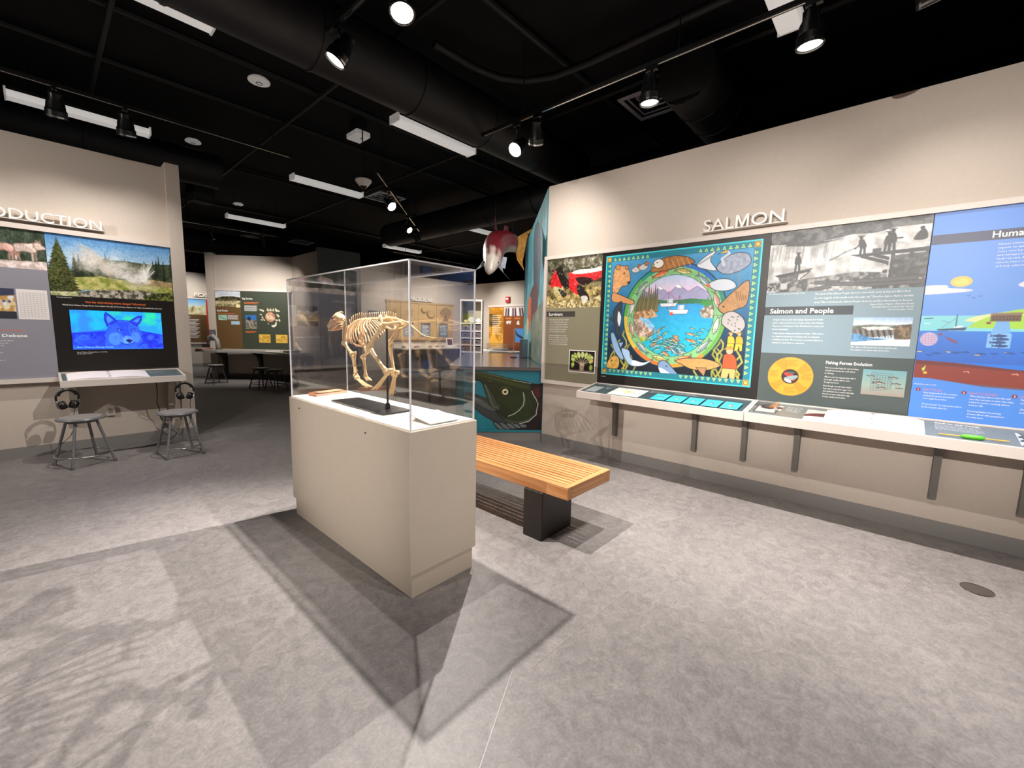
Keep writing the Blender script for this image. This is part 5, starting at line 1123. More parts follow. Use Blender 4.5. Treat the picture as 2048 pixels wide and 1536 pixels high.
# --- panel 1
t = thing('survivors_panel', 'olive panel headed Survivors with a red fish photo', 'panel', (XW-.01, 2.9, .83))
MB(F_R).box(-3.284, -2.524, .83, 2.305, 0, .012).build('board', mat('olive_print', '#87816a', .45), t)
pic_survivors().sheet('red_fish_photo', t, F_R, -3.284, -2.526, 1.72, 2.303, .0126); pic_tree().sheet('tree_picture', t, F_R, -2.912, -2.568, .968, 1.212, .0130)
MB(F_R).rect(-2.923, -2.557, .957, 1.222, .0127).build('picture_border', M_INKW, t)
MB(F_R).rect(-3.284, -2.86, 1.614, 1.678, .0126).build('title_bar', mat('title_bar_dark', '#3b3833', .5), t)
mb = MB(F_R); text(mb, 'Survivors', -3.25, 1.626, .04, .0132, w=.212, bold=.02)
para(mb, ["Pacific salmon have survived for millions", "of years. They lived through ice ages,", "volcanoes, floods and great landslides.", "The survivors passed on the traits that", "helped them. Now salmon face changes", "that come faster than ever before."], -3.232, 1.572, .0165, .0132, 1.75, w=.288)
para(mb, ["Salmon have adapted to each stream.", "Every run is different in its timing,", "its size and its shape. This diversity", "lets some fish live when others die.", "It is the key to their long survival."], -3.234, 1.382, .0165, .0132, 1.6, w=.288)
text(mb, 'Photo: river archive', -3.26, 1.70, .009, .0132); text(mb, 'Tree of life, painted wood', -2.92, .94, .009, .0132); mb.build('lettering', M_INKW, t, kind='stuff')
# --- panel 2
t = thing('mural_panel', 'black panel with the big round sea life mural and teal border', 'panel', (XW-.01, 1.7, .84))
MB(F_R).box(-2.522, -.889, .835, 2.305, 0, .014).build('board', mat('black_print', '#17120f', .4), t)
pic_mural().sheet('mural_print', t, F_R, -2.474, -.946, .968, 2.268, .0146)
mb = MB(F_R); text(mb, 'artist unknown', -2.47, .938, .011, .015, w=.055); mb.build('credit', M_INKW, t, kind='stuff')
# --- panel 3
t = thing('people_panel', 'blue-grey panel headed Salmon and People with a fishing photo', 'panel', (XW-.01, .4, .84))
MB(F_R).box(-.887, .104, .835, 2.305, 0, .013).build('board', mat('dark_slate_print', '#46504f', .45), t)
MB(F_R).rect(-.887, .104, 1.288, 1.806, .0133).build('blue_field', mat('blue_grey_print', '#7d929c', .45), t)
pic_fishing().sheet('fishing_photo', t, F_R, -.887, .102, 1.804, 2.303, .0136); pic_dam().sheet('dam_photo', t, F_R, -.271, .067, 1.377, 1.590, .014); pic_net().sheet('net_picture', t, F_R, -.176, .074, .999, 1.194, .0138)
w_ = pic_wheel(); yy, xx = np.mgrid[0:w_.ny, 0:w_.nx]
w_.sheet('orange_wheel', t, F_R, -.816, -.488, .93, 1.258, .0138)
MB(F_R).rect(-.887, -.28, 1.612, 1.682, .0136).build('title_bar', mat('title_bar_slate', '#3d4448', .5), t)
mb = MB(F_R); text(mb, 'Salmon and People', -.845, 1.626, .042, .0142, w=.442, bold=.02)
para(mb, ['The spirit of the Salmon People chose to come back every spring and fall to feed', 'the two-leggeds of this world. Lots of people say "Grandma Agnes, that\'s a terrible', 'story!" But I tell them the Salmon People chose to sacrifice themselves to feed us.'], -.537, 1.772, .0165, .0142, 2.0, w=.59)
para(mb, ['Agnes Baker Pilgrim (Takelma Siletz)', 'Grandmothers Counsel the World', 'Carol Schaefer, 2006'], .06, 1.683, .012, .0142, 1.7, align='r')
para(mb, ["Oregon's river people have always depended on Pacific", "salmon. Salmon have been in Oregon longer than humans.", "They are a critical part of the Northwest's creeks and", "forest ecosystems."], -.818, 1.567, .0145, .0142, 1.85, w=.36)
para(mb, ["Today, human activity puts salmon in danger. Wild salmon", "are extinct in hundreds of streams due to industrial", "overfishing and dams. We can choose to protect salmon or", "continue to drive them to extinction."], -.812, 1.452, .0145, .0142, 1.85, w=.36)
text(mb, 'Fishing Forces Evolution', -.415, 1.218, .025, .0142, w=.288, bold=.018)
para(mb, ["Fishermen prefer large fish. Just by fishing", "with gill nets, humans give small salmon", "an advantage."], -.415, 1.182, .0125, .0142, 1.75, w=.21)
para(mb, ["Gill nets catch by trapping large salmon", "by the gills. Smaller salmon swim", "through and survive."], -.415, 1.108, .0125, .0142, 1.75, w=.2)
para(mb, ["Even though several traits matter,", "large salmon carry more eggs. Over", "time fishing leaves smaller fish that", "breed in streams with fewer eggs,", "and get smaller and smaller."], -.415, 1.035, .0125, .0142, 1.75, w=.2)
para(mb, ['Men fishing with dip nets at the falls, 1930s'], -.865, 1.785, .011, .0142, 1.6); para(mb, ['The dam holds back the river and blocks', 'the salmon on their way upstream.'], -.27, 1.355, .012, .0142, 1.7); mb.build('lettering', M_INKW, t, kind='stuff')
# --- panel 4
t = thing('ocean_panel', 'bright blue panel with a drawn sun, boat and ocean floor', 'panel', (XW-.01, -.9, .84))
MB(F_R).box(.108, 1.9, .835, 2.305, 0, .012).build('board', mat('blue_print', '#4f86d8', .45), t)
pic_ocean().sheet('ocean_picture', t, F_R, .11, 1.31, .868, 2.303, .0126)
mb = MB(F_R); text(mb, 'Human Actions', .396, 2.106, .042, .0132, bold=.02)
para(mb, ["Human actions have many", "impacts on wild salmon.", "Some over-harvest fish,", "and managed hatcheries.", "Hydroelectric dams block", "historic rivers of the West", "and stop salmon migration."], .43, 2.055, .0135, .0132, 1.75)
for u_, h_ in ((.165, ["Many fishing methods allow a number", "of unwanted species and juveniles", "to be caught by accident.", "", "Fish are in peril. Or help protect salmon", "by choosing fish with care."]), (.395, ["When hatchery salmon mate with wild", "ones they can pass on traits that make", "it hard to survive, reaching salmon", "numbers fall.", "", "Removing habitat and spawning", "streams affects wild populations", "for many years."]), (.625, ["Farmed salmon spread disease", "and parasites to wild fish.", "", "Choose with care what you eat", "and ask where it came from."])):
    para(mb, [q or ' ' for q in h_], u_+.01, 1.045, .0115, .0132, 1.8, w=.2)
text(mb, 'Illustration not to scale', .12, 1.105, .009, .0132); mb.build('lettering', M_INKW, t, kind='stuff')
mb = MB(F_R); text(mb, 'NETTING', .17, 1.063, .017, .0132); text(mb, 'HATCHERIES', .40, 1.062, .017, .0132); text(mb, 'FISH FARMS', .63, 1.061, .017, .0132); mb.build('red_headings', mat('rose_ink', '#c97f9a', .5), t, kind='stuff')
mb = MB(F_R)
for u_ in (.145, .375, .605): mb.lathe([(0, .0005), (.0125, .0005), (.0125, 0), (0, 0)], 16, F=F_R @ Matrix.Translation((u_, 1.07, .0128)))
mb.build('number_discs', mat('maroon_ink', '#7d3048', .5), t, kind='stuff')
mb = MB(F_R)
for u_, q in ((.145, '1'), (.375, '2'), (.605, '3')): text(mb, q, u_, 1.063, .014, .0136, align='c', bold=.01)
mb.build('number_lettering', M_INKW, t, kind='stuff')
# --- shelves
t, T1 = shelf('reading_shelf', 'pale sloped shelf with five blue flip cards under the mural', F_R, -2.53, -.887, .42, .80, .866, .07)
MB(T1).box(-2.511, -.906, .02, .405, 0, .002).build('tray_print', mat('navy_slate_print', '#3b4a50', .35), t)
def pic_map(nx=90):
    c = Canvas(.36, .25, nx, '#e4e0d4'); c.noise(.02, 18)
    for k in range(26): c.line([(RNG.rand()*.36, RNG.rand()*.25), (RNG.rand()*.36, RNG.rand()*.25)], ['#8fa7c4', '#b9b0a2', '#cdb26a'][k % 3], .003)
    c.ell(.18, .12, .05, .035, '#dcc071', al=.7); c.line([(.12, .05), (.18, .1), (.26, .12), (.28, .2)], '#5f83b0', .006); return c
pic_map().sheet('printed_map', t, T1, -2.20, -1.86, .07, .34, .0028); 
mb = MB(T1); para(mb, ['Salmon Country', 'Find your', 'stream'], -2.32, .3, .014, .003, 2.2); para(mb, ['Who needs salmon?', 'Many other animals', 'depend on them.'], -1.83, .33, .012, .003, 2.0); text(mb, 'MORE TO EXPLORE: LIFT THE CARDS', -2.47, .36, .014, .003); para(mb, ['A great many living things', 'eat, follow or feed the salmon'], -1.60, .36, .014, .003, 2.0); mb.build('lettering', M_INKW, t, kind='stuff')
MB(T1).rect(-2.48, -2.35, .08, .3, .0026).build('grey_picture', mat('grey_print', '#8f9496', .4), t)
M_CYAN = mat('cyan_card', '#3db4c4', .35)
CARDT = ('whale', 'orange crab', 'silver fish', 'blue seal', 'red shrimp'); CARDC = ('#5d8aa0', '#8bbf6a', '#7fa0b4', '#4f7fb8', '#c9775a')
for k in range(5):
    u_ = -1.72+.158*k
    c_ = thing('flip_card', 'bright blue flip card on the mural shelf, %s' % ('next to the map', 'second from the map', 'in the middle of the row', 'second from the shelf joint', 'next to the shelf joint')[k], 'card', tuple(T1 @ Vector((u_+.07, .14, .004))), group='blue flip cards')
    MB(T1).bbox(u_, u_+.138, .04, .235, .012, .018, .0015).build('lid', M_CYAN, c_); MB(T1).box(u_+.004, u_+.134, .045, .23, .003, .0118).build('base', M_PLAST, c_)
    fc = Canvas(.13, .18, 26, '#3db4c4'); fc.noise(.02, 14); fish(fc, .065, .1, .07, rot=.3*k, col=CARDC[k], belly='#cfe0d8', hgt=.35); fc.sheet('card_print', c_, T1, u_+.004, u_+.134, .045, .23, .0184)
t2, T2 = shelf('reading_shelf', 'pale sloped shelf with a white binder under the fishing photo panel', F_R, -.883, 1.9, .42, .80, .866, .07)
MB(T2).box(-.864, 1.88, .02, .405, 0, .002).build('tray_print', mat('shelf_slate', '#6b716f', .35), t2)
def pic_hands(nx=60):
    c = Canvas(.2, .2, nx, '#c9bdb2'); c.blob([(0, .1), (.08, .06), (.2, .05), (.2, .12), (.1, .16), (0, .18)], '#5b2f2c', tex=.3); c.blob([(.0, .14), (.1, .12), (.2, .14), (.2, .2), (0, .2)], '#e7d6c6'); c.noise(.02, 20); return c
pic_hands().sheet('shelf_photo', t2, T2, -.79, -.66, .2, .33, .0028); pic_hands().sheet('shelf_photo', t2, T2, -.49, -.30, .05, .33, .0028)
def pic_salmonshelf(nx=110):
    c = Canvas(.5, .25, nx, '#e7e4e0')
    for k in range(3): fish(c, .25, .05+.075*k, .44, rot=.03, col='#7c6a58', belly='#d8c8a8', hgt=.17)
    c.noise(.02, 10); return c
pic_salmonshelf().sheet('fish_chart', t2, T2, .62, 1.12, .08, .33, .0028)
mb = MB(T2); text(mb, 'Back to the Wild?', .25, .35, .022, .003, bold=.02); para(mb, ["Some hatchery fish escape and", "breed in wild streams. Their", "young are less able to live there.", "Should people try to keep them", "apart from wild salmon runs?"], .25, .315, .013, .003, 1.9)
para(mb, ["Fossil record", "What can old", "bones tell us", "about salmon", "of long ago?"], -.63, .33, .014, .003, 2.2); mb.build('lettering', M_INKW, t2, kind='stuff')
binder('large open white ring binder on the shelf beside the fishing photo panel', T2, -.36, .19, .03, .36)
b_ = thing('specimen_box', 'small clear box with a dark specimen at the shelf joint', 'box', tuple(T2 @ Vector((-.79, .2, .002))))
for a in ((-.84, -.68, .09, .094, .003, .05), (-.84, -.68, .286, .29, .003, .05), (-.84, -.836, .094, .286, .003, .05), (-.684, -.68, .094, .286, .003, .05), (-.84, -.68, .09, .29, .05, .053)): MB(T2).box(*a).build('side', M_ACR, b_)
MB(T2).box(-.83, -.69, .11, .27, .003, .008).build('lining', mat('lining_white', '#d9d5d2', .6), b_)
MB(T2).ball((-.76, .22, .022), (.05, .03, .014), 10, 6).build('specimen', mat('specimen_brown', '#4a2b26', .5), b_, smooth=True)
t = thing('green_lure', 'green fishing float on a yellow stick lying on the shelf', 'float', tuple(T2 @ Vector((.42, .09, .004))))
MB(T2).tube([(.36, .085, .016), (.375, .086, .016), (.39, .087, .016), (.44, .09, .016), (.455, .091, .016), (.47, .092, .016)], [.004, .013, .0145, .0145, .013, .004], 12).build('float_body', mat('lure_green', '#58c32a', .35), t, smooth=True)
MB(T2).tube([(.26, .08, .014), (.57, .098, .014)], .004, 8).build('stick', mat('stick_yellow', '#d9a536', .5), t)
# brackets under the salmon shelves
def bracket(y, i):
    par = t1_ if y > .9 else t2
    F = frame((XW, y+.02, 0), (-1, 0, 0), (0, 0, 1), (0, -1, 0))
    MB(F).prism([(0, .285), (.055, .285), (.06, .52), (.075, .62), (.12, .69), (.2, .725), (.36, .735), (.36, .733), (0, .79)], 0, .042).build('bracket', M_DARKM, par)
    MB(F).cyl((.028, .31, -.002), (.028, .31, .044), .006, n=8).build('bolt', M_CHROME, par)
t1_ = [o for o in COL.objects if o.get('label', '').startswith('pale sloped shelf with five')][0]
for i, y in enumerate((2.27, 1.40, .957, .553, -.295, -.72, -1.5)): bracket(y, i)
# floor outlet lid
t = thing('floor_outlet_lid', 'round metal floor outlet lid near the salmon wall', 'floor lid', (3.52, -.48, 0))
MB(WM[t]).lathe([(0, .004), (.062, .004), (.066, .0025), (.066, 0), (0, 0)], 28).build('lid', mat('lid_bronze', '#6a6360', .35, metal=.6), t, smooth=30); MB(WM[t]).lathe([(.067, 0), (.067, .005), (.071, .004), (.072, 0)], 28).build('rim', M_CHROME, t)
# ------------------------------------------------------------------ teal wall painting, river counter, fish head mural
def pic_river(nx=340):
    c = Canvas(3.4, 2.2, nx, '#3f8f98'); c.vgrad(0, .9, '#4f9aa0', '#2a7f8d'); c.vgrad(.9, 2.2, '#3f98a2', '#7cc3cc'); c.noise(.3, 22, 5)
    for k in range(60): x = RNG.rand()*3.4; y = RNG.rand()*1.4; c.line([(x, y), (x+.08*RNG.randn(), y+.5+.5*RNG.rand())], ['#16324f', '#1f5a6c', '#6fb4b4', '#8fc7c3', '#0f2a44'][k % 5], .06, al=.35)
    c.blob([(1.7, .3), (2.0, .1), (2.5, .2), (2.8, .6), (2.7, 1.2), (2.3, 1.35), (1.9, 1.0)], '#17283f', al=.75, tex=.3)
    c.blob([(.5, .2), (.75, .3), (.8, .8), (.6, 1.2), (.45, .8)], '#1b3d58', al=.6)
    c.blob([(1.3, 1.15), (1.9, 1.0), (2.5, 1.1), (2.6, 1.4), (2.0, 1.55), (1.4, 1.5)], '#57202c', al=.9, tex=.3)
    c.blob([(.9, 1.25), (1.2, 1.15), (1.55, 1.2), (1.6, 1.5), (1.3, 1.75), (1.0, 1.6)], '#d2603c', tex=.3); c.blob([(.8, 1.5), (1.1, 1.55), (1.2, 1.7), (1.0, 1.85), (.75, 1.7)], '#d9cf9a', tex=.3)
    c.blob([(.15, 1.75), (.5, 1.6), (1.1, 1.85), (1.0, 2.2), (0, 2.2)], '#8ad3de', al=.8); c.patch([(1.7, 1.5), (2.3, 1.45), (3.4, 1.3), (3.4, 2.2), (1.7, 2.2)], .25, '#4a5a50', '#8f8a72', al=.85)
    for k in range(40): x = 1.7+1.7*RNG.rand(); y = 1.5+.6*RNG.rand(); c.line([(x, y), (x+.04, y+.25)], ['#9a9578', '#566a62', '#6a4a44', '#a9b8a8'][k % 4], .03, al=.4)
    c.noise(.05, 14); return c
t = thing('river_painting', 'tall painted underwater scene with red salmon on the teal wall', 'painting', tuple(F_TEAL @ Vector((1.75, .98, .005))))
pic_river().sheet('painted_sheet', t, F_TEAL, 3.45, .02, .985, 3.18, .006, .5); MB(F_TEAL).box(.02, 3.45, .985, 3.18, .0005, .0045).build('backing', M_TEAL, t)
F_C = frame((4.31, 3.36, 0), (R2, -R2, 0), (0, 0, 1), (-R2, -R2, 0))      # front of the counter: u to the right as seen, n to the viewer
t = thing('river_counter', 'long counter with a teal front beside the painted wall', 'counter', (4.6, 5.0, 0))
def cw(u, d): v_ = F_C @ Vector((u, 0, -d)); return (v_.x, v_.y)
MB().prism([cw(.011, 0), cw(.0, .1), cw(0, 3.3), cw(-1.12, 3.3), cw(-1.12, .12), cw(-1.0, 0)], .12, .93).build('body', M_TEAL, t)
MB().prism([cw(.011, .01), cw(-.01, .1), cw(-.01, 3.28), cw(-1.08, 3.28), cw(-1.08, .14), cw(-.98, .03)], 0, .12).build('kick_base', M_BASE, t)
MB().prism([cw(0, -.03), cw(0, 3.36), cw(-1.2, 3.36), cw(-1.2, .08), cw(-1.06, -.03)], .93, .972).build('counter_top', mat('slate_counter', '#615a59', .16), t)
def pic_fishhead(nx=260):
    c = Canvas(1.0, .775, nx, '#1c6f80'); c.vgrad(0, .775, '#1d6e80', '#1f7d8c'); c.noise(.2, 6)
    g = lambda P: [((x-155)/642, (y-270)/665) for x, y in P]
    c.poly(g([(640, 360), (720, 380), (800, 384), (800, 800), (430, 800), (560, 740), (700, 700), (760, 600), (760, 540), (712, 440)]), '#1c0f0e'); c.patch(g([(715, 430), (800, 400), (800, 700), (740, 690), (768, 580)]), .07, '#1a0c0b', '#4a1a16')
    # lower jaw
    c.blob(g([(150, 480), (200, 468), (260, 488), (330, 515), (400, 560), (480, 620), (560, 690), (600, 735), (500, 732), (400, 712), (300, 655), (200, 565), (150, 540)]), '#3a3d3c', out='#0a0c0c', ow=.008)
    c.blob(g([(150, 490), (230, 500), (320, 545), (400, 620), (330, 600), (230, 540)]), '#6d6f6c', al=.55); c.blob(g([(150, 500), (220, 505), (300, 540), (240, 525)]), '#9a9a94', al=.4)
    # skull
    head = g([(165, 340), (180, 305), (215, 291), (280, 286), (340, 299), (450, 325), (560, 350), (690, 378), (712, 440), (738, 500), (766, 560), (756, 605), (748, 655), (700, 702), (600, 735), (520, 728), (440, 660), (405, 600), (350, 520), (318, 440), (300, 388), (275, 362), (245, 360), (215, 362), (185, 358)])
    c.blob(head, '#222a0f', out='#060804', ow=.012)
    for k in range(7): q = k/6; c.blob(g([(200+20*k, 305+2*k), (300, 300+3*k), (450, 335+4*k), (600, 368+6*k), (690, 395+8*k), (660, 430-3*k), (520, 400-2*k), (400, 365-2*k), (300, 335-2*k)]), '#465220', al=.15)
    for k in range(6): c.blob(g([(480-20*k, 560-8*k), (560, 520-10*k), (660, 520-8*k), (720, 560), (690, 640+6*k), (600, 690+5*k), (500, 660+4*k)]), '#2d3914' if k % 2 else '#222d10', al=.3)
    c.blob(g([(430, 640), (500, 690), (600, 712), (700, 680), (740, 640), (690, 705), (600, 732), (510, 724)]), '#565b55', al=.6); c.blob(g([(400, 560), (470, 560), (560, 640), (500, 690), (430, 640)]), '#1a210e', al=.55)
    # hooked lip
    c.blob(g([(305, 378), (335, 400), (372, 455), (410, 520), (436, 570), (430, 602), (395, 606), (362, 580), (342, 520), (318, 445)]), '#3b4232', out='#0e120b', ow=.008); c.line(g([(322, 400), (350, 470), (375, 545), (400, 590), (425, 590)]), '#8f968a', .008, al=.7); c.line(g([(365, 585), (400, 612), (436, 606), (440, 570)]), '#a9aea4', .006, al=.6)
    c.line(g([(200, 300), (280, 290), (340, 303), (450, 330), (560, 356)]), '#98a46a', .007, al=.8); c.line(g([(560, 356), (640, 370), (700, 382)]), '#d9dfc4', .007, al=.8)
    c.line(g([(710, 445), (722, 478), (748, 520), (765, 560), (755, 600), (750, 652), (705, 695), (690, 710), (600, 738), (500, 728)]), '#cfd6d2', .009); c.line(g([(638, 462), (648, 520), (640, 570), (612, 610), (570, 645), (518, 668)]), '#c6d0c4', .009); c.line(g([(650, 480), (655, 540), (640, 590)]), '#6b7a48', .006)
    for k in range(5): c.blob(g([(392+55*k, 716+6*k), (440+55*k, 735), (480+50*k, 765-3*k), (520+42*k, 782-8*k), (470+45*k, 794-6*k), (425+50*k, 775-3*k)]), '#585f61', out='#0c0e0e', ow=.008); c.line(g([(405+55*k, 725+5*k), (445+53*k, 765-2*k), (490+46*k, 784-6*k)]), '#a3abad', .006, al=.7)
    c.ell(*g([(492, 452)])[0], .072, .05, '#11150a', rot=.15); c.ell(*g([(488, 456)])[0], .046, .045, '#cfc68c', out='#15170c', ow=.008); c.ell(*g([(488, 456)])[0], .03, None, '#e0d9a6'); c.ell(*g([(488, 456)])[0], .018, None, '#0b0b08'); c.ell(*g([(480, 446)])[0], .006, None, '#ffffff'); c.line(g([(440, 440), (470, 415), (520, 420), (545, 450)]), '#7c8650', .007, al=.7)
    c.line(g([(345, 370), (362, 378), (378, 384)]), '#070805', .012); c.line(g([(350, 364), (370, 370)]), '#8a9458', .005)
    for x in (212, 230): c.poly(g([(x, 362), (x+10, 398), (x+16, 364)]), '#e8e4d0', out='#20221a', ow=.004)
    return c
p_ = thing('fish_head_mural', 'painted green fish head with hooked jaw on the counter front', 'mural', tuple(F_C @ Vector((-.5, .15, .01))))
pic_fishhead().sheet('painted_sheet', p_, F_C, -.99, .008, .153, .928, .0055, .4); MB(F_C).box(-.99, .008, .153, .928, .0005, .0045).build('backing', M_TEAL, p_)
# acrylic sign stand and pale box on the counter
t = thing('sign_stand', 'thin clear sign standing on edge on the river counter', 'sign', (5.56, 4.98, .972))
F = frame((5.56, 4.98, .972), (.74, .67, 0), (0, 0, 1), (.67, -.74, 0))
MB(F).box(-.16, .16, .03, .52, -.004, .004).build('clear_sheet', mat('frosted_acrylic', '#dfd6d6', .2), t); MB(F).box(-.1, .1, 0, .008, -.06, .06).build('foot_plate', M_PLAST, t); MB(F).box(-.008, .008, .008, .1, -.009, -.004).build('post', M_PLAST, t)
t = thing('grey_sign_box', 'low grey metal box leaning by the painted wall on the counter', 'box', (5.7, 4.78, .972))
F = frame((5.62, 4.82, .972), (.78, -.02, 0), (0, 0, 1), (0, -1, 0))
MB(F).bbox(-.07, .12, 0, .32, -.03, .03, .004).build('body', mat('box_grey', '#8f8d93', .4), t); MB(F).rect(-.055, .105, .02, .3, .0305).build('face_plate', mat('box_plate', '#9fb3ba', .4), t)
# ------------------------------------------------------------------ hanging salmon
def mat_salmon():
    m = bpy.data.materials.new('glossy_salmon_skin'); m.use_nodes = True; nt = m.node_tree; b = nt.nodes['Principled BSDF']; N, L = nt.nodes.new, nt.links.new
    a = N('ShaderNodeAttribute'); a.attribute_name = 'ink'; n = N('ShaderNodeTexNoise'); n.inputs['Scale'].default_value = 30
    tc = N('ShaderNodeTexCoord'); L(tc.outputs['Object'], n.inputs['Vector'])
    mx = N('ShaderNodeMix'); mx.data_type = 'RGBA'; mx.blend_type = 'MULTIPLY'; mx.inputs[0].default_value = .35; L(a.outputs['Color'], mx.inputs[6]); L(n.outputs['Color'], mx.inputs[7]); L(mx.outputs[2], b.inputs['Base Color'])
    b.inputs['Roughness'].default_value = .3; b.inputs['Coat Weight'].default_value = .25; b.inputs['Coat Roughness'].default_value = .06
    return m
SAL = {k: Vector(v) for k, v in {'snout': (3.57, 3.612, 2.089), 'head': (3.666, 3.677, 2.204), 'gill': (3.8, 3.78, 2.349), 'mid': (3.973, 3.919, 2.512), 'rear': (4.195, 3.991, 2.607), 'ped': (4.365, 3.985, 2.621), 'tailb': (4.441, 3.99, 2.615),
    'tt': (4.763, 3.937, 2.878), 'tb': (4.584, 3.948, 2.27), 'tm': (4.53, 4.003, 2.564), 'dor': (4.076, 4.03, 2.918), 'dorb': (3.982, 3.941, 2.688), 'pfl': (3.568, 3.85, 2.141), 'pfr': (3.773, 3.447, 2.014), 'pfr2': (3.721, 3.523, 2.111), 'pelv': (3.952, 3.764, 2.357)}.items()}
def salmon():
    t = thing('hanging_salmon', 'large glossy red model salmon hanging under the ceiling', 'fish model', tuple(SAL['mid']-Vector((0, 0, .16))))
    P = [SAL[k] for k in ('snout', 'head', 'gill', 'mid', 'rear', 'ped', 'tailb')]
    # resample
    Q = []; n = 22
    for i in range(n+1): Q.append(lerp_path(P, i/n)[0])
    for _ in range(3): Q = [Q[0]]+[(Q[i-1]+Q[i]*2+Q[i+1])/4 for i in range(1, n)]+[Q[-1]]
    wid = np.interp(np.linspace(0, 1, n+1), [0, .06, .16, .3, .45, .6, .75, .9, 1], [.022, .06, .09, .12, .135, .13, .115, .085, .05])
    hgt = np.interp(np.linspace(0, 1, n+1), [0, .06, .16, .3, .45, .6, .75, .9, 1], [.018, .05, .09, .15, .18, .17, .15, .13, .12])
    rings = []; K = 20; cols = []
    for i, q in enumerate(Q):
        d = (Q[min(i+1, n)]-Q[max(i-1, 0)]).normalized(); s = d.cross(Vector((0, 0, 1))).normalized(); u = s.cross(d)
        for j in range(K):
            a = 2*math.pi*j/K; rings.append(q+s*wid[i]*math.cos(a)+u*hgt[i]*math.sin(a)); h = math.sin(a); f = i/n
            back = np.array(rgb('#5e1a20')); side = np.array(rgb('#861c27')); belly = np.array(rgb('#e2d8cc')); headc = np.array(rgb('#6d6a58'))
            c = side*(1-max(0, h))+back*max(0, h)
            lim = -.15 if f < .25 else -.62
            if h < lim: c = belly
            elif h < lim+.2: c = (c+belly)/2
            if f < .2: c = belly*(.8 if h > .3 else 1)*(.9)+headc*.1
            elif f < .3 and (j % 3): c = (c+belly)/2
            cols.append(tuple(c)+(1,))
    mb = MB(); mb.loft([[rings[i*K+j] for j in range(K)] for i in range(n+1)]); body = mb.build('body', mat_salmon(), t, smooth=True)
    at = body.data.color_attributes.new('ink', 'FLOAT_COLOR', 'POINT'); at.data.foreach_set('color', np.array(cols, np.float32).ravel())
    M_FIN = mat('amber_fin', '#cf9142', .25, noise=.25, nscale=25, coat=.5); M_FING = mat('grey_fin', '#8f95a4', .3, noise=.2, nscale=25)
    def fin(name, pts, m, th=.008):
        pts = [Vector(p) for p in pts]; c = sum(pts, Vector())/len(pts); nn = (pts[1]-pts[0]).cross(pts[-1]-pts[0]).normalized()
        k = len(pts); mb = MB(); vs = []
        for s in (-1, 1): vs += [p+nn*th/2*s*(.35 if i not in (0, k-1) else 1) for i, p in enumerate(pts)]
        fs = [tuple(range(k-1, -1, -1)), tuple(range(k, 2*k))]+[(i, (i+1) % k, k+(i+1) % k, k+i) for i in range(k)]
        mb.add(vs, fs); return mb.build(name, m, t)
    tb, tt, tl, tm = SAL['tailb'], SAL['tt'], SAL['tb'], SAL['tm']
    fin('tail_fin', [tb+Vector((0, 0, .07)), tb.lerp(tt, .55)+Vector((0, 0, .035)), tt, tt.lerp(tm, .35)+Vector((.03, -.03, 0))*-.3, tm+(tm-tb)*1.2+Vector((0, 0, .04)), tm+(tm-tb)*1.15, tl.lerp(tm, .35), tl, tb.lerp(tl, .55)+Vector((-.03, .03, -.02)), tb-Vector((0, 0, .07))], M_FIN, .012)
    for k in range(14):
        f_ = k/13; e_ = (tt.lerp(tm+(tm-tb)*1.1, f_*2) if f_ < .5 else (tm+(tm-tb)*1.1).lerp(tl, f_*2-1)); b_ = tb+Vector((0, 0, .06-.12*f_))
        MB().tube([b_, b_.lerp(e_, .5), b_.lerp(e_, .92)], [.006, .005, .002], 5).build('tail_ray', M_FIN, t)
    d0, d1 = SAL['dorb'], SAL['dor']
    fin('back_fin', [d0+Vector((-.06, -.06, 0)), d1, d1+Vector((.03, .02, -.03)), d0+Vector((.12, .06, .02)), d0+Vector((.1, .05, -.04))], mat('dark_red_fin', '#4d1a1c', .3), .01)
    fin('small_back_fin', [SAL['rear']+Vector((0, 0, .10)), SAL['rear']+Vector((.02, -.01, .2)), SAL['rear']+Vector((.07, -.03, .19)), SAL['rear']+Vector((.06, -.02, .08))], mat('dark_red_fin', '#4d1a1c', .3), .01)
    g = SAL['gill']
    fin('side_fin', [g+Vector((-.09, .05, -.05)), SAL['pfl']+Vector((.06, 0, .05)), SAL['pfl'], g+Vector((-.07, .05, -.12))], M_FING)
    fin('side_fin', [g+Vector((.06, -.06, -.05)), SAL['pfr2'], SAL['pfr'], g+Vector((.02, -.05, -.13))], M_FING)
    fin('belly_fin', [SAL['pelv']+Vector((-.03, .03, 0)), SAL['pelv']+Vector((.03, -.05, -.02)), SAL['pelv']+Vector((.0, -.05, -.16)), SAL['pelv']+Vector((-.04, 0, -.14))], M_FING)
    for s in (-1, 1): MB().ball(tuple(SAL['head']+Vector((s*.058, -s*.058, .03))), .014, 10, 6).build('eye', M_PLAST, t, smooth=True)
    for p_ in (SAL['mid'], SAL['ped']): MB().cyl(tuple(p_+Vector((0, 0, .06))), (p_.x, p_.y, 4.15), .0015, n=5).build('hanging_wire', M_PLAST, t)
salmon()
# ------------------------------------------------------------------ far gallery: fossil partition
F_A = frame((3.2-.022*R2, 13.5-.022*R2, 0), (R2, -R2, 0), (0, 0, 1), (-R2, -R2, 0))     # u along the partition to the right

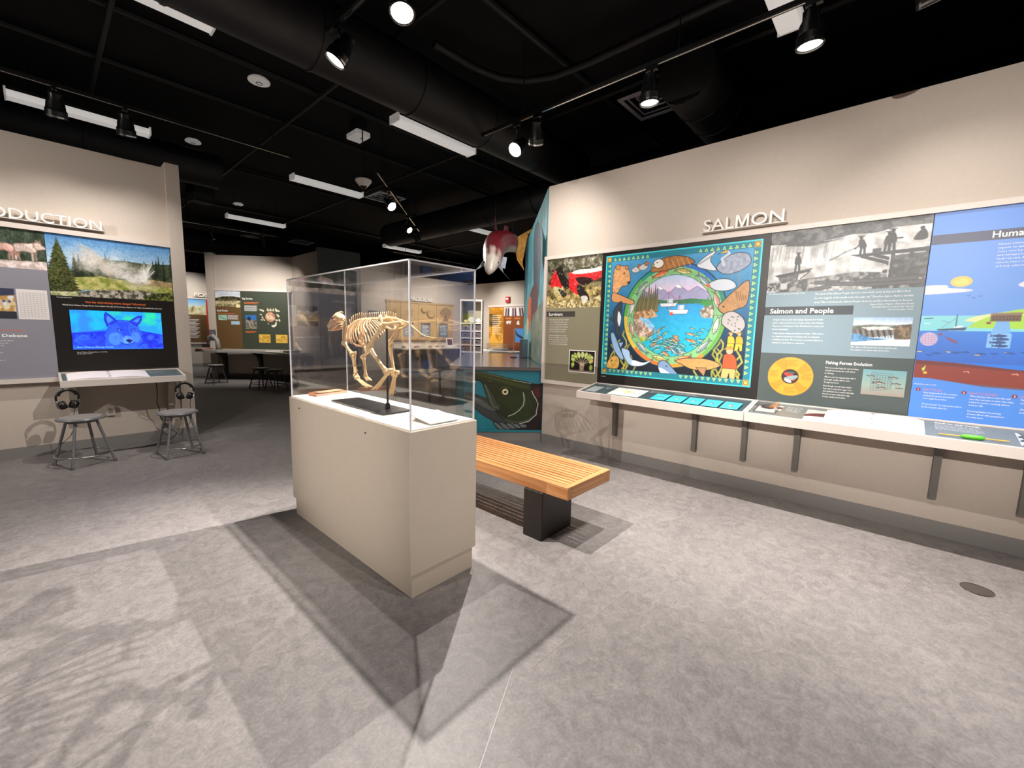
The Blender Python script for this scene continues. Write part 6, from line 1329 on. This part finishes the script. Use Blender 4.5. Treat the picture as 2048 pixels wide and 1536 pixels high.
struct('trim_7', MB(F_A).box(-.02, 1.98, 2.33, 2.385, -.022, .03), M_TRIM); struct('trim_8', MB(F_A).box(-.02, 1.98, .775, .8, -.022, .03), M_TRIM)
def pic_hills(nx=60):
    c = Canvas(.66, .42, nx, '#c8d0da'); c.vgrad(0, .16, '#8fa0b4', '#e4e6e6'); c.blob([(0, .12), (.2, .07), (.45, .09), (.66, .06), (.66, .02), (0, .0)], '#f2f2f0', al=.5)
    c.patch([(0, .2), (.2, .15), (.45, .14), (.66, .17), (.66, .42), (0, .42)], .06, '#2c2a1c', '#5f5a3a'); c.patch([(0, .27), (.66, .25), (.66, .42), (0, .42)], .05, '#6a6040', '#c7b98e'); c.noise(.02, 14); return c
t = thing('small_fossils_panel', 'brown panel headed Small Fossils with a hill photo', 'panel', tuple(F_A @ Vector((.33, .8, .01))))
MB(F_A).box(0, .655, .8, 2.33, 0, .012).build('board', mat('brown_print', '#6a4f30', .45), t); pic_hills().sheet('hill_photo', t, F_A, .005, .65, 1.92, 2.325, .0128)
MB(F_A).rect(.53, .63, 1.90, 1.98, .0132).build('yellow_note', mat('note_yellow', '#e6dca0', .5), t); MB(F_A).rect(.06, .28, 1.56, 1.70, .0128).build('green_picture', mat('mint_print', '#a8cdb2', .5), t); MB(F_A).rect(.38, .6, 1.45, 1.54, .0128).build('blue_label', mat('pale_blue_print', '#a9c6d8', .5), t)
MB(F_A).tube([(.1, 1.68, .014), (.16, 1.62, .014), (.22, 1.6, .014), (.26, 1.57, .014)], .006, 5).build('worm_drawing', mat('teal_ink', '#2c5a5c', .5), t)
mb = MB(F_A); text(mb, 'Small Fossils', .03, 1.79, .045, .0132, w=.28, bold=.02)
for k in range(5): mb.rect(.3, .58-.03*(k % 2), 1.69-.026*k, 1.70-.026*k, .0132)
mb.build('lettering', M_INKW, t, kind='stuff'); mb = MB(F_A); mb.rect(.05, .5, 1.735, 1.748, .0132); mb.build('orange_line', M_INKO, t)
t = thing('big_fossils_panel', 'dark green panel of bone pictures around a round photo', 'panel', tuple(F_A @ Vector((1.3, .8, .01))))
MB(F_A).box(.66, 1.95, .8, 2.33, 0, .012).build('board', mat('dark_green_print', '#43493c', .45), t)
def pic_fossils(nx=130):
    c = Canvas(1.29, 1.53, nx, '#43493c'); B = '#e0d4b4'
    c.rect(.1, .62, .38, .86, '#3a74b4'); c.patch([(.1, .72), (.38, .76), (.38, .98), (.1, .98)], .04, '#5b574e', '#a09888'); c.blob([(.14, .7), (.2, .66), (.24, .72), (.2, .78)], '#24344a')
    c.ell(.74, .66, .13, .13, '#b98a6c', tex=.3)
    for k in range(6): c.line([(.64+.03*k, .6+.02*(k % 3)), (.68+.03*k, .72)], '#e4cfae', .02)
    for x, y, r, a in ((.5, .48, .04, .5), (.56, .5, .04, 1), (.5, .6, .03, .2), (.54, .68, .035, 1.3), (.52, .74, .03, .4), (.58, .74, .03, .8), (.9, .48, .05, 1.2), (.96, .5, .04, .3), (.94, .62, .05, .9), (.9, .74, .04, .2), (.97, .74, .04, 1.2), (.68, .84, .02, 0)): c.ell(x, y, r, r*.5, B, rot=a)
    for k in range(5): c.blob([(.66+.04*k, .5), (.67+.04*k, .42+.02*(k % 2)), (.69+.04*k, .5)], B)
    c.blob([(.76, .88), (.84, .86), (.88, .78), (.9, .8), (.88, .89), (.8, .93)], '#efe8d0')
    for x in (.42, .86): c.rect(x, 1.12, x+.3, 1.34, '#e3ba4c'); c.patch([(x+.02, 1.16), (x+.28, 1.15), (x+.28, 1.3), (x+.02, 1.3)], .03, '#c08a2c', '#e9c868')
    return c
pic_fossils().sheet('bone_prints', t, F_A, .66, 1.95, .8, 2.33, .0128)
mb = MB(F_A); text(mb, 'Big Stories', .70, 2.12, .045, .0134, w=.26, bold=.02)
for k in range(6): mb.rect(.74, 1.08-.03*(k % 2), 1.95-.026*k, 1.96-.026*k, .0134)
mb.build('lettering', M_INKW, t, kind='stuff'); mb = MB(F_A)
for k in range(4): mb.rect(.74, 1.12-.05*k, (2.03-.026*k) if k < 2 else (1.33-.03*k), (2.043-.026*k) if k < 2 else (1.343-.03*k), .0134)
mb.build('orange_lines', M_INKO, t, kind='stuff')
# fossil counter along the partition
t = thing('fossil_counter', 'grey counter with a wavy edge and curved dark brackets at the fossil partition', 'counter', (3.6, 12.2, 0))
edge = [(2.66, 13.5), (2.78, 13.12), (2.98, 12.78), (3.28, 12.52), (3.56, 12.24), (3.72, 11.9), (3.80, 11.5), (3.84, 11.0), (3.82, 10.45)]
MB().prism(edge+[(4.585, 10.45), (4.585, 12.06), (3.2, 13.38), (3.12, 13.42), (2.98, 13.56), (2.74, 13.6)], .735, .79).build('counter_top', mat('counter_grey', '#a39d98', .35), t)
for (x, y, dx, dy) in ((3.35, 13.30, -.5, -.5), (4.0, 12.65, -.5, -.5), (4.585, 11.4, -.7, 0), (4.585, 10.8, -.7, 0)):
    u = Vector((dx, dy, 0)).normalized(); F = frame((x-.02, y-.02, 0), u, (0, 0, 1), u.cross(Vector((0, 0, 1))))
    MB(F).prism([(0.03, .12), (.12, .15), (.16, .45), (.25, .62), (.42, .7), (.5, .735), (0.03, .735)], -.03, .03).build('bracket', mat('dark_bracket', '#2b2725', .5), t)
for q, lb in (((2.83, 12.33, 0), 'dark round stool under the end of the fossil counter'), ((3.38, 10.92, 0), 'dark round stool by the fossil counter, half behind another stool'), ((3.52, 10.38, 0), 'dark round stool nearest the plinth by the fossil counter')):
    stool(lb, q, .3, .46, .185, m=mat('dark_stool', '#4c4644', .4, metal=.2))
t = thing('specimen_arch', 'grey curved bone cast standing on the fossil counter', 'bone cast', (2.95, 13.1, .79))
MB().tube([(2.90, 13.2, .93), (2.93, 13.17, 1.12), (2.99, 13.1, 1.15), (3.06, 13.03, 1.05), (3.08, 13.0, .79)], [.03, .05, .055, .05, .06], 10).build('cast', mat('cast_grey', '#8d8a85', .5), t, smooth=True); MB().cyl((3.08, 13.0, .79), (3.08, 13.0, .82), .08).build('base', M_DARKM, t)
t = thing('post_plate', 'small dark label plate on the partition post', 'label plate', (3.09, 13.5, 1.05)); F = frame((3.09, 13.53, 0), (R2, -R2, 0), (0, 0, 1), (-R2, -R2, 0)); MB(F).bbox(-.08, .08, 1.05, 1.3, .0, .03, .003).build('plate', mat('plate_slate', '#4f5258', .4), t); MB(F).rect(-.06, .06, 1.08, 1.27, .0305).build('plate_print', mat('plate_print', '#6d7178', .5), t)
for k, (x, y, a, lb) in enumerate(((2.85, 13.35, .4, 'thin red-brown booklet at the end of the fossil counter'), (4.0, 11.9, -.5, 'white paper lying on the fossil counter'), (4.15, 11.1, .1, 'low pale tray on the fossil counter near the grey wall'))):
    t = thing('booklet' if k == 0 else 'paper_sheet' if k == 1 else 'shallow_tray', lb, ('booklet', 'paper', 'tray')[k], (x, y, .79), a)
    W = WM[t]; MB(W).bbox(-.15, .15, -.11, .11, 0, (.03, .006, .05)[k], .002).build('body', (mat('booklet_brown', '#9a6248', .5), M_INKW, mat('tray_grey', '#8f8a86', .5))[k], t); MB(W).rect(-.12, .12, -.08, .08, (.031, .007, .051)[k]).build('top_print', mat('pale_print', '#cfc6be', .6), t)
# fossil wall
F_F = frame((0, 17.578, 0), (1, 0, 0), (0, 0, 1), (0, -1, 0))
sign('fossils_sign', 'raised white letters reading FOSSILS on the far wall', F_F, 'FOSSILS', 3.55, 4.35, 2.36, .13)
def pic_dig(nx=70):
    c = Canvas(1.6, .65, nx, '#6fb2d8'); c.vgrad(0, .3, '#5aa0dc', '#cfe2e8'); c.patch([(0, .3), (.5, .25), (1.0, .32), (1.6, .25), (1.6, .65), (0, .65)], .1, '#8fae7a', '#e2dcae'); c.patch([(0, .45), (1.6, .42), (1.6, .65), (0, .65)], .08, '#c9b878', '#e9e2c2')
    for k in range(12): x = RNG.rand()*1.6; c.line([(x, .5), (x+.05, .3)], ['#3b5a7c', '#8a4a3a', '#f2f0e6'][k % 3], .03)
    return c
t = thing('fossil_wall_panel', 'brown panel with a painted dig scene and red side strip on the far wall', 'panel', (3.1, 17.57, .81))
MB(F_F).box(2.2, 4.15, .83, 2.28, 0, .012).build('board', mat('brown_print', '#6a4f30', .45), t); pic_dig().sheet('dig_picture', t, F_F, 2.2, 3.87, 1.76, 2.27, .013); MB(F_F).rect(3.87, 4.15, .84, 2.27, .0128).build('red_strip', mat('red_print', '#c8342c', .45), t)
MB(F_F).box(2.2, 4.2, .78, .83, -.022, .03).build('bottom_rail', M_TRIM, t); MB(F_F).box(2.2, 4.2, 2.28, 2.33, -.022, .03).build('top_rail', M_TRIM, t)
mb = MB(F_F); text(mb, 'The Missing Giants', 2.9, 1.66, .05, .0132, bold=.015)
for k in range(14): mb.rect(3.05, 3.65-.05*(k % 3), 1.58-.045*k, 1.6-.045*k, .0132)
mb.build('lettering', M_INKW, t, kind='stuff')
# ------------------------------------------------------------------ laboratory wall
F_P = frame((0, 12.238, 0), (1, 0, 0), (0, 0, 1), (0, -1, 0))
sign('laboratory_sign', 'raised white letters reading PALEOLAB on the laboratory wall', F_P, 'PALEOLAB', 8.36, 9.3, 2.39, .13)

M_TAN = mat('tan_board', '#c9a878', .5, noise=.05, nscale=6); M_TAND = mat('tan_rail', '#b59a74', .5)
struct('trim_9', MB(F_P).box(7.48, 10.28, 2.3, 2.36, -.022, .03), M_TAND); struct('trim_10', MB(F_P).box(7.48, 10.28, 1.06, 1.1, -.022, .03), M_TAND)
def pic_shell(kind, nx=50):
    c = Canvas(.7, .75, nx, '#c9a878'); D = '#6f5b42'
    if kind == 0:
        for x, y, r in ((.2, .25, .13), (.47, .42, .17)): c.ell(x, y, r, None, D); c.ell(x+.02, y-.03, r*.78, None, '#c9a878'); c.ell(x-.02, y+.02, r*.5, None, D, al=.35); c.ell(x, y-.01, r*.4, None, '#c9a878')
    elif kind == 1:
        c.blob([(.35, .6), (.2, .5), (.14, .3), (.25, .15), (.4, .1), (.55, .18), (.6, .35), (.5, .52)], '#b9966a', out=D, ow=.02)
        for a in np.linspace(-1.1, 1.1, 9): c.line([(.36, .56), (.36+.26*math.sin(a), .42-.28*math.cos(a))], D, .014)
        c.blob([(.24, .6), (.36, .54), (.5, .6), (.46, .66), (.28, .66)], D)
    else:
        for k in range(14): a = k*.9; c.ell(.35+.012*k*math.cos(a), .4+.012*k*math.sin(a), .06, .03, D, al=.35, rot=a)
    return c
for k, (x0, x1, kd, lb) in enumerate(((7.5, 8.02, 2, 'narrow tan board at the end of the laboratory wall'), (8.03, 8.72, 2, 'tan board with a faint fern print'), (8.73, 9.5, 0, 'tan board with two coiled shell prints'), (9.51, 10.25, 1, 'tan board with a scallop shell print'))):
    t = thing('laboratory_board', lb, 'panel', ((x0+x1)/2, 12.23, 1.1)); MB(F_P).box(x0, x1, 1.1, 2.3, 0, .012).build('board', M_TAN, t)
    pic_shell(kd).sheet('shell_print', t, F_P, x0+.04, min(x0+.74, x1-.02), 1.68, 2.28, .0128)
    if k: MB(F_P).rect(x0+.09, x0+.5, 1.18, 1.66, .0132).build('blue_card', mat('steel_blue_print', '#5f8098', .45), t); MB(F_P).rect(x0+.09, x0+.5, 1.6, 1.66, .0135).build('card_heading', mat('navy_print', '#2b3a52', .45), t)
    mb = MB(F_P)
    for q in range(7 if k else 0): mb.rect(x0+.15, x0+.44-.04*(q % 3), 1.55-.05*q, 1.565-.05*q, .0138)
    if k: mb.build('card_lines', M_INKW, t, kind='stuff')
t = thing('blue_wall_sign', 'blue headed notice on the wall left of the laboratory boards', 'sign', (7.08, 12.23, 1.1)); MB(F_P).box(6.86, 7.3, 1.2, 1.98, 0, .012).build('board', mat('steel_blue_print', '#5f8098', .45), t); MB(F_P).rect(6.86, 7.3, 1.85, 1.98, .0125).build('heading', mat('navy_print', '#2b3a52', .45), t); mb = MB(F_P); text(mb, 'Fossil Work', 6.9, 1.885, .05, .0135, w=.3, bold=.01); mb.build('lettering', M_INKW, t, kind='stuff')
# long work table with things
t = thing('work_table', 'long pale work table below the laboratory boards', 'table', (9.0, 11.85, 0))
MB().bbox(7.6, 10.6, 11.55, 12.2, .78, .82, .004).build('table_top', mat('table_cream', '#e6dbcb', .4), t); MB().box(7.7, 10.5, 12.15, 12.2, .82, .95).build('back_board', mat('table_cream', '#e6dbcb', .4), t)
for x in (7.7, 9.0, 10.45): 
    for y in (11.6, 12.1): MB().box(x, x+.05, y, y+.05, 0, .78).build('leg', M_DARKM, t)
t = thing('tablet_stand', 'white framed tablet standing on the laboratory table', 'tablet', (9.75, 11.75, .82)); F = frame((9.75, 11.75, .82), (1, 0, 0), (0, .25, .97), (0, -.97, .25)); MB(F).bbox(-.15, .15, 0, .34, -.012, .012, .004).build('frame', M_WHITE, t); MB(F).rect(-.11, .11, .09, .3, .0125).build('screen', mat('brown_screen', '#5c3a38', .3, emit=.3), t); MB().box(9.7, 9.8, 11.76, 11.9, .82, .9).build('stand', M_WHITE, t)
for k, (x, lb) in enumerate(((8.75, 'blue plastic bin under the laboratory table'), (8.25, 'grey plastic bin under the laboratory table'))):
    t = thing('storage_bin', lb, 'bin', (x, 11.9, 0)); mb = MB(Matrix.Translation((x, 11.9, 0))); mb.loft([[(-.18, -.14, 0), (.18, -.14, 0), (.18, .14, 0), (-.18, .14, 0)], [(-.22, -.18, .6), (.22, -.18, .6), (.22, .18, .6), (-.22, .18, .6)]]); mb.build('body', mat('bin_blue', '#23508f', .4) if k == 0 else mat('bin_grey', '#77777b', .4), t); MB().bbox(x-.235, x+.235, 11.705, 12.095, .6, .64, .004).build('rim', mat('bin_blue', '#23508f', .4) if k == 0 else mat('bin_grey', '#77777b', .4), t)
for k in range(6):
    t = thing('rock_sample', 'pale fossil rock on the laboratory table %s' % ('beside the tablet', 'at the table end by the notice', 'before the fern board', 'under the coiled shells', 'at the coil board corner', 'under the scallop board')[k], 'rock', ((9.45, 7.85, 8.35, 8.9, 9.2, 10.2)[k], 11.8, .82)); x = (9.45, 7.85, 8.35, 8.9, 9.2, 10.2)[k]
    mb = MB(); rr = random.Random(k); mb.ball((x, 11.8, .855), (.07+.02*(k % 3), .06, .04), 9, 6); mb.v = [p+Vector((rr.uniform(-.008, .008), rr.uniform(-.008, .008), rr.uniform(-.006, .006))) for p in mb.v]; mb.build('stone', mat('fossil_stone', '#a99c8a', .7, noise=.2), t, smooth=30); MB().box(x-.06, x+.06, 11.75, 11.85, .82, .826).build('pad', M_INKW, t)
t = thing('blue_top_table', 'low table with a bright blue top beyond the case', 'table', (5.15, 7.25, 0), .5); W = WM[t]
MB(W).bbox(-.3, .3, -.42, .42, .57, .6, .004).build('table_top', mat('bright_blue_top', '#4f9fdc', .3), t)
for sx in (-1, 1):
    for sy in (-1, 1): MB(W).box(sx*.26-.02, sx*.26+.02, sy*.38-.02, sy*.38+.02, 0, .57).build('leg', M_DARKM, t)
# ------------------------------------------------------------------ white shelf unit with shells
FU = frame((7.30, 8.42, 0), (.668, -.744, 0), (0, 0, 1), (-.744, -.668, 0)); UW, UD = .57, .45
t = thing('shell_cabinet', 'tall white shelf unit with shells on top of drawer rows', 'cabinet', tuple(FU @ Vector((UW/2, 0, -UD/2))))
M_UNIT = mat('unit_white', '#ece6df', .45)
for a in ((0, .03, 0, 2.22, -UD, 0), (UW-.03, UW, 0, 2.22, -UD, 0)): MB(FU).box(*a).build('side_panel', M_UNIT, t)
MB(FU).box(.03, UW-.03, 2.18, 2.22, -UD, 0).build('top_panel', M_UNIT, t); MB(FU).box(.03, UW-.03, 0, 2.18, -UD, -UD+.02).build('back_panel', mat('unit_back', '#a39c86', .6), t)
for v in (.5, .86, 1.04, 1.22, 1.40, 1.60): MB(FU).box(.03, UW-.03, v, v+.03, -UD+.02, 0).build('shelf_board', M_UNIT, t)
MB(FU).box(UW/2-.015, UW/2+.015, .03, 1.6, -UD+.02, -.005).build('divider', M_UNIT, t)
for i, v in enumerate((.89, 1.07, 1.25, 1.43)):
    for j in range(2): d_ = MB(FU).box(.04+j*(UW/2-.02), UW/2-.02+j*(UW/2-.02), v, v+.14, -UD+.03, -.03).build('drawer', mat('drawer_taupe', '#6d6262', .5), t); MB(FU).box(UW/4-.02+j*UW/2, UW/4+.02+j*UW/2, v+.06, v+.075, -.03, -.015).build('pull', M_CHROME, d_)
for k, (u, v, r, lb) in enumerate(((.28, 1.76, (.1, .05, .08), 'large white shell standing in the white shelf unit'), (.13, 1.675, (.07, .05, .04), 'flat tan shell lying in the white shelf unit'), (.46, 1.69, (.07, .06, .06), 'knobbly coral in the white shelf unit'), (.33, 1.66, (.06, .05, .03), 'small cream shell in the white shelf unit'))):
    p = FU @ Vector((u, 1.63, -.2)); t = thing('shell', lb, 'shell', tuple(p)); mb = MB(FU); n = 14
    rings = []
    for i in range(7):
        f_ = i/6; rings.append([(u+r[0]*math.sin(math.pi*(.08+.84*f_))*math.cos(a)*(1+.08*math.cos(a*7)), 1.63+(2*r[2])*f_, -.2+r[1]*math.sin(math.pi*(.08+.84*f_))*math.sin(a)*(1+.08*math.cos(a*7))) for a in np.linspace(0, 2*math.pi, n+1)[:-1]])
    mb.loft(rings); mb.build('ribbed_body', mat('shell_white', '#f2ebdf', .5) if k != 1 else mat('shell_tan', '#d9bf94', .5), t, smooth=True)
    MB(FU).ball((u, 1.64, -.2), (r[0]*.4, .012, r[1]*.4), 8, 5).build('hinge', mat('shell_tan', '#d9bf94', .5), t)
# ------------------------------------------------------------------ end wall: amber and brown panels, alarm, low table
F_E = frame((10.978, 0, 0), (0, -1, 0), (0, 0, 1), (-1, 0, 0))
struct('trim_11', MB(F_E).box(-11.1, -8.0, 2.28, 2.35, -.022, .03), M_TRIM); struct('trim_12', MB(F_E).box(-11.1, -8.0, .7, .75, -.022, .03), M_TRIM)
def pic_amber(nx=60):
    c = Canvas(.72, 1.5, nx, '#c98d2c'); c.noise(.2, 60, 5); c.patch([(0, .25), (.4, .2), (.5, .6), (0, .7)], .2, '#4a3a1c', '#a87a30'); c.blob([(.1, 1.1), (.3, .95), (.5, 1.2), (.7, 1.1), (.6, 1.4), (.2, 1.45)], '#e8b54a', al=.6)
    for k in range(10): c.line([(.18, .3+.07*k), (.62-.05*(k % 3), .3+.07*k)], '#f4e8cc', .022)
    return c
def pic_brown(nx=70):
    c = Canvas(1.2, 1.5, nx, '#8a4a26'); c.rect(0, 0, 1.2, .32, '#cfc4c0')
    for k in range(9): c.line([(.1+.11*k, .3), (.12+.1*k, .08)], ['#5c2f3a', '#2a2230', '#f4f0ee'][k % 3], .06)
    for x in (.1, .5): c.rect(x, .38, x+.25, .42, '#e0843a')
    c.blob([(.12, .52), (.2, .48), (.32, .49), (.36, .46), (.33, .54), (.3, .6), (.24, .54), (.18, .6)], '#f2ece2'); c.blob([(.6, .6), (.62, .5), (.7, .47), (.7, .55), (.74, .6)], '#f2ece2')
    c.rect(.55, .74, 1.1, 1.2, '#4f93d8'); c.blob([(.56, .8), (.66, .92), (.85, 1.0), (1.0, 1.1), (.8, 1.06), (.6, .96)], '#1f3346'); return c
t = thing('amber_panel', 'amber coloured panel with text on the end wall', 'panel', (10.97, 10.7, .75)); MB(F_E).box(-11.05, -10.335, .75, 2.28, 0, .012).build('board', mat('amber_print', '#c98d2c', .45), t); pic_amber().sheet('amber_picture', t, F_E, -11.05, -10.335, .76, 2.275, .013)
t = thing('brown_panel', 'brown panel with animal outlines and a blue picture on the end wall', 'panel', (10.97, 9.7, .75)); MB(F_E).box(-10.325, -9.1, .75, 2.28, 0, .012).build('board', mat('rust_print', '#8a4a26', .45), t); pic_brown().sheet('brown_picture', t, F_E, -10.325, -9.1, .76, 2.275, .013)
t = thing('fire_alarm', 'small red fire alarm on the end wall above the panels', 'alarm', (10.95, 10.15, 2.42)); MB(F_E).bbox(-10.24, -10.06, 2.42, 2.62, -.02, .04, .006).build('body', mat('alarm_red', '#b5202c', .35), t); MB(F_E).box(-10.2, -10.1, 2.52, 2.58, .04, .052).build('strobe', mat('strobe_white', '#e7dfe2', .3), t)
t = thing('low_display_table', 'white low display table before the amber panel', 'table', (10.4, 9.9, 0)); MB().bbox(9.9, 10.85, 8.9, 10.9, .72, .78, .004).build('table_top', M_WHITE, t)
for x in (10.0, 10.7):
    for y in (9.0, 10.75): MB().box(x, x+.05, y, y+.05, 0, .72).build('leg', M_DARKM, t)
t = thing('clear_specimen_case', 'clear case with pale specimens on the low display table', 'case', (10.4, 10.0, .78))
for a in ((10.2, 10.6, 9.6, 9.606, .78, 1.02), (10.2, 10.6, 10.394, 10.4, .78, 1.02), (10.2, 10.206, 9.606, 10.394, .78, 1.02), (10.594, 10.6, 9.606, 10.394, .78, 1.02), (10.2, 10.6, 9.6, 10.4, 1.02, 1.026)): MB().box(*a).build('pane', M_ACR, t)
MB().bbox(10.25, 10.55, 9.7, 10.3, .781, .86, .01).build('specimen_block', M_INKW, t)
for p, q in SEAMS: seam(p, q)
